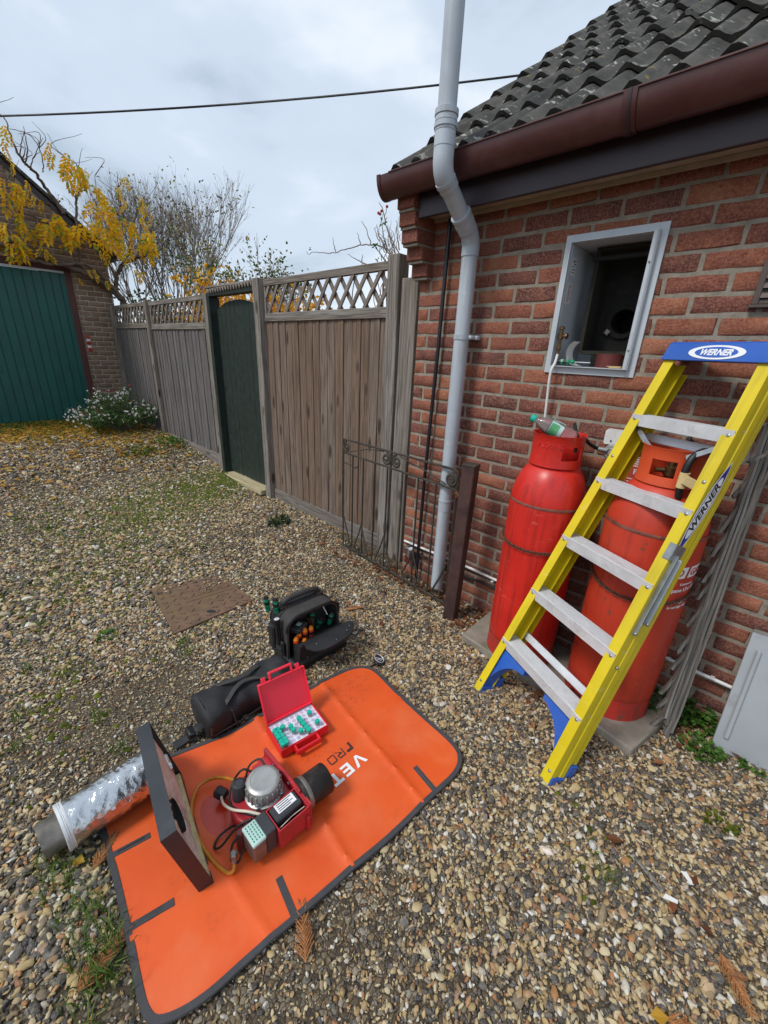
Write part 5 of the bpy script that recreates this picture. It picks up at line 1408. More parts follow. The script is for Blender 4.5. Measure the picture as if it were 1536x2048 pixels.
fs_.append(tuple(k * 5 + 4 for k in range(N)))
b.add(vs_, fs_, inv); ins = b.build('insulation', MAT['tray_insul'], fh, 60)
b = MB(); vs_ = [FH(hcx + (hr * .93) * cos(2 * pi * k / 28), hcy + hr * .93 * sin(2 * pi * k / 28), TK - .006) for k in range(28)]; b.add(vs_, [tuple(range(28))], inv); b.build('flue_mouth', MAT['soot'], fh)
b = MB(); vs_ = []; 
for (r_, z) in ((hr - .002, zf - .002), (hr - .002, TK - .007), (hr - .010, TK - .007), (hr - .010, zf + .002)): vs_ += [FH(hcx + r_ * cos(2 * pi * k / 28), hcy + r_ * sin(2 * pi * k / 28), z) for k in range(28)]
b.add(vs_, [(j * 28 + k, j * 28 + (k + 1) % 28, (j + 1) * 28 + (k + 1) % 28, (j + 1) * 28 + k) for j in range(3) for k in range(28)], inv); b.build('flue_collar', MAT['soot'], fh, 50)
b = MB(); fbox(b, .004, .018, .006, Su - .006, .004, zf + .002); fbox(b, .02, Sw - .01, .004, .020, .003, zf + .003); b.build('wool_edge', MAT['insul_yellow'], ins, 30)
# ------------------------------------------------------------------ foil-wrapped flue lying behind the hood
fa = on_z(330, 1520, .094); fe = on_z(122, 1658, .094)
fp_ = thing('flue_pipe', 'foil-wrapped flue pipe lying on the ground behind the black hood', 'flue pipe', (fe.x, fe.y, .01))
inv = fp_.matrix_basis.inverted()
ax = (fe - fa); Lf = ax.length; mm = align_z(fa, fe)
b = MB(); seg, nl = 44, 46; vs_ = []
R_ = random.Random(3)
for j in range(nl + 1):
    for k in range(seg):
        a = 2 * pi * k / seg
        u_ = j / nl
        cr = (.0022 if u_ < .66 else .0007)
        r_ = .074 + .003 * sin(pi * min(1, u_ * 1.3)) + R_.uniform(-1, 1) * cr * (0 if u_ > .95 else 1) + .0012 * sin(5 * a + u_ * 30)
        vs_.append((r_ * cos(a), r_ * sin(a), Lf * u_ * .955))
fs_ = [(j * seg + k, j * seg + (k + 1) % seg, (j + 1) * seg + (k + 1) % seg, (j + 1) * seg + k) for j in range(nl) for k in range(seg)]
b.add(vs_, fs_, inv @ mm); b.build('foil_sleeve', MAT['foil'], fp_, 28)
b = MB(); b.lathe([(.06, Lf * .93), (.0755, Lf * .935), (.0762, Lf * .95), (.0742, Lf * .955), (.0762, Lf * .962), (.0742, Lf * .968), (.0762, Lf * .975), (.0762, Lf * .995), (.0745, Lf), (.05, Lf)], 40, inv @ mm); b.build('end_band', MAT['alu'], fp_, 40)
b = MB(); b.lathe([(.054, Lf * .98), (.054, Lf + .040), (.0525, Lf + .055), (.050, Lf + .055), (.050, Lf * .99)], 36, inv @ mm); b.build('spigot', MAT['spigot'], fp_, 40)

# ------------------------------------------------------------------ oil burner
ob = thing('oil_burner', 'red oil burner with silver motor and scorched black tube on the mat', 'burner', (-.93, -1.66, .026))
OB = ob.matrix_basis.inverted() @ T(-.955, -1.705, .026) @ Matrix.Scale(.92, 4) @ T(.955, 1.705, 0)
def bb(b, name, mat, parent=None, smooth=35):
    o = b.build(name, mat, parent or ob, smooth); return o
b = MB()       # volute fan housing
vol = [(-1.075, -1.60), (-1.062, -1.69), (-1.03, -1.745), (-.985, -1.775), (-.93, -1.78), (-.885, -1.765), (-.875, -1.70), (-.862, -1.575), (-1.055, -1.575)]
b.prism(vol, 0, .085, OB); hv = bb(b, 'fan_housing', MAT['burner_red'])
md = hv.modifiers.new('edge', 'BEVEL'); md.width = .008; md.segments = 2
b = MB(); b.cbox((-1.09, -1.576, 0), (-.772, -1.562, .118), .003, OB); b.cbox((-1.105, -1.598, .0), (-1.0, -1.565, .06), .004, OB); bb(b, 'flange_plate', MAT['burner_red'])
b = MB(); b.cbox((-1.070, -1.640, .085), (-.98, -1.572, .092), .003, OB); bb(b, 'housing_lid', MAT['burner_red'])
mc = (-.945, -1.658)
b = MB(); b.lathe([(.068, .085), (.070, .092), (.070, .10), (.062, .104), (.062, .150), (.060, .158), (.052, .164), (.046, .1645), (.045, .163), (0, .163)], 40, OB @ T(mc[0], mc[1], 0)); mo = bb(b, 'motor', MAT['motor'])
for a in (.6, 2.2, 3.9, 5.4):
    b = MB(); b.lathe([(0, .10), (.009, .10), (.009, .112), (.005, .114), (.005, .120), (0, .120)], 10, OB @ T(mc[0] + .068 * cos(a), mc[1] + .068 * sin(a), 0)); bb(b, 'bolt', MAT['steel'], mo)
b = MB(); b.tube([(-.995, -1.735, .05), (-1.000, -1.728, .150)], .0235, 20, True, OB); b.lathe([(.0235, 0), (.017, .006), (.016, .003), (0, .003)], 20, OB @ T(-1.0005, -1.727, .150)); bb(b, 'capacitor', MAT['cap_grey'])
tc = (-.850, .074)
b = MB(); m = OB @ T(tc[0], -1.566, tc[1]) @ RZ(radians(-4)) @ RXm(-pi / 2)
b.lathe([(.0, 0), (.062, 0), (.064, .012), (.058, .016), (.0575, .03), (.0575, .118), (.0555, .121), (.0525, .118), (.0525, .02), (0, .02)], 44, m); bb(b, 'blast_tube', MAT['blast'], None, 40)
b = MB(); b.lathe([(.0585, .012), (.0605, .016), (.0605, .028), (.0585, .032)], 44, m); bb(b, 'tube_clamp', MAT['spigot'], None, 40)
for k in range(6):
    b = MB(); b.lathe([(0, .0), (.006, .0), (.006, .004), (0, .005)], 6, OB @ T(-1.06 + .052 * k, -1.5775, .018 + .085 * (k % 2)) @ RXm(pi / 2)); bb(b, 'screw', MAT['steel'])
b = MB()
for k in range(20):
    a = 2 * pi * k / 20; b.cbox((.060, -.0022, .104), (.0665, .0022, .148), .001, OB @ T(mc[0], mc[1], 0) @ RZ(a))
bb(b, 'cooling_fins', MAT['motor'], mo)
# red tray holding the control box
x0, x1, y0_, y1 = -.862, -.768, -1.702, -1.578
b = MB()
b.box((x0, y0_, .03), (x0 + .004, y1, .122), OB); b.box((x1 - .004, y0_, .03), (x1, y1, .122), OB); b.box((x0 + .004, y0_, .03), (x1 - .004, y0_ + .004, .122), OB); b.box((x0 + .004, y1 - .004, .03), (x1 - .004, y1, .122), OB); b.box((x0 + .004, y0_ + .004, .03), (x1 - .004, y1 - .004, .034), OB)
tray = bb(b, 'control_tray', MAT['burner_red'], None, 25)
b = MB(); b.cbox((x1 - .002, -1.596, .012), (x1 + .010, -1.582, .085), .002, OB); b.cbox((x0 + .02, y1, .095), (x0 + .03, y1 + .008, .13), .002, OB); bb(b, 'tray_lug', MAT['burner_red'], tray)
b = MB(); b.cbox((x0 + .006, y0_ + .010, .034), (x1 - .030, y1 - .010, .128), .005, OB); cb_ = bb(b, 'control_box', MAT['cap_grey'])
b = MB(); b.box((x0 + .010, y0_ + .028, .1281), (x0 + .046, y1 - .022, .1288), OB); lab = bb(b, 'label', MAT['white'], cb_)
b = MB()
for i in range(4): b.box((x0 + .014 + i * .008, y0_ + .034, .1289), (x0 + .017 + i * .008, y1 - .030 - .012 * (i % 2), .1292), OB)
bb(b, 'label_print', MAT['print_dark'], cb_)
b = MB(); b.cbox((x1 - .027, y0_ + .008, .034), (x1 - .006, y1 - .008, .075), .003, OB); bb(b, 'terminal_strip', MAT['black_print'])
b = MB(); b.tube(crv([(x1 - .022, y0_ + .012, .10), (x1 - .018, y0_ + .04, .112), (x1 - .024, y0_ + .07, .105), (x1 - .015, y1 - .012, .116)], 5), .0016, 6, True, OB); bb(b, 'white_wire', MAT['cream_wire'])
# terminal cover with pale green see-through top
tx0, tx1, ty0, ty1 = -.865, -.785, -1.790, -1.7035
b = MB(); b.cbox((tx0, ty0 + .05, .03), (tx1, ty1, .128), .003, OB); bb(b, 'terminal_block', MAT['cap_grey'])
b = MB(); b.cbox((tx0 + .002, ty0 + .002, .03), (tx1 - .002, ty0 + .049, .112), .003, OB); bb(b, 'terminal_core', MAT['spigot'])
b = MB(); b.cbox((tx0, ty0, .1125), (tx1, ty0 + .0495, .126), .003, OB); bb(b, 'clear_cover', MAT['label_blue'])
b = MB()
for i in range(4):
    for j in range(6): b.box((tx0 + .008 + j * .011, ty0 + .008 + i * .010, .1262), (tx0 + .015 + j * .011, ty0 + .012 + i * .010, .1265), OB)
bb(b, 'cover_print', MAT['green_grip'])
b = MB(); b.cbox((-.888, -1.805, .0), (-.862, -1.72, .10), .004, OB); bb(b, 'side_bracket', MAT['oxide_red'])
def wire(pts, r, name, mat, n=7, parent=None):
    b = MB(); b.tube(crv(pts, n), r, 8, True, OB); return bb(b, name, MAT[mat], parent, 60)
wire([(-.88, -1.745, .11), (-.905, -1.790, .085), (-.92, -1.845, .03), (-.945, -1.860, .012), (-.965, -1.835, .012), (-.955, -1.79, .03), (-.91, -1.77, .07), (-.872, -1.76, .10)], .0042, 'black_cable', 'rubber')
wire([(-.865, -1.80, .10), (-.872, -1.825, .07), (-.855, -1.84, .03), (-.835, -1.825, .03), (-.838, -1.80, .07)], .0042, 'black_cable', 'rubber')
wire([(-1.03, -1.66, .12), (-1.055, -1.685, .13), (-1.060, -1.72, .10), (-1.03, -1.755, .08), (-.98, -1.77, .09), (-.92, -1.75, .10), (-.88, -1.73, .11)], .0042, 'black_cable', 'rubber')
wire([(-1.0, -1.62, .15), (-1.03, -1.625, .158), (-1.045, -1.66, .14), (-1.03, -1.69, .10)], .004, 'black_cable', 'rubber')
wire([(-.865, -1.715, .115), (-.90, -1.745, .125), (-.95, -1.778, .115), (-1.01, -1.785, .085), (-1.055, -1.775, .055), (-1.075, -1.768, .04)], .0048, 'mains_lead', 'cream_wire')
b = MB(); b.cbox((-.026, -.021, -.012), (.026, .021, .020), .009, OB @ T(-1.095, -1.762, .030) @ RZ(.5) @ RY(.25)); bb(b, 'plug', MAT['rubber'])
oil = [(-1.055, -1.665, .075), (-1.105, -1.685, .06), (-1.165, -1.728, .018), (-1.196, -1.785, .012), (-1.175, -1.825, .011), (-1.12, -1.853, .011), (-1.03, -1.868, .010), (-.94, -1.866, .010), (-.875, -1.850, .010), (-.853, -1.832, .018), (-.862, -1.817, .034)]
oil = [on_z(px, py, z) for px, py, z in ((472, 1562, .09), (450, 1556, .075), (425, 1557, .05), (398, 1573, .037), (384, 1608, .034), (387, 1650, .034), (404, 1690, .034), (430, 1726, .034), (455, 1745, .036), (467, 1740, .045), (468, 1722, .065))]
b = MB(); b.tube(crv(oil, 8), .0062, 10); oh = B(b, 'oil_hose', MAT['tube_amber'], ob, 60)
oe = on_z(468, 1724, .062)
b = MB(); b.tube([oe, oe + Vector((-.004, .004, .022))], .0085, 10); b.lathe([(0, 0), (.0125, 0), (.0125, .014), (.008, .018), (0, .018)], 6, T(oe.x - .004, oe.y + .004, oe.z + .018)); B(b, 'union_nut', MAT['spigot'], oh)
# glossy deep red patch on the mat left of the burner
MAT['oil'] = M('glossy_red_film', (.55, .045, .014), .18, var=.15)
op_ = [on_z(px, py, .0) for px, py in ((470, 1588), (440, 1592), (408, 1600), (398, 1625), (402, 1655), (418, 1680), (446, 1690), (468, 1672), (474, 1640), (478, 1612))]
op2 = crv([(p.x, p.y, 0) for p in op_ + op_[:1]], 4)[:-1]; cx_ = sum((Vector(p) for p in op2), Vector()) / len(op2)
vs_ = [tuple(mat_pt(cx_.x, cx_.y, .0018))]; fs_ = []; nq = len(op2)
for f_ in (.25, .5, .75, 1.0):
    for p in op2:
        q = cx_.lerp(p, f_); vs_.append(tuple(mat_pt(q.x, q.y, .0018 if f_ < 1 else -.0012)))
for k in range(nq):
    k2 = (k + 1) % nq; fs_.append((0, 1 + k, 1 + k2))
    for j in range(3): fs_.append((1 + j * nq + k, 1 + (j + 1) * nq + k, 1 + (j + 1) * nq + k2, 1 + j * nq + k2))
o = raw('glossy_patch', vs_, fs_, MAT['oil'], wm, 60); o.matrix_basis = wm.matrix_basis.inverted()

# ------------------------------------------------------------------ red nozzle case
ca_o = Vector((-1.068, -1.516, .030)); cu_ = Vector((.028, .207, 0)).normalized(); cv_ = Vector((0, 0, 1)).cross(cu_)      # cu_ along the front, cv_ to the back
CWd, CDp, CH = .212, .150, .042
cs = thing('nozzle_case', 'open red plastic case of burner nozzles lying on the orange mat', 'case', m=frame(ca_o, cu_, cv_, (0, 0, 1)))
b = MB(); w_ = .005
b.cbox((0, 0, 0), (CWd, CDp, .006), .002); b.cbox((0, 0, .004), (CWd, w_, CH), .002); b.cbox((0, CDp - w_, .004), (CWd, CDp, CH), .002); b.cbox((0, .004, .004), (w_, CDp - .004, CH), .002); b.cbox((CWd - w_, .004, .004), (CWd, CDp - .004, CH), .002)
b.build('base', MAT['case_red'], cs)
b = MB(); b.box((w_, w_, .006), (CWd - w_, CDp - w_, CH - .006)); b.build('insert', MAT['foam'], cs)
b = MB(); b.cbox((.052, -.030, .008), (.062, .004, .036), .004); b.cbox((.150, -.030, .008), (.160, .004, .036), .004); b.cbox((.052, -.034, .008), (.160, -.024, .036), .004); b.cbox((.06, -.004, .012), (.152, .0, .040), .002)
b.build('handle', MAT['case_red'], cs)
lt = radians(24)
lm = T(0, CDp, CH) @ RXm(-lt)
b = MB(); LH = .172
b.cbox((0, .0, .0), (CWd, .004, LH), .0015, lm); b.cbox((0, -.014, .0), (.0045, .0, LH), .0015, lm); b.cbox((CWd - .0045, -.014, .0), (CWd, .0, LH), .0015, lm); b.cbox((.0045, -.014, LH - .0045), (CWd - .0045, .0, LH), .0015, lm); b.cbox((.0045, -.014, .0), (CWd - .0045, .0, .0045), .0015, lm)
lid = b.build('lid', MAT['case_inner'], cs)
b = MB()
b.cbox((.052, -.012, LH), (.062, .002, LH + .030), .003, lm); b.cbox((.150, -.012, LH), (.160, .002, LH + .030), .003, lm); b.cbox((.052, -.012, LH + .024), (.160, .002, LH + .034), .003, lm)
b.build('lid_handle', MAT['case_inner'], lid)
for x in (.018, .174):
    b = MB(); b.cbox((x, -.006, LH), (x + .020, .002, LH + .020), .002, lm); b.build('catch', MAT['case_inner'], lid)
b = MB()
for x in (.03, .16): b.tube([(x, CDp + .001, CH), (x + .03, CDp + .001, CH)], .0035, 8)
b.build('hinge', MAT['case_red'], cs)
caps = [(485, 1110), (518, 1158), (550, 1208), (590, 1270), (630, 1330), (575, 1065), (608, 1110), (645, 1160), (680, 1215), (718, 1275), (652, 1022), (780, 1012), (818, 1065), (905, 885), (940, 930), (980, 975), (1020, 1025), (1065, 1080), (935, 1075), (1065, 797), (1185, 937)]
ci = cs.matrix_basis.inverted()
b = MB(); e_ = MB()
for gi in range(9):
    for gj in range(6):
        x = .016 + gi * .0225; y = .020 + gj * .0215
        e_.prism([(x + .0085 * cos(2 * pi * k / 14), y + .0085 * sin(2 * pi * k / 14)) for k in range(14)], CH - .006, CH - .0054)
hl = e_.build('punched_holes', MAT['hole'], cs, 20); hl['kind'] = 'stuff'
mc_ = MB(); mc_.lathe([(0, .0), (.0095, .0), (.0104, -.002), (.0104, -.011), (.0095, -.012), (0, -.012)], 14); capm = mc_.mesh('cap', 40); capm.materials.append(MAT['teal_cap'])
mt_ = MB(); mt_.lathe([(0, -.0112), (.0075, -.0112), (.0075, -.034), (0, -.035)], 12); tubm = mt_.mesh('tube', 40); tubm.materials.append(MAT['vial'])
for i, (cx, cy) in enumerate(caps):
    p = on_z(480 + cx / 7.68, 1320 + cy / 7.68, ca_o.z + CH + .016)
    q = ci @ p; q.x = min(max(q.x, .013), CWd - .013); q.y = min(max(q.y, .014), CDp - .016)
    nth = ('first', 'second', 'third', 'fourth', 'fifth')
    lab = (nth[i] + ' teal-capped vial from the hinge in the leftmost row of the red case' if i < 5 else
           nth[i - 5] + ' teal-capped vial from the hinge in the second row of the red case' if i < 10 else
           ('single teal-capped vial by the hinge, third row of the red case', 'teal-capped vial nearer the hinge in the middle pair of the case', 'teal-capped vial nearer the handle in the middle pair of the case')[i - 10] if i < 13 else
           nth[i - 13] + ' teal-capped vial from the hinge in the long row right of centre' if i < 18 else
           ('single teal-capped vial just left of the long right row', 'teal-capped vial alone by the hinge at the case\'s right end', 'teal-capped vial alone at the right edge of the case')[i - 18])
    t = thing('nozzle_vial', lab, 'vial', tuple(cs.matrix_basis @ Vector((q.x, q.y, CH - .004))), 'teal-capped vials in the red case')
    h_ = .016 + CH - (CH - .004)
    inst(capm, 'cap', t, T(0, 0, .024)); inst(tubm, 'tube', t, T(0, 0, .024))

# ------------------------------------------------------------------ long black holdall
A_, B_ = on_z(398, 1432, .085), on_z(572, 1338, .085)
A_.z = B_.z = .005
lb = thing('long_bag', 'long black zipped holdall lying on the gravel beside the tool bag', 'bag', tuple(A_))
axv = (B_ - A_); Lg = axv.length; axn = axv.normalized(); sd = Vector((0, 0, 1)).cross(axn)
LBm = lb.matrix_basis.inverted() @ frame(A_, axn, sd, (0, 0, 1)) @ Matrix.Diagonal((1, 1.06, .86, 1))
seg, nl = 28, 30; vs_ = []
R_ = random.Random(8)
ph = [R_.uniform(0, 6) for _ in range(12)]
def bag_sec(u_, k):
    a = 2 * pi * k / seg
    c, s_ = cos(a), sin(a)
    p = 3.0
    r_ = (abs(c) ** p + abs(s_) ** p) ** (-1 / p)
    w_, h_ = .088 + .010 * sin(3 * u_ * pi + 1), .078 + .012 * sin(2.4 * pi * u_ + .6)
    if u_ > .82: h_ *= 1.06 - .25 * (u_ - .82)
    dent = .004 * sin(9 * u_ * pi + ph[k % 12]) + .0035 * sin(17 * u_ + 3 * a)
    return (c * r_ * (w_ + dent), .078 + s_ * r_ * (h_ + dent) * (1 if s_ > 0 else .98))
rings = []
for i in range(nl + 1):
    u_ = i / nl; x = u_ * Lg
    for k in range(seg):
        y, z = bag_sec(u_, k)
        e_ = min(1, min(u_, 1 - u_) / .035); f_ = .86 + .14 * sqrt(max(0, 1 - (1 - e_) ** 2))
        vs_.append((x, y * f_, .078 + (z - .078) * f_))
fs_ = [(i * seg + k, i * seg + (k + 1) % seg, (i + 1) * seg + (k + 1) % seg, (i + 1) * seg + k) for i in range(nl) for k in range(seg)] + [tuple(range(seg)), tuple(nl * seg + k for k in range(seg - 1, -1, -1))]
b = MB(); b.add(vs_, fs_, LBm); b.build('bag_body', MAT['fabric'], lb, 60)
def lb_path(pts, r, name, mat, n=6, flat=1.0, seg_=8):
    b = MB(); b.tube(crv(pts, n), r, seg_, True, LBm, flat); return b.build(name, MAT[mat], lb, 60)
lb_path([(.012, .096 * cos(a), .080 + .088 * sin(a)) for a in [pi * 2 * k / 16 for k in range(17)]], .0035, 'end_piping', 'fabric_grey', 3)
lb_path([(.02, -.094, .022), (Lg * .2, -.100, .014), (Lg * .45, -.101, .015), (Lg * .7, -.099, .02), (Lg * .95, -.094, .03)], .0028, 'teal_piping', 'teal_piping')
lb_path([(.02, -.096, .05), (Lg * .25, -.102, .055), (Lg * .6, -.100, .065), (Lg * .95, -.094, .075)], .004, 'zip', 'bag_plastic')
for s_ in (-1, 1):
    lb_path([(Lg * .22, s_ * .055, .150), (Lg * .26, s_ * .050, .164), (Lg * .42, s_ * .020 + .01, .171), (Lg * .56, s_ * .020 + .01, .170), (Lg * .70, s_ * .045, .163), (Lg * .74, s_ * .05, .150)], .011, 'carry_handle', 'fabric_grey', 6, .22)
lb_path([(Lg * .25, -.085, .13), (Lg * .26, -.095, .09), (Lg * .27, -.098, .03)], .012, 'webbing', 'fabric', 5, .3)
lb_path([(Lg * .70, -.085, .13), (Lg * .71, -.095, .09), (Lg * .72, -.098, .03)], .012, 'webbing', 'fabric', 5, .3)
lb_path([(.005, -.02, .055), (-.03, -.02, .05), (-.07, -.015, .022), (-.115, -.01, .012)], .019, 'end_strap', 'fabric', 6, .28)
b = MB(); b.cbox((-.075, -.042, .012), (-.045, .010, .040), .005, LBm @ RY(.35)); b.build('buckle', MAT['bag_plastic'], lb)

# ------------------------------------------------------------------ open tool bag
TB = Vector((-1.685, -1.185, .004)); tm = T(*TB) @ RZ(radians(-3))         # local x: depth towards the viewer, y: width, z up
tb_ = thing('tool_bag', 'open black tool bag full of screwdrivers standing on the gravel', 'tool bag', m=tm)
D_, W_, HH = .245, .325, .285
def arch(w_, h, r, n=8):
    return [(0, 0), (w_, 0)] + [(w_ - r + r * cos(pi / 2 * k / n), h - r + r * sin(pi / 2 * k / n)) for k in range(n + 1)] + [(r - r * sin(pi / 2 * k / n), h - r + r * cos(pi / 2 * k / n)) for k in range(n + 1)]
YZ = Matrix(((0, 0, 1, 0), (1, 0, 0, 0), (0, 1, 0, 0), (0, 0, 0, 1)))       # (y, z, x) -> (x, y, z)
b = MB(); b.prism(arch(W_, HH, .075), .0, .085, YZ); bk = b.build('back_compartment', MAT['fabric'], tb_, 40)
b = MB(); ar = arch(W_, HH, .075); ai = [(W_ / 2 + (y - W_ / 2) * .93, max(.004, HH / 2 + (z - HH / 2) * .93)) for y, z in ar]
n = len(ar); vs_ = [(x, y, z) for x in (.080, .175) for (y, z) in ar] + [(x, y, z) for x in (.080, .175) for (y, z) in ai]
fs_ = []
for i in range(1, n):
    j = (i + 1) % n
    fs_ += [(i, j, n + j, n + i), (2 * n + i, 3 * n + i, 3 * n + j, 2 * n + j), (n + i, n + j, 3 * n + j, 3 * n + i)]
b.add(vs_, fs_); b.build('front_surround', MAT['fabric_grey'], tb_, 40)
b = MB(); b.tube([(.172, y, z) for y, z in ar[2:]], .006, 6); b.tube([(.01, y, z) for y, z in ar[2:]], .006, 6); b.tube([(.085, y, z) for y, z in ar[2:]], .005, 6); b.build('edge_binding', MAT['bag_plastic'], tb_)
b = MB(); b.cbox((.0, -.004, .0), (D_, W_ + .004, .052), .012); b.build('rubber_base', MAT['bag_plastic'], tb_)
b = MB(); b.prism([(.178, .05), (.235, .05), (.248, .15), (.243, .155), (.182, .13)], .03, W_ - .005, Matrix(((1, 0, 0, 0), (0, 0, 1, 0), (0, 1, 0, 0), (0, 0, 0, 1)))); fp = b.build('front_pocket', MAT['fabric'], tb_, 30)
# flap folded forward over the pocket
vs_ = []; nn_ = 12
for i in range(nn_ + 1):
    u_ = i / nn_; y = .045 + (W_ + .02 - .045) * u_; ov = .055 * sin(pi * u_) ** .6
    for (x, z) in ((.235, .150), (.262 + ov * .6, .168 - ov * .1), (.285 + ov, .160 - .006 * sin(u_ * 9) - ov * .25)): vs_.append((x, y, z + .01 * u_))
fs_ = [(i * 3 + k, i * 3 + k + 1, i * 3 + k + 4, i * 3 + k + 3) for i in range(nn_) for k in range(2)]
b = MB(); b.add(vs_, fs_); b.add([(x, y, z - .007) for x, y, z in vs_], [tuple(reversed(f)) for f in fs_])
edge_i = [i * 3 + 2 for i in range(nn_ + 1)]; m0 = len(vs_)
b.f += [(edge_i[i], edge_i[i + 1], m0 + edge_i[i + 1], m0 + edge_i[i]) for i in range(nn_)]
fl_ = b.build('front_flap', MAT['fabric'], tb_, 60)
b = MB()
for (x, y, z) in ((.27, .10, .165), (.30, .2, .160), (.285, .28, .17), (.268, .31, .175)): b.sphere((x + .02, y, z + .001), .0035, 8, 5)
for (y, z) in ((.07, .07), (.2, .075), (.29, .08), (.1, .12)): b.sphere((.2465, y, z), .0035, 8, 5)
b.build('rivet', MAT['steel'], tb_)
b = MB(); b.box((.2445, .14, .108), (.2465, .20, .122)); b.build('bag_badge', MAT['oxide_red'], tb_)
b = MB(); b.tube(crv([(.045, .05, HH - .004), (.05, .07, HH + .026), (.05, .16, HH + .034), (.05, .25, HH + .026), (.045, .275, HH - .004)], 6), .0145, 12); b.build('carry_handle', MAT['fabric_grey'], tb_, 60)
b = MB()
for y in (.05, .275): b.cbox((.02, y - .02, HH - .02), (.075, y + .02, HH + .006), .005)
b.build('handle_mount', MAT['leather'], tb_)
b = MB(); b.prism(arch(W_ * .96, HH * .93, .07), -.012, .0, YZ @ T(W_ * .02, .0, 0)); b.build('back_panel', MAT['fabric'], tb_, 40)
b = MB(); b.cbox((.02, -.026, .06), (.075, -.002, .20), .008); b.cbox((.09, -.022, .06), (.16, -.002, .15), .008); b.tube([(.10, -.022, .10), (.15, -.022, .10)], .006, 8); b.build('side_pocket', MAT['fabric'], tb_)
b = MB(); b.cbox((.005, .012, .10), (.082, .030, .262), .006); b.build('leather_patch', MAT['leather'], tb_)
b = MB(); b.tube(crv([(.03, -.02, .21), (.02, -.045, .22), (.06, -.04, .215), (.07, -.02, .19)], 5), .003, 6); b.build('wire_clip', MAT['steel'], tb_)
b = MB(); b.box((.084, .03, .08), (.090, W_ - .03, .245)); b.build('inner_panel', MAT['fabric_grey'], tb_)
b = MB(); b.cbox((.10, .05, .06), (.17, W_ - .04, .10), .006); b.build('inner_pocket', MAT['fabric'], tb_)
def TW(x, y, z): return tuple(tm @ Vector((x, y, z)))
# tools standing in the bag, each a thing of its own
def tool(label, x, y, z, lean, mat, Lh=.09, r=.013, cap=None, grp=None):
    butt = TW(x, y, z); tip = TW(x - lean[0], y - lean[1], z - .2)
    screwdriver('screwdriver', label, tip, butt, mat, False, Lh, r, grp, cap)
G1 = 'green screwdrivers in the tool bag'; G2 = 'amber screwdrivers in the tool bag'
tool('tallest green and black screwdriver standing in the back left corner of the bag', .03, -.03, .365, (.0, -.02), MAT['green_grip'], .095, .0145, None, G1)
tool('second green screwdriver right of the tallest one in the bag', .05, .012, .345, (.0, -.01), MAT['green_grip'], .095, .0145, None, G1)
tool('green screwdriver upright against the inside of the tool bag', .125, .185, .235, (.02, .0), MAT['green_grip'], .085, .0150, None, G1)
tool('green screwdriver lying toward the viewer in the middle of the tool bag', .165, .215, .195, (.09, .02), MAT['green_grip'], .085, .0150, None, G1)
tool('green screwdriver just left of the bag\'s right rim', .165, .285, .205, (.02, .04), MAT['green_grip'], .08, .0145, None, G1)
tool('green screwdriver sticking out at the far right rim of the bag', .145, .335, .235, (.0, .02), MAT['green_grip'], .085, .0150, None, G1)
for (x, y, z, l_) in ((.185, .045, .165, 'leftmost amber screwdriver butt in the tool bag'), (.175, .105, .185, 'middle amber screwdriver butt at the back of the cluster'), (.178, .140, .185, 'rightmost amber screwdriver butt in the tool bag'), (.200, .085, .145, 'lowest amber screwdriver butt at the front of the cluster'), (.165, .075, .170, 'amber screwdriver butt half hidden between the others')):
    tool(l_, x, y, z, (.01, .005), MAT['red_grip'], .085, .0155, MAT['orange_grip'], G2)
b = MB(); b.tube([TW(.10, .245, .275), TW(.15, .265, .19)], .003, 8); o = b.build('steel_rod', MAT['alu']); tag(o, 'thin bright steel rod at the top right inside the tool bag', 'rod')
ds_ = thing('multimeter', 'dark blue and black meter lying inside the tool bag', 'meter', TW(.14, .09, .19))
b = MB(); b.cbox((-.03, -.045, -.02), (.03, .045, .012), .008, RZ(.4)); b.build('case', MAT['cap_grey'], ds_); b = MB(); b.cbox((-.012, -.012, .012), (.012, .015, .015), .002, RZ(.4)); b.build('display', MAT['label_blue'], ds_)
b = MB()
for k in range(4): b.tube([TW(.125 + .008 * k, .15 + .012 * (k % 2), .215), TW(.125 + .010 * k, .16 + .01 * (k % 2), .16)], .005, 8)
o = b.build('drill_bits', MAT['brass']); tag(o, 'bundle of brassy drill bits in the middle of the tool bag', 'drill bits')
tl_ = thing('torch', 'slim black and yellow torch in the left side pocket of the tool bag', 'torch', m=align_z(TW(.13, -.02, .13), TW(.115, -.02, .27)))
b = MB(); b.lathe([(0, 0), (.013, 0), (.013, .11), (.017, .12), (.017, .14), (0, .14)], 14); b.build('torch_body', MAT['bag_plastic'], tl_); b = MB(); b.lathe([(.0136, .03), (.0136, .095)], 14, None, -2.6, -1.2); b.build('yellow_label', MAT['yellow'], tl_, 60)
b = MB(); b.lathe([(0, .1405), (.013, .1405), (.014, .143), (0, .1435)], 14); b.build('lens', MAT['alu'], tl_)

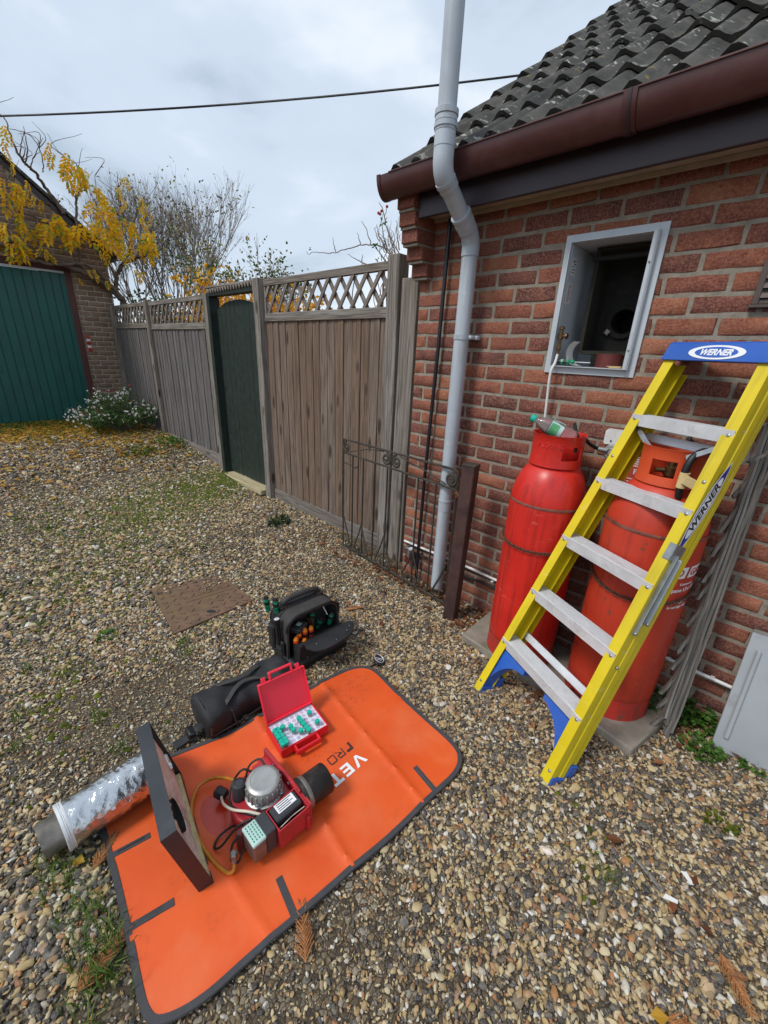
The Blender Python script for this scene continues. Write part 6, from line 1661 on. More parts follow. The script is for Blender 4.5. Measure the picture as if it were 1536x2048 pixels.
# ------------------------------------------------------------------ tape measure
tp_ = thing('tape_measure', 'round black and chrome tape measure lying on the gravel by the mat corner', 'tape measure', m=T(*on_z(756, 1320, .022)) @ RZ(-.5) @ RXm(-.45) @ RY(.15))
b = MB(); b.cbox((-.030, -.025, -.016), (.034, .040, .010), .012); b.build('body', MAT['bag_plastic'], tp_)
b = MB(); b.lathe([(.0, .0105), (.024, .0105), (.026, .0125), (.0285, .0125), (.029, .009)], 28); b.build('face', MAT['cap_grey'], tp_)
b = MB(); b.lathe([(.0255, .0128), (.0268, .0145), (.0285, .0145), (.029, .0120)], 28); b.build('chrome_ring', MAT['alu'], tp_)
b = MB(); b.cbox((-.003, -.022, .0106), (.001, .022, .0118), .0005); b.cbox((.007, -.012, .0106), (.010, .014, .0118), .0005); b.build('printed_bar', MAT['white'], tp_)

# ------------------------------------------------------------------ manhole cover
mh = thing('manhole_cover', 'rusty square manhole cover half buried in the gravel', 'manhole cover', (-2.42, -1.26, 0))
cn = [Vector((-2.735, -1.455)), Vector((-2.155, -1.525)), Vector((-2.165, -1.03)), Vector((-2.61, -1.03))]
b = MB(); b.prism([tuple(c) for c in cn], -.03, .018); pl = B(b, 'plate', MAT['manhole'], mh, 25)
def mq(u_, v_): 
    p = cn[0].lerp(cn[1], u_).lerp(cn[3].lerp(cn[2], u_), v_); return p
b = MB()
for i in range(9):
    for j in range(8):
        if (i in (4,) and j > 1) or (abs(i - 6.4) < 1 and abs(j - 3) < 1): continue
        p = mq(.07 + .107 * i, .07 + .122 * j); b.cbox((-.017, -.006, .0), (.017, .006, .0045), .002, T(p.x, p.y, .0178) @ RZ((.78 if (i + j) % 2 else -.78)))
st_ = B(b, 'tread_studs', MAT['manhole'], mh, 30)
b = MB()
for v_ in (.18, .82):
    p, q = mq(.46, v_), mq(.54, v_)
p, q = mq(.44, .30), mq(.44, .95); b.tube([(p.x, p.y, .0185), (q.x, q.y, .0185)], .003, 5); p, q = mq(.52, .30), mq(.52, .95); b.tube([(p.x, p.y, .0185), (q.x, q.y, .0185)], .003, 5)
B(b, 'cast_rib', MAT['manhole'], mh)
hp_ = on_z(423, 1223, .019)
b = MB(); b.prism([(.030 * cos(2 * pi * k / 18), .016 * sin(2 * pi * k / 18)) for k in range(18)], .0175, .0192, T(hp_.x, hp_.y, 0) @ RZ(.75)); B(b, 'key_hole', MAT['black_print'], mh)
b = MB(); b.lathe([(.020, .0), (.024, .004), (.028, .0)], 18, T(hp_.x, hp_.y, .0185) @ RZ(.75) @ Matrix.Diagonal((1.35, .78, 1, 1))); B(b, 'key_hole_rim', MAT['manhole'], mh)

# ------------------------------------------------------------------ garage on the left
GXF = -8.66; GZ0 = .25
ga = thing('garage', 'brown brick garage with teal green ribbed door at the far left', 'garage', (GXF, -2.0, GZ0))
GM = ga.matrix_basis.inverted()
DY1, DY0, DT = -.395, -2.60, 2.505                 # door: right edge, left edge, top
RY1 = .225                                          # right corner of the garage
RIDGE_Y = -1.55; EAVE_Z = 2.86; RP = math.tan(radians(40))
RIDGE_Z = EAVE_Z + (RY1 + .05 - RIDGE_Y) * RP
b = MB()
JY = -.305
b.box((GXF - .25, JY, -.2), (GXF - .0065, RY1, EAVE_Z)); b.box((GXF - .25, -3.35, -.2), (GXF - .0065, -2.70, EAVE_Z)); b.box((GXF - .25, -2.70, DT + .10), (GXF - .0065, JY, EAVE_Z))
b.prism([(-3.35, EAVE_Z), (RY1, EAVE_Z), (RIDGE_Y, RIDGE_Z - .06)], GXF - .25, GXF - .0065, YZ)
b.box((GXF - 5, RY1 - .2, -.2), (GXF - .25, RY1, EAVE_Z)); b.box((GXF - 5, -3.35, -.2), (GXF - .25, -3.15, EAVE_Z))
gw = B(b, 'wall', MAT['garage_mortar'], ga)
rects = []
for k in range(0, 60):
    z0 = .02 + k * .075
    u = -3.4 + (.1125 if k % 2 else 0)
    while u < RY1 + .2:
        a, c = u, u + .225; u += .225
        a = max(a, -3.35); c = min(c, RY1 + .004)
        if z0 < DT + .09: a = max(a, JY - .0)
        if z0 + .075 > EAVE_Z: 
            lim = (RIDGE_Z - z0 - .16) / RP; a = max(a, RIDGE_Y - lim); c = min(c, RIDGE_Y + lim)
        if c - a > .04 and c > -1.6: rects.append((a, c, z0, z0 + .075))
GFace = Matrix(((0, -1, 0, GXF), (1, 0, 0, 0), (0, 0, 1, 0), (0, 0, 0, 1)))       # local x -> +Y, local -y -> +X
lay_bricks(gw, rects, GFace, MAT['garage_brick'], limit=298)
# roof with verge
for sgn in (1, -1):
    b = MB(); y0_ = RIDGE_Y + sgn * (RY1 + .14 - RIDGE_Y); z0_ = EAVE_Z - .065 + .0
    pr_ = [(RIDGE_Y, RIDGE_Z), (RIDGE_Y, RIDGE_Z + .05), (y0_, z0_ + .05), (y0_, z0_)]
    b.prism(pr_, GXF - 5.0, GXF + .07, YZ); B(b, 'roof', MAT['tile'], ga, 30)
b = MB(); b.prism([(RIDGE_Y, RIDGE_Z - .005), (RIDGE_Y, RIDGE_Z - .10), (RY1 + .10, EAVE_Z - .14), (RY1 + .10, EAVE_Z - .07)], GXF + .005, GXF + .028, YZ); B(b, 'verge_board', MAT['fascia'], ga)
b = MB(); b.prism(gutter_prof(RY1 + .16, EAVE_Z - .02, .055, .07, .004), GXF - 4.8, GXF + .06, X2Z); B(b, 'gutter', MAT['pipe_black'], ga, 50)
b = MB(); b.cbox((GXF - .06, -2.62, DT), (GXF + .012, JY, DT + .095), .004); B(b, 'door_lintel', MAT['garage_frame'], ga)
b = MB(); b.cbox((GXF - .06, DY1 + .003, .1), (GXF + .012, JY - .003, DT - .002), .004); B(b, 'door_jamb', MAT['garage_frame'], ga)
b = MB(); b.cbox((GXF - .03, DY0, DT - .03), (GXF + .004, DY1, DT - .002), .003); B(b, 'weather_strip', MAT['casing'], ga)
# ribbed up-and-over door
b = MB(); prof_ = []; y = DY0
while y < DY1 - .01:
    y2 = min(y + .112, DY1)
    prof_ += [(y, GXF - .020), (y + .004, GXF - .030), (y + .012, GXF - .030), (y + .016, GXF - .020), (y2 - .0001, GXF - .020)]; y = y2
n = len(prof_); b.add([(x, y, z) for z in (.23, DT - .032) for y, x in prof_], [(i, i + 1, n + i + 1, n + i) for i in range(n - 1)])
dr = B(b, 'door', MAT['garage_green'], ga, 20)
b = MB(); b.cbox((GXF - .022, DY0, .215), (GXF - .008, DY1, .27), .003); b.cbox((GXF - .0215, -1.50, 1.02), (GXF - .012, -1.42, 1.12), .004); B(b, 'door_rail', MAT['garage_green'], dr)
rp_ = thing('reflector_strip', 'small red and white reflector strip on the garage wall', 'reflector', (GXF + .003, -.25, 1.38))
b = MB(); b.cbox((GXF, -.272, 1.365), (GXF + .004, -.222, 1.60), .001); B(b, 'backing', MAT['white_paint'], rp_)
for z in (1.385, 1.485, 1.58):
    b = MB(); b.lathe([(0, .006), (.03, .005), (.033, 0)], 20, T(GXF + .004, -.247, z) @ RY(pi / 2)); B(b, 'red_disc', MAT['flower_red'], rp_)

# ------------------------------------------------------------------ plants
def leaf_quad(vs_, fs_, p, d, n_, l_, w_, fold=.25):
    """pointed leaf: base p, direction d, normal n_"""
    s_ = d.cross(n_)
    if s_.length < 1e-6: s_ = d.orthogonal()
    s_.normalize(); n2 = s_.cross(d).normalized(); o = len(vs_)
    vs_ += [tuple(p), tuple(p + d * l_ * .45 + s_ * w_ / 2 + n2 * w_ * fold), tuple(p + d * l_), tuple(p + d * l_ * .45 - s_ * w_ / 2 + n2 * w_ * fold)]
    fs_ += [(o, o + 1, o + 2), (o, o + 2, o + 3)]
def rv(a=1.0): return Vector((random.uniform(-a, a), random.uniform(-a, a), random.uniform(-a, a)))

# wisteria over the garage gable
WX = GXF + .10
wi = thing('wisteria', 'yellow-leaved wisteria climbing over the garage gable', 'climber', tuple(on_x(262, 640, WX)))
def wpx(pts, dx=0.0): return [on_x(px, py, WX + dx + .06 * math.sin(px * .05)) for px, py in pts]
NODES = []
def wtube(pts, r0, r1, name='stem', n=6, seg=7, dx=0.0):
    P = crv(wpx(pts, dx), n); b = MB(); k = len(P)
    P = [p + rv(.012) * (1 if r0 > .01 else .4) for p in P]
    if r0 >= .008: NODES.extend([(px_, py_) for (px_, py_) in pts if -15 < px_ < 300][1:])
    b.tube(P, [r0 + (r1 - r0) * i / (k - 1) for i in range(k)], seg); return B(b, name, MAT['bark'], wi, 60)
wtube([(262, 760), (258, 690), (250, 625), (238, 592), (205, 570), (175, 548), (140, 525), (100, 515), (60, 500), (0, 478), (-40, 470)], .055, .035, 'trunk')
wtube([(245, 600), (215, 573), (185, 555), (150, 537), (110, 522), (60, 507), (10, 490), (-30, 483)], .045, .03, 'trunk', dx=.05)
wtube([(240, 590), (200, 548), (165, 528), (120, 530), (70, 522), (20, 516)], .03, .02, 'trunk', dx=.09)
wtube([(232, 590), (232, 560), (238, 540), (250, 525), (268, 518), (283, 507), (290, 490)], .035, .02, 'trunk')
wtube([(250, 526), (258, 500), (262, 470), (268, 445), (275, 420), (288, 398)], .022, .008)
wtube([(268, 518), (290, 512), (300, 500)], .018, .010)
wtube([(262, 470), (250, 440), (240, 415), (237, 380), (235, 345)], .014, .004)
wtube([(165, 530), (155, 480), (153, 420), (152, 395), (160, 385), (172, 378)], .024, .006)
wtube([(153, 400), (145, 385), (140, 365)], .010, .003)
wtube([(152, 410), (160, 370), (158, 345), (150, 325), (125, 310)], .010, .003)
wtube([(130, 430), (95, 380), (70, 345), (45, 320), (28, 290), (18, 262), (10, 238)], .026, .006)
wtube([(50, 330), (55, 300), (50, 270), (46, 252)], .010, .003)
wtube([(40, 312), (44, 280), (50, 262)], .008, .003)
wtube([(60, 340), (66, 318), (80, 303)], .009, .003)
wtube([(86, 345), (86, 325), (78, 295), (62, 272), (40, 262), (15, 257)], .008, .003)
wtube([(100, 410), (60, 395), (30, 380), (0, 372)], .014, .008)
wtube([(120, 460), (80, 440), (40, 425), (0, 405)], .014, .008)
wtube([(150, 520), (120, 470), (90, 450), (70, 447)], .016, .006)
wtube([(235, 560), (215, 520), (200, 480), (195, 440), (192, 400), (190, 350)], .014, .004)
for i in range(46):
    x, y = random.choice(NODES)
    wtube([(x, y), (x + random.uniform(-25, 25), y - random.uniform(10, 35)), (x + random.uniform(-45, 45), y - random.uniform(20, 60))], .006, .002, 'twig', 4, 5)
def compound(seed, n=6):
    r = random.Random(seed); vs_ = []; fs_ = []
    L_ = .24
    for i in range(n):
        t_ = (i + .6) / n; p = Vector((0, 0, -L_ * t_)) + Vector((0, .05 * t_ * t_, 0))
        for s_ in (-1, 1):
            d = Vector((s_ * .72, r.uniform(-.25, .25), -.70 + r.uniform(-.25, .2))).normalized()
            leaf_quad(vs_, fs_, p, d, Vector((r.uniform(-.3, .3), -1, .2)), .085 * (1.1 - .35 * abs(t_ - .5)) * r.uniform(.85, 1.1), .038)
    leaf_quad(vs_, fs_, Vector((0, .05, -L_)), Vector((0, 0, -1)), Vector((0, -1, 0)), .09, .04)
    me = bpy.data.meshes.new('leaf'); me.from_pydata(vs_, [], fs_); me.materials.append(MAT['leaf_wisteria']); return me
cm = [compound(i, 5 + i % 3) for i in range(6)]
spots = [(12, 255, .8), (5, 285, .8), (20, 320, .7), (10, 360, 1), (30, 372, 1), (14, 385, 1.1), (38, 368, 1), (52, 390, 1.1), (60, 365, 1), (75, 395, .6), (100, 425, 1.3), (112, 430, 1.4), (95, 440, 1.3), (125, 440, 1.3), (105, 450, 1.3), (132, 452, 1.1), (88, 448, 1.1), (118, 445, 1.2),
         (35, 430, 1.1), (45, 445, 1.1), (55, 460, 1), (10, 455, 1.2), (20, 470, 1.2), (12, 490, 1.2), (30, 490, 1.1), (25, 475, 1.1), (5, 440, 1), (82, 492, .8), (90, 505, .6), (158, 455, 1.2), (165, 450, 1.1), (150, 462, 1.1), (172, 445, 1), (192, 470, 1), (198, 480, 1.1), (205, 455, 1), (188, 445, .9),
         (100, 290, .8), (108, 300, .8), (130, 312, 1), (140, 315, 1.1), (150, 325, 1.1), (158, 330, 1), (135, 320, 1), (145, 345, .9), (168, 345, .9), (160, 360, .8), (140, 350, .8),
         (185, 372, .9), (195, 378, .9), (205, 395, 1), (190, 400, 1), (200, 420, 1.1), (210, 410, 1.2), (218, 402, 1.3), (225, 410, 1.2), (212, 425, 1.3), (205, 440, 1.2), (222, 440, 1.3), (230, 450, 1.2), (215, 455, 1.2), (240, 430, 1), (228, 470, 1.1), (250, 440, 1), (262, 445, 1), (272, 430, .9), (255, 480, 1),
         (285, 470, 1.3), (292, 480, 1.3), (280, 485, 1.2), (288, 462, 1.2), (298, 462, 1), (300, 490, 1), (262, 500, 1), (220, 490, 1), (225, 505, .8), (275, 545, .9), (282, 550, .7), (190, 545, .5), (178, 535, .5), (160, 560, .4), (220, 560, .5), (235, 350, .5), (248, 355, .8), (285, 400, .8), (300, 430, .9), (310, 470, .8), (240, 375, .8), (255, 395, .8)]
for i, (px, py, sc_) in enumerate(spots):
    for _ in range(2 if i % 3 == 0 else 1):
        p = on_x(px + random.uniform(-8, 8), py + random.uniform(-9, 5), WX + random.uniform(.05, .35))
        m = GM.inverted().to_translation() * 0
        mt = wi.matrix_basis.inverted() @ T(*p) @ RZ(random.uniform(-.9, .9) + pi / 2) @ RXm(random.uniform(-.4, .4)) @ RY(random.uniform(-.5, .5)) @ Matrix.Scale(sc_ * random.uniform(.75, 1.05), 4)
        inst(cm[(i + _ * 3) % 6], 'leaf', wi, mt)

# generic branching tree
def grow(b, p, d, L_, r, depth, tips, spread=.45, up=.12, ratio=.74, kids=(2, 3), seg=5, rmin=.0025):
    q = p; pts = [p]; n = 3
    for i in range(n):
        d = (d + rv(.13) + Vector((0, 0, up * .5))).normalized(); q = q + d * (L_ / n); pts.append(q)
    b.tube(pts, [r, r * .9, r * .8, max(r * .68, rmin)], seg, False)
    if depth <= 0: tips.append((q, d)); return
    tips.append((q, d)) if depth <= 2 else None
    for k in range(random.choice(kids)):
        nd = (d + rv(spread) + Vector((0, 0, up))).normalized()
        grow(b, pts[random.choice((2, 3))] if k else q, nd, L_ * random.uniform(ratio - .1, ratio + .1), max(r * .64, rmin), depth - 1, tips, spread, up, ratio, kids, max(3, seg - 1), rmin)
def leaves(tips, n, l_, w_, rad, mat, name, parent, droop=.3, flt=None):
    vs_, fs_ = [], []
    for (p, d) in tips:
        if flt and not flt(p): continue
        for _ in range(n):
            q = p + rv(rad)
            if q.y < .32: continue
            dd = (d * .4 + rv(1) + Vector((0, 0, -droop))).normalized()
            leaf_quad(vs_, fs_, q, dd, rv(1), l_ * random.uniform(.7, 1.2), w_ * random.uniform(.8, 1.2))
    if not vs_: return None
    o = raw(name, vs_, fs_, mat, parent); o.matrix_basis = parent.matrix_basis.inverted(); return o
def tree(name, label, base, stems, L_, r, depth, leaf=None, spread=.45, up=.12, ratio=.74, kids=(2, 3), cat='tree', bark='twig', grp=None):
    t = thing(name, label, cat, base, grp); b = MB(); tips = []
    for i in range(stems):
        a = 2 * pi * i / max(stems, 1) + random.uniform(-.4, .4); lean = random.uniform(.08, .42) if stems > 1 else .05
        grow(b, Vector(base) + Vector((.12 * cos(a), .12 * sin(a), 0)), Vector((lean * cos(a), lean * sin(a), 1)).normalized(), L_, r, depth, tips, spread, up, ratio, kids)
    o = b.build('trunk', MAT[bark], t, 60); o.matrix_basis = t.matrix_basis.inverted()
    return t, tips
random.seed(21)
t1, tips = tree('bare_tree', 'nearly leafless round tree beyond the grey fence', (-13.5, 2.9, .25), 10, 1.70, .038, 6, spread=.50, up=.13, ratio=.71, kids=(2, 3, 3))
leaves([t_ for t_ in tips if random.random() < .12 and t_[0].z > 3.6], 2, .09, .04, .15, MAT['leaf_tree'], 'crown', t1)
leaves([t_ for t_ in tips if random.random() < .5 and t_[0].z < 4.0], 2, .10, .04, .22, MAT['leaf_olive'], 'lower_crown', t1)
random.seed(22)
t2, tips = tree('small_tree', 'small olive green leafy tree behind the garden gate', (-7.55, 2.1, .2), 4, 1.0, .03, 5, spread=.5, up=.10, ratio=.68)
leaves([t_ for t_ in tips if random.random() < .6], 4, .07, .038, .16, MAT['leaf_olive'], 'crown', t2)
random.seed(23)
t3, tips = tree('yellow_bush', 'orange yellow bush filling the gap above the green gate', (-6.1, 1.35, .15), 9, .80, .018, 4, spread=.55, up=.12, ratio=.66, cat='bush')
leaves(tips, 7, .085, .05, .20, MAT['leaf_orange'], 'crown', t3)
t4, tips = tree('yellow_bush', 'orange yellow bush rising left of the gate behind the trellis', (-8.2, 2.0, .2), 6, .80, .018, 4, spread=.55, up=.12, ratio=.66, cat='bush')
leaves(tips, 6, .085, .05, .20, MAT['leaf_orange'], 'crown', t4)
random.seed(24)
t5, tips = tree('ivy_bush', 'dark green bush showing above the fence end by the garage', (-8.95, .95, .2), 5, .85, .02, 4, spread=.6, up=.05, ratio=.62, cat='bush')
leaves(tips, 6, .08, .05, .18, MAT['leaf_shrub'], 'crown', t5)
# bare rose behind the brown panel
ro = thing('rose_bush', 'thin bare rose shoots with red buds above the brown fence panel', 'rose', (-2.62, .62, 0))
b = MB(); tipsr = []
random.seed(31)
def rp(pts, r0=.005, r1=.002, yy=.6):
    P = crv([on_y(px, py, yy) for px, py in pts], 5); P = [p + rv(.004) for p in P]; k = len(P)
    b.tube(P, [r0 + (r1 - r0) * i / (k - 1) for i in range(k)], 5); tipsr.append((P[-1], (P[-1] - P[-2]).normalized()))
rp([(800, 520), (790, 515), (775, 500), (755, 490), (740, 490), (720, 491), (690, 499), (665, 506), (640, 505), (627, 504), (617, 508), (613, 503)], .007, .002)
rp([(672, 502), (668, 490), (665, 475)]); rp([(742, 489), (738, 475), (731, 455), (723, 443)]); rp([(721, 491), (715, 465)]); rp([(735, 530), (715, 520), (695, 508)], .006)
rp([(723, 524), (725, 508)]); rp([(798, 525), (785, 490), (775, 460), (770, 435), (774, 412)], .007); rp([(790, 520), (772, 500), (762, 478), (757, 470), (754, 450)], .006); rp([(770, 440), (764, 415), (758, 405)]); rp([(800, 500), (794, 470), (793, 440)], .006)
rp([(800, 512), (780, 470), (775, 450)], .006); rp([(770, 520), (755, 500), (748, 490)], .006); rp([(775, 500), (765, 460), (764, 427)], .005)
for i in range(22):
    x, y = random.uniform(750, 805), random.uniform(480, 525)
    rp([(x, y), (x + random.uniform(-12, 8), y - random.uniform(12, 25)), (x + random.uniform(-18, 12), y - random.uniform(25, 55))], .0035, .0012, .6 + random.uniform(-.05, .1))
for i in range(12):
    x, y = random.uniform(700, 800), random.uniform(560, 640)
    rp([(x, y + 60), (x + random.uniform(-12, 12), y), (x + random.uniform(-25, 25), y - 50)], .006, .003, .6 + random.uniform(-.05, .1))
for (px) in (770, 785, 800): 
    P = [on_y(px, 520, .6), Vector((on_y(px, 520, .6).x - .03, .6, 1.2)), Vector((-2.62, .62, 0))]
    b.tube(P, [.008, .010, .013], 6)
B(b, 'shoots', MAT['twig'], ro, 60)
vs_, fs_ = [], []
for (px, py) in ((768, 440), (765, 448), (770, 445), (752, 490), (748, 493), (767, 497), (755, 518), (620, 498), (772, 492), (750, 492)):
    for _ in range(3): leaf_quad(vs_, fs_, on_y(px + random.uniform(-3, 3), py + random.uniform(-3, 3), .59), rv().normalized(), rv(), .03, .018)
o = raw('leaves', vs_, fs_, MAT['weed'], ro); o.matrix_basis = ro.matrix_basis.inverted()
b = MB()
for (px, py) in ((760, 428), (763, 422), (774, 413), (757, 426)): b.sphere(tuple(on_y(px, py, .59)), .011, 8, 5)
B(b, 'red_bud', MAT['flower_red'], ro)

# flowering shrub at the foot of the garage wall
random.seed(41)
sb = on_z(246, 862, .25)
sh_ = thing('flowering_shrub', 'low green shrub dotted with white flowers between garage and fence', 'shrub', tuple(sb))
b = MB()
cen = []
for i in range(70):
    a = random.uniform(0, 2 * pi); rr = sqrt(random.random()) * .60; hz = .50 * (1 - (rr / .72) ** 2) * random.uniform(.65, 1.12) + .08
    tip = sb + Vector((.75 * rr * cos(a), rr * sin(a), hz)); cen.append(tip)
    b.tube([sb + Vector((.06 * cos(a), .06 * sin(a), 0)), sb.lerp(tip, .55) + rv(.03) + Vector((0, 0, .06)), tip], [.007, .005, .002], 4)
B(b, 'stems', MAT['twig'], sh_, 60)
vs_, fs_ = [], []
for c in cen:
    for _ in range(75):
        q = sb.lerp(c, random.uniform(.5, 1.08)) + rv(.075); leaf_quad(vs_, fs_, q, (rv() + Vector((0, 0, .4))).normalized(), rv(), .038 * random.uniform(.7, 1.2), .02)
o = raw('foliage', vs_, fs_, MAT['leaf_shrub'], sh_); o.matrix_basis = sh_.matrix_basis.inverted()
vs_, fs_ = [], []; vr_, fr_ = [], []
for c in cen + cen[:45] + cen:
    for _ in range(random.choice((1, 1, 2))):
        q = c + rv(.08) + Vector((.035, -.06, .03)); red = random.random() < .1
        for k in range(3): leaf_quad(vr_ if red else vs_, fr_ if red else fs_, q, (rv() + Vector((.3, -.5, .3))).normalized(), rv(), .027, .022)
for (v_, f_, m_) in ((vs_, fs_, 'flower_white'), (vr_, fr_, 'flower_red')):
    o = raw('flowers', v_, f_, MAT[m_], sh_); o.matrix_basis = sh_.matrix_basis.inverted(); o['kind'] = 'stuff'

# weeds
def weed(name, label, p, n, rad, h, l_, w_, mat, cat='weed'):
    t = thing(name, label, cat, tuple(p)); vs_, fs_ = [], []; b = MB()
    for i in range(n):
        a = random.uniform(0, 2 * pi); rr = rad * sqrt(random.random()); q = Vector((rr * cos(a), rr * sin(a), h * random.uniform(.3, 1) * (1 - .5 * rr / rad)))
        b.tube([(q.x * .3, q.y * .3, -.005), tuple(q)], .0012, 3, False)
        for _ in range(3): leaf_quad(vs_, fs_, q, (Vector((cos(a), sin(a), .25)) + rv(.8)).normalized(), Vector((0, 0, 1)) + rv(.4), l_ * random.uniform(.7, 1.2), w_)
    raw('leaves', vs_, fs_, MAT[mat], t); b.build('stems', MAT['weed'], t, 60); return t
random.seed(51)
weed('weed_clump', 'small dark green weed clump in the gravel below the brown fence panel', on_z(560, 1046, .0), 45, .10, .05, .045, .02, 'weed_dark')
weed('weed_clump', 'bright green weeds between the gas cylinder slab and the rotten trellis', on_z(1320, 1410, .0), 150, .13, .10, .026, .018, 'weed')
weed('weed_clump', 'bright green weeds growing between trellis and grey sheet', on_z(1385, 1440, .0), 120, .09, .11, .028, .021, 'weed')
weed('weed_clump', 'trailing green weed spilling onto gravel before the grey sheet', on_z(1400, 1500, .0), 60, .07, .05, .024, .018, 'weed')
weed('weed_clump', 'small green weed under the lower edge of the grey sheet', on_z(1500, 1535, .0), 22, .04, .035, .026, .02, 'weed')
weed('weed_clump', 'small green clover patch at the right edge of the gravel', on_z(1440, 1655, .0), 22, .06, .025, .018, .014, 'moss')
weed('weed_clump', 'yellow green weed tuft left of the green gate on the gravel', on_z(285, 905, .2), 40, .22, .04, .045, .03, 'moss')
weed('weed_clump', 'tiny weed growing left of the manhole cover', on_z(213, 1275, .0), 14, .04, .02, .03, .018, 'weed')
weed('weed_clump', 'green weed at the foot of the far grey fence panel', on_z(345, 885, .24), 40, .18, .07, .05, .025, 'weed')
# yellow fallen leaves that can be told apart near the flue
for (px, py, lab) in ((145, 1720, 'single round yellow leaf lying by the foil flue'), (1300, 2030, 'single yellow leaf near the lower right corner')):
    vs_, fs_ = [], []; leaf_quad(vs_, fs_, Vector((0, 0, 0)), Vector((.7, .5, .1)).normalized(), Vector((0, 0, 1)), .045, .035, .1)
    o = raw('fallen_leaf', vs_, fs_, MAT['litter_yellow']); o.location = on_z(px, py, .022); tag(o, lab, 'leaf')
# dry conifer sprigs
def sprig(label, px, py, ang_, L_, n=16):
    p = on_z(px, py, .018); t = thing('dry_sprig', label, 'sprig', tuple(p)); b = MB()
    d = Vector((cos(ang_), sin(ang_), .03))
    b.tube([(0, 0, 0), tuple(d * L_)], [.0022, .001], 5)
    for i in range(n):
        q = d * (L_ * (i + .5) / n)
        for s_ in (-1, 1):
            e_ = (d + Vector((-d.y, d.x, 0)) * s_ * .75 + rv(.15)).normalized(); l_ = L_ * .32 * (1 - .6 * i / n)
            b.tube([tuple(q), tuple(q + e_ * l_ + Vector((0, 0, random.uniform(-.002, .008))))], [.0022, .001], 4)
            for k in range(4):
                q2 = q + e_ * l_ * (k + 1) / 5; f_ = (e_ + rv(.8)).normalized(); b.tube([tuple(q2), tuple(q2 + f_ * l_ * .3)], [.0018, .0008], 3)
    b.build('frond', MAT['sprig'], t, 60)
random.seed(61)
sprig('dry brown conifer sprig at the lower edge of the orange mat', 612, 1925, radians(150), .13)
sprig('dry brown conifer sprig at the bottom edge right of centre', 1330, 2035, radians(20), .11)
sprig('dry brown conifer sprig at lower right between stones', 1440, 1905, radians(-50), .12)
sprig('long dry brown conifer sprig left of the mat', 150, 1990, radians(110), .15, 20)
sprig('dry brown conifer sprig beside the slit near the flue', 185, 1740, radians(130), .10)
sprig('reddish dry sprig on the gravel in front of the iron gate', 690, 1218, radians(60), .11)
# overhead cable
b = MB(); c0, c1 = Vector((-22.5, -9.4, 4.9)), Vector((1.0, 11.1, 7.2))
pts = []
for i in range(41):
    t_ = i / 40
    pts.append(Vector((-11.95, -.22, 5.3)).lerp(Vector((-4.93, 5.9, 6.0)), -1.2 + 3.2 * t_) + Vector((0, 0, .35 * ((-1.2 + 3.2 * t_ - .5) ** 2 - .25))))
b.tube(pts, .017, 6); o = b.build('overhead_cable', MAT['cable'], None, 60); tag(o, 'dark overhead cable crossing the sky behind the roof', 'cable')

# ------------------------------------------------------------------ gravel: real stones, scattered as one body of stuff
def mat_stone():
    t = NT('flint_gravel'); v = t.coords()
    r = t.n('ShaderNodeObjectInfo').outputs['Random']
    col = t.ramp(r, [(0, (.030, .030, .034)), (.12, (.065, .062, .064)), (.28, (.115, .108, .10)), (.38, (.17, .14, .105)), (.46, (.29, .205, .105)), (.55, (.41, .285, .125)), (.66, (.49, .385, .205)), (.77, (.55, .48, .32)),
                     (.86, (.38, .18, .065)), (.91, (.25, .11, .055)), (.955, (.58, .55, .47)), (1, (.66, .65, .61))], 'LINEAR')
    n = t.noise(v, 3.0, 3, .6)
    col = t.mix(t.ramp(n, [(.45, 0), (.7, .40)]), col, (.40, .32, .20))
    col = t.mix(1.0, col, (.95, .94, .93), 'MULTIPLY'); return t.fin(col, .6, None, Specular_IOR_Level=.4)
MAT['stone'] = mat_stone()
stones = bpy.data.collections.new('stone_shapes')
for i in range(10):
    r = random.Random(700 + i); bm = bmesh.new(); bmesh.ops.create_icosphere(bm, subdivisions=2, radius=1)
    ax = [Vector((r.gauss(0, 1), r.gauss(0, 1), r.gauss(0, 1))).normalized() for _ in range(7)]
    off = [r.uniform(.50, .86) for _ in range(7)]
    sc_ = (1.12, r.uniform(.58, .85), r.uniform(.40, .60))
    for v in bm.verts:
        d = v.co.normalized(); m_ = 1.0
        for a, o_ in zip(ax, off):
            c = d.dot(a)
            if c > .2: m_ = min(m_, o_ / c)
        m_ = min(m_, 1.0) * (.92 + .08 * sin(5 * d.x + i) * cos(4 * d.y))
        v.co = Vector((d.x * m_ * sc_[0], d.y * m_ * sc_[1], d.z * m_ * sc_[2]))
    me = bpy.data.meshes.new('stone'); bm.to_mesh(me); bm.free(); smooth_mesh(me, 38); me.materials.append(MAT['stone'])
    stones.objects.link(bpy.data.objects.new('stone', me))

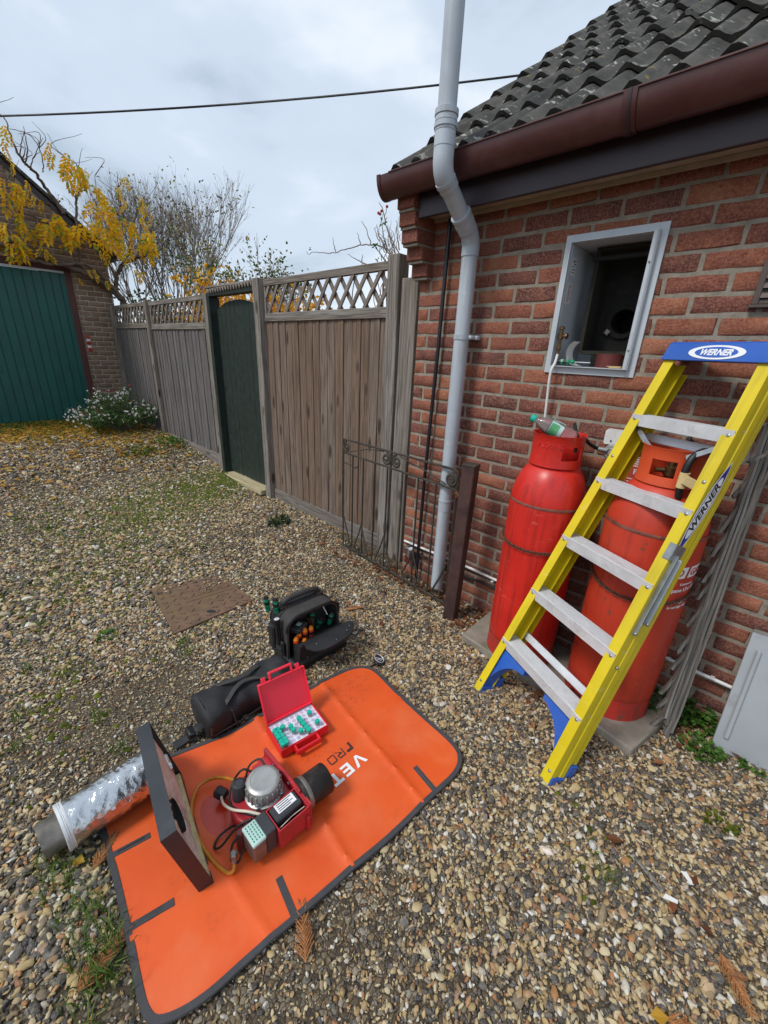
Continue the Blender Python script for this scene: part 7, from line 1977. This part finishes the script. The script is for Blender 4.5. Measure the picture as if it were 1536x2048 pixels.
def in_poly(x, y, poly):
    ins = np.zeros(len(x), bool); n = len(poly); j = n - 1
    for i in range(n):
        xi, yi = poly[i]; xj, yj = poly[j]
        c = ((yi > y) != (yj > y)) & (x < (xj - xi) * (y - yi) / ((yj - yi) + 1e-12) + xi)
        ins ^= c; j = i
    return ins
def vnoise(x, y, s, seed):
    g = np.random.default_rng(seed).random((64, 64)); u, v = x * s, y * s
    i, j = np.floor(u).astype(int), np.floor(v).astype(int); fu, fv = u - i, v - j; fu = fu * fu * (3 - 2 * fu); fv = fv * fv * (3 - 2 * fv)
    a = g[i % 64, j % 64] * (1 - fu) + g[(i + 1) % 64, j % 64] * fu; b_ = g[i % 64, (j + 1) % 64] * (1 - fu) + g[(i + 1) % 64, (j + 1) % 64] * fu
    return a * (1 - fv) + b_ * fv
def gz_np(x):
    t_ = np.clip((-3.7 - x) / 3.5, 0, 1); return .25 * t_ * t_ * (3 - 2 * t_)
zones = [  # x0, x1, y0, y1, stones per square metre, size
    (-2.6, 1.3, -2.75, .02, 16500, .0092), (-5.2, -2.6, -3.4, .16, 7400, .0128), (-9.0, -5.2, -4.2, .16, 3000, .0172), (-2.6, 1.3, -4.2, -2.75, 6500, .0115)]
P_, S_, = [], []
for (x0, x1, y0_, y1, dn, sz) in zones:
    n = int((x1 - x0) * (y1 - y0_) * dn); x = rng.uniform(x0, x1, n); y = rng.uniform(y0_, y1, n)
    s_ = sz * np.exp(rng.normal(0, .32, n))
    fine = vnoise(x + 20, y + 20, 1.6, 1) * .6 + vnoise(x + 20, y + 20, 4.5, 2) * .4                # worn, finer places
    worn = np.exp(-(((x + .45) / .50) ** 2 + ((y + 1.92) / .42) ** 2)) + .8 * np.exp(-(((x + 1.72) / .30) ** 2 + ((y + 1.85) / .42) ** 2))
    f_ = np.clip((fine - .52) * 2.2, 0, .7); f_ = np.clip(f_ + worn * .85, 0, 1)
    s_ = s_ * (1 - .40 * f_)
    big = np.exp(-(((x + 1.10) / .40) ** 2 + ((y + 2.40) / .28) ** 2)); s_ *= 1 + .38 * big
    small = rng.random(n) < .38; s_ = np.where(small, s_ * .52, s_)
    keep = rng.random(n) > f_ * .30
    P_.append(np.stack([x, y, gz_np(x) + rng.uniform(.0005, .0085, n) * (s_ / .012) ** .5], 1)[keep]); S_.append(s_[keep])
P_ = np.concatenate(P_); S_ = np.concatenate(S_)
ko = np.zeros(len(P_), bool)
def shrink(poly, f_):
    c = np.mean(np.array(poly), 0); return [tuple(c + (np.array(p) - c) * f_) for p in poly]
ko |= in_poly(P_[:, 0], P_[:, 1], shrink([(p.x, p.y) for p in op], .985))
mhc = [tuple(c) for c in cn]
inm = in_poly(P_[:, 0], P_[:, 1], shrink(mhc, .97))
near_m = (vnoise(P_[:, 0] + 9, P_[:, 1] + 9, 7, 5) + .55 * (P_[:, 0] < -2.45) + .25 * (P_[:, 1] > -1.2)) > .98
ko |= inm & ~(near_m & (rng.random(len(P_)) < .10))
P_[inm, 2] = .023
ko |= in_poly(P_[:, 0], P_[:, 1], shrink([(-1.02, -.34), (-.60, -.385), (-.09, -.455), (-.035, -.2), (-.03, -.004), (-1.03, -.004)], .98))
ko |= in_poly(P_[:, 0], P_[:, 1], [(TB.x, TB.y), (TB.x + .25, TB.y), (TB.x + .25, TB.y + .33), (TB.x, TB.y + .33)])
ko |= (P_[:, 1] > .0) & (P_[:, 0] > -1.85)
ko |= (P_[:, 0] > -4.93) & (P_[:, 0] < -3.92) & (P_[:, 1] > FYF - .11)
q = P_ - CAM; wz = q @ _f; wz = np.where(wz < .05, .05, wz)
ux = 768 + FPX * (q @ RX) / wz; uy = 1024 - FPX * (q @ UX) / wz
ko |= ~((ux > -420) & (ux < 2300) & (uy < 3000))
P_, S_ = P_[~ko], S_[~ko]
n = len(P_)
me = bpy.data.meshes.new('gravel'); me.from_pydata(P_.tolist(), [], [])
A_ = me.attributes.new('rot', 'FLOAT_VECTOR', 'POINT'); r_ = np.stack([rng.normal(0, .38, n), rng.normal(0, .38, n), rng.uniform(0, 6.283, n)], 1).astype(np.float32); A_.data.foreach_set('vector', r_.ravel())
A_ = me.attributes.new('scl', 'FLOAT', 'POINT'); A_.data.foreach_set('value', S_.astype(np.float32))
A_ = me.attributes.new('pick', 'INT', 'POINT'); A_.data.foreach_set('value', rng.integers(0, 10, n).astype(np.int32))
gr = bpy.data.objects.new('gravel', me); link(gr); stuff(gr); gr['label'] = 'brown, cream and grey flint gravel covering the yard'
ng = bpy.data.node_groups.new('scatter_stones', 'GeometryNodeTree')
ng.interface.new_socket('Geometry', in_out='INPUT', socket_type='NodeSocketGeometry'); ng.interface.new_socket('Geometry', in_out='OUTPUT', socket_type='NodeSocketGeometry')
gi, go = ng.nodes.new('NodeGroupInput'), ng.nodes.new('NodeGroupOutput')
ci_ = ng.nodes.new('GeometryNodeCollectionInfo'); ci_.inputs['Collection'].default_value = stones; ci_.inputs['Separate Children'].default_value = True; ci_.inputs['Reset Children'].default_value = True
ip = ng.nodes.new('GeometryNodeInstanceOnPoints'); ip.inputs['Pick Instance'].default_value = True
def na(nm, ty):
    a = ng.nodes.new('GeometryNodeInputNamedAttribute'); a.data_type = ty; a.inputs['Name'].default_value = nm; return a.outputs['Attribute']
lk = ng.links.new
lk(gi.outputs[0], ip.inputs['Points']); lk(ci_.outputs[0], ip.inputs['Instance']); lk(na('pick', 'INT'), ip.inputs['Instance Index']); lk(na('rot', 'FLOAT_VECTOR'), ip.inputs['Rotation']); lk(na('scl', 'FLOAT'), ip.inputs['Scale']); lk(ip.outputs[0], go.inputs[0])
gr.modifiers.new('scatter', 'NODES').node_group = ng

# ------------------------------------------------------------------ grass, moss, fallen leaves
random.seed(71)
def scatter_leaves(name, label, mat, spots_, l_, w_, flat_=True):
    vs_, fs_ = [], []
    for (x, y, sx, sy, n_) in spots_:
        for _ in range(n_):
            px, py = random.gauss(x, sx), random.gauss(y, sy)
            if py > FYF - .03 and px < -1.8: py = FYF - .03 - random.random() * .2
            if px > -1.8 and py > -.01: py = -.01 - random.random() * .05
            z = ground_z(px) + .012 + random.random() * .012
            a = random.uniform(0, 2 * pi); leaf_quad(vs_, fs_, Vector((px, py, z)), Vector((cos(a), sin(a), random.uniform(-.05, .25))).normalized(), (Vector((0, 0, 1)) + rv(.5)).normalized(), l_ * random.uniform(.6, 1.3), w_ * random.uniform(.7, 1.2), .18)
    o = raw(name, vs_, fs_, mat); stuff(o); o['label'] = label
scatter_leaves('fallen_yellow_leaves', 'carpet of fallen yellow leaves in front of the garage', MAT['litter_yellow'], [(-8.1, -1.2, .36, .6, 2600), (-7.6, -2.2, .5, .6, 1400), (-7.2, -.6, .6, .4, 600), (-6.3, -.4, .6, .3, 200), (-6.2, -2.0, .6, .6, 160)], .07, .045)
scatter_leaves('fallen_brown_leaves', 'scattered dry brown leaves along fence and wall', MAT['litter_brown'], [(-1.75, -.08, .15, .05, 70), (-1.35, -.10, .14, .06, 70), (-1.0, -.16, .12, .08, 50), (-2.1, -.15, .18, .06, 40), (.08, -.10, .10, .05, 45), (-.55, -.35, .2, .12, 14), (.25, -1.2, .3, .4, 14), (-2.6, -.2, .5, .15, 24), (-1.6, -.7, .5, .3, 12), (-.55, -.3, .05, .1, 20), (-6.9, -.1, .3, .15, 60)], .045, .026)
def grass(name, label, mat, spots_, h, w_=.003, bend=.5):
    vs_, fs_ = [], []
    for (x, y, sx, sy, n_) in spots_:
        for _ in range(n_):
            px, py = random.gauss(x, sx), random.gauss(y, sy)
            if py > FYF - .03: py = FYF - .03 - random.random() * .1
            z = ground_z(px) + .004; a = random.uniform(0, 2 * pi); hh = h * random.uniform(.4, 1.2); d = Vector((cos(a), sin(a), 0)); s_ = Vector((-d.y, d.x, 0)) * w_ * random.uniform(.7, 1.3)
            p0 = Vector((px, py, z)); p1 = p0 + d * hh * bend * .3 + Vector((0, 0, hh * .6)); p2 = p0 + d * hh * bend + Vector((0, 0, hh * random.uniform(.7, 1))); o = len(vs_)
            vs_ += [tuple(p0 - s_), tuple(p0 + s_), tuple(p1 + s_ * .7), tuple(p1 - s_ * .7), tuple(p2)]; fs_ += [(o, o + 1, o + 2, o + 3), (o + 3, o + 2, o + 4)]
    o = raw(name, vs_, fs_, mat); stuff(o); o['label'] = label
gl = [on_z(px, py, 0) for px, py in ((130, 1770), (170, 1830), (200, 1890), (215, 1940), (110, 1735), (190, 1980))]
grass('grass', 'green grass growing along the left edge of the mat', MAT['grass'], [(p.x, p.y, .04, .03, 45) for p in gl], .075, .0022, .7)
far = [(on_z(px, py, .1), n_) for px, py, n_ in ((60, 870, 500), (130, 868, 500), (20, 880, 400), (90, 890, 250), (215, 885, 250), (300, 905, 160), (330, 915, 120))]
grass('grass', 'short grass among yellow leaves before the garage door', MAT['grass'], [(p.x, p.y, .35, .25, n_) for p, n_ in far], .07, .006, .7)
tuft = [on_z(px, py, 0) for px, py in ((45, 1435), (60, 1340), (130, 1210), (135, 1350), (30, 1500), (240, 1500), (200, 1440), (90, 1250), (35, 1050), (100, 1062), (1210, 1760), (1020, 1230), (365, 1290), (380, 1310))]
grass('grass_tufts', 'tiny green grass tufts scattered in the open gravel', MAT['grass'], [(p.x, p.y, .018, .018, 22) for p in tuft], .05, .0022, .8)
def moss(spots_):
    vs_, fs_ = [], []
    for (x, y, sx, sy, n_) in spots_:
        for _ in range(n_):
            px, py = random.gauss(x, sx), random.gauss(y, sy)
            if py > FYF - .05: py = FYF - .05 - random.random() * .2
            r_ = random.uniform(.006, .016) * (1.3 if px < -4 else 1); z = ground_z(px) + .010; o = len(vs_); k_ = 6; a0 = random.random() * 6
            vs_ += [(px + r_ * cos(a0 + 2 * pi * k / k_) * random.uniform(.7, 1.2), py + r_ * sin(a0 + 2 * pi * k / k_) * random.uniform(.7, 1.2), z - .006) for k in range(k_)] + [(px, py, z + .006)]
            fs_ += [(o + k, o + (k + 1) % k_, o + k_) for k in range(k_)]
    o = raw('moss', vs_, fs_, MAT['moss'], None, 70); stuff(o); o['label'] = 'yellow green moss between the stones'
mp_ = [(on_z(px, py, .03), sx, sy, n_) for px, py, sx, sy, n_ in ((440, 965, .22, .13, 1500), (400, 985, .30, .15, 1300), (330, 1005, .35, .16, 900), (290, 1030, .4, .2, 800), (470, 960, .12, .10, 500), (180, 1060, .5, .3, 800), (120, 1180, .35, .25, 420), (410, 1230, .08, .05, 60), (130, 1330, .15, .1, 40), (1180, 1700, .1, .08, 20), (250, 1120, .4, .3, 420), (100, 1430, .2, .12, 60), (340, 890, .3, .1, 300))]
moss([(p.x, p.y, sx, sy, n_) for p, sx, sy, n_ in mp_])
MAT['concrete_pale'] = M('pale_flint', (.50, .49, .46), .6, var=.2, vs=40, dirt=(.3, .27, .22), dirtamt=.5, ds=50)
# a few larger things on the gravel one can pick out
random.seed(81)
for (px, py, r_, lab, m_) in ((1186, 1690, .024, 'large pale grey stone right of the mat in the gravel', 'concrete_pale'), (1093, 1700, .022, 'smooth tan pebble left of the large pale stone', 'tray_insul'), (1290, 1775, .018, 'dark split stone in the lower right gravel', 'cap_grey')):
    me = stones.objects[random.randrange(10)].data.copy(); me.transform(RZ(random.random() * 6) @ Matrix.Scale(r_ * 1.05, 4)); me.materials.clear(); me.materials.append(MAT[m_])
    o = link(bpy.data.objects.new('pebble', me)); o.location = on_z(px, py, .012); tag(o, lab, 'stone')
b = MB(); b.cbox((-.055, -.006, -.003), (.055, .006, .003), .002); o = b.build('wood_splinter', MAT['old_wood'], None); o.location = on_z(1295, 1745, .02); o.rotation_euler = (0, 0, radians(-25)); tag(o, 'grey splinter of weathered wood lying on the gravel at right', 'splinter')
for k, (px, py, lab) in enumerate(((1375, 1755, 'long scrap of white plastic on the gravel at right'), (1340, 1797, 'small scrap of white plastic on the gravel at right'))):
    b = MB(); b.add([(-.02, -.006, 0), (.018, -.008, .003), (.022, .004, .001), (-.012, .007, .004)], [(0, 1, 2, 3)]); b.add([(-.02, -.006, -.002), (.018, -.008, .001), (.022, .004, -.001), (-.012, .007, .002)], [(3, 2, 1, 0)])
    o = b.build('plastic_scrap', MAT['paper'], None); o.location = on_z(px, py, .022); o.rotation_euler = (0, 0, -.6 + k); tag(o, lab, 'litter')
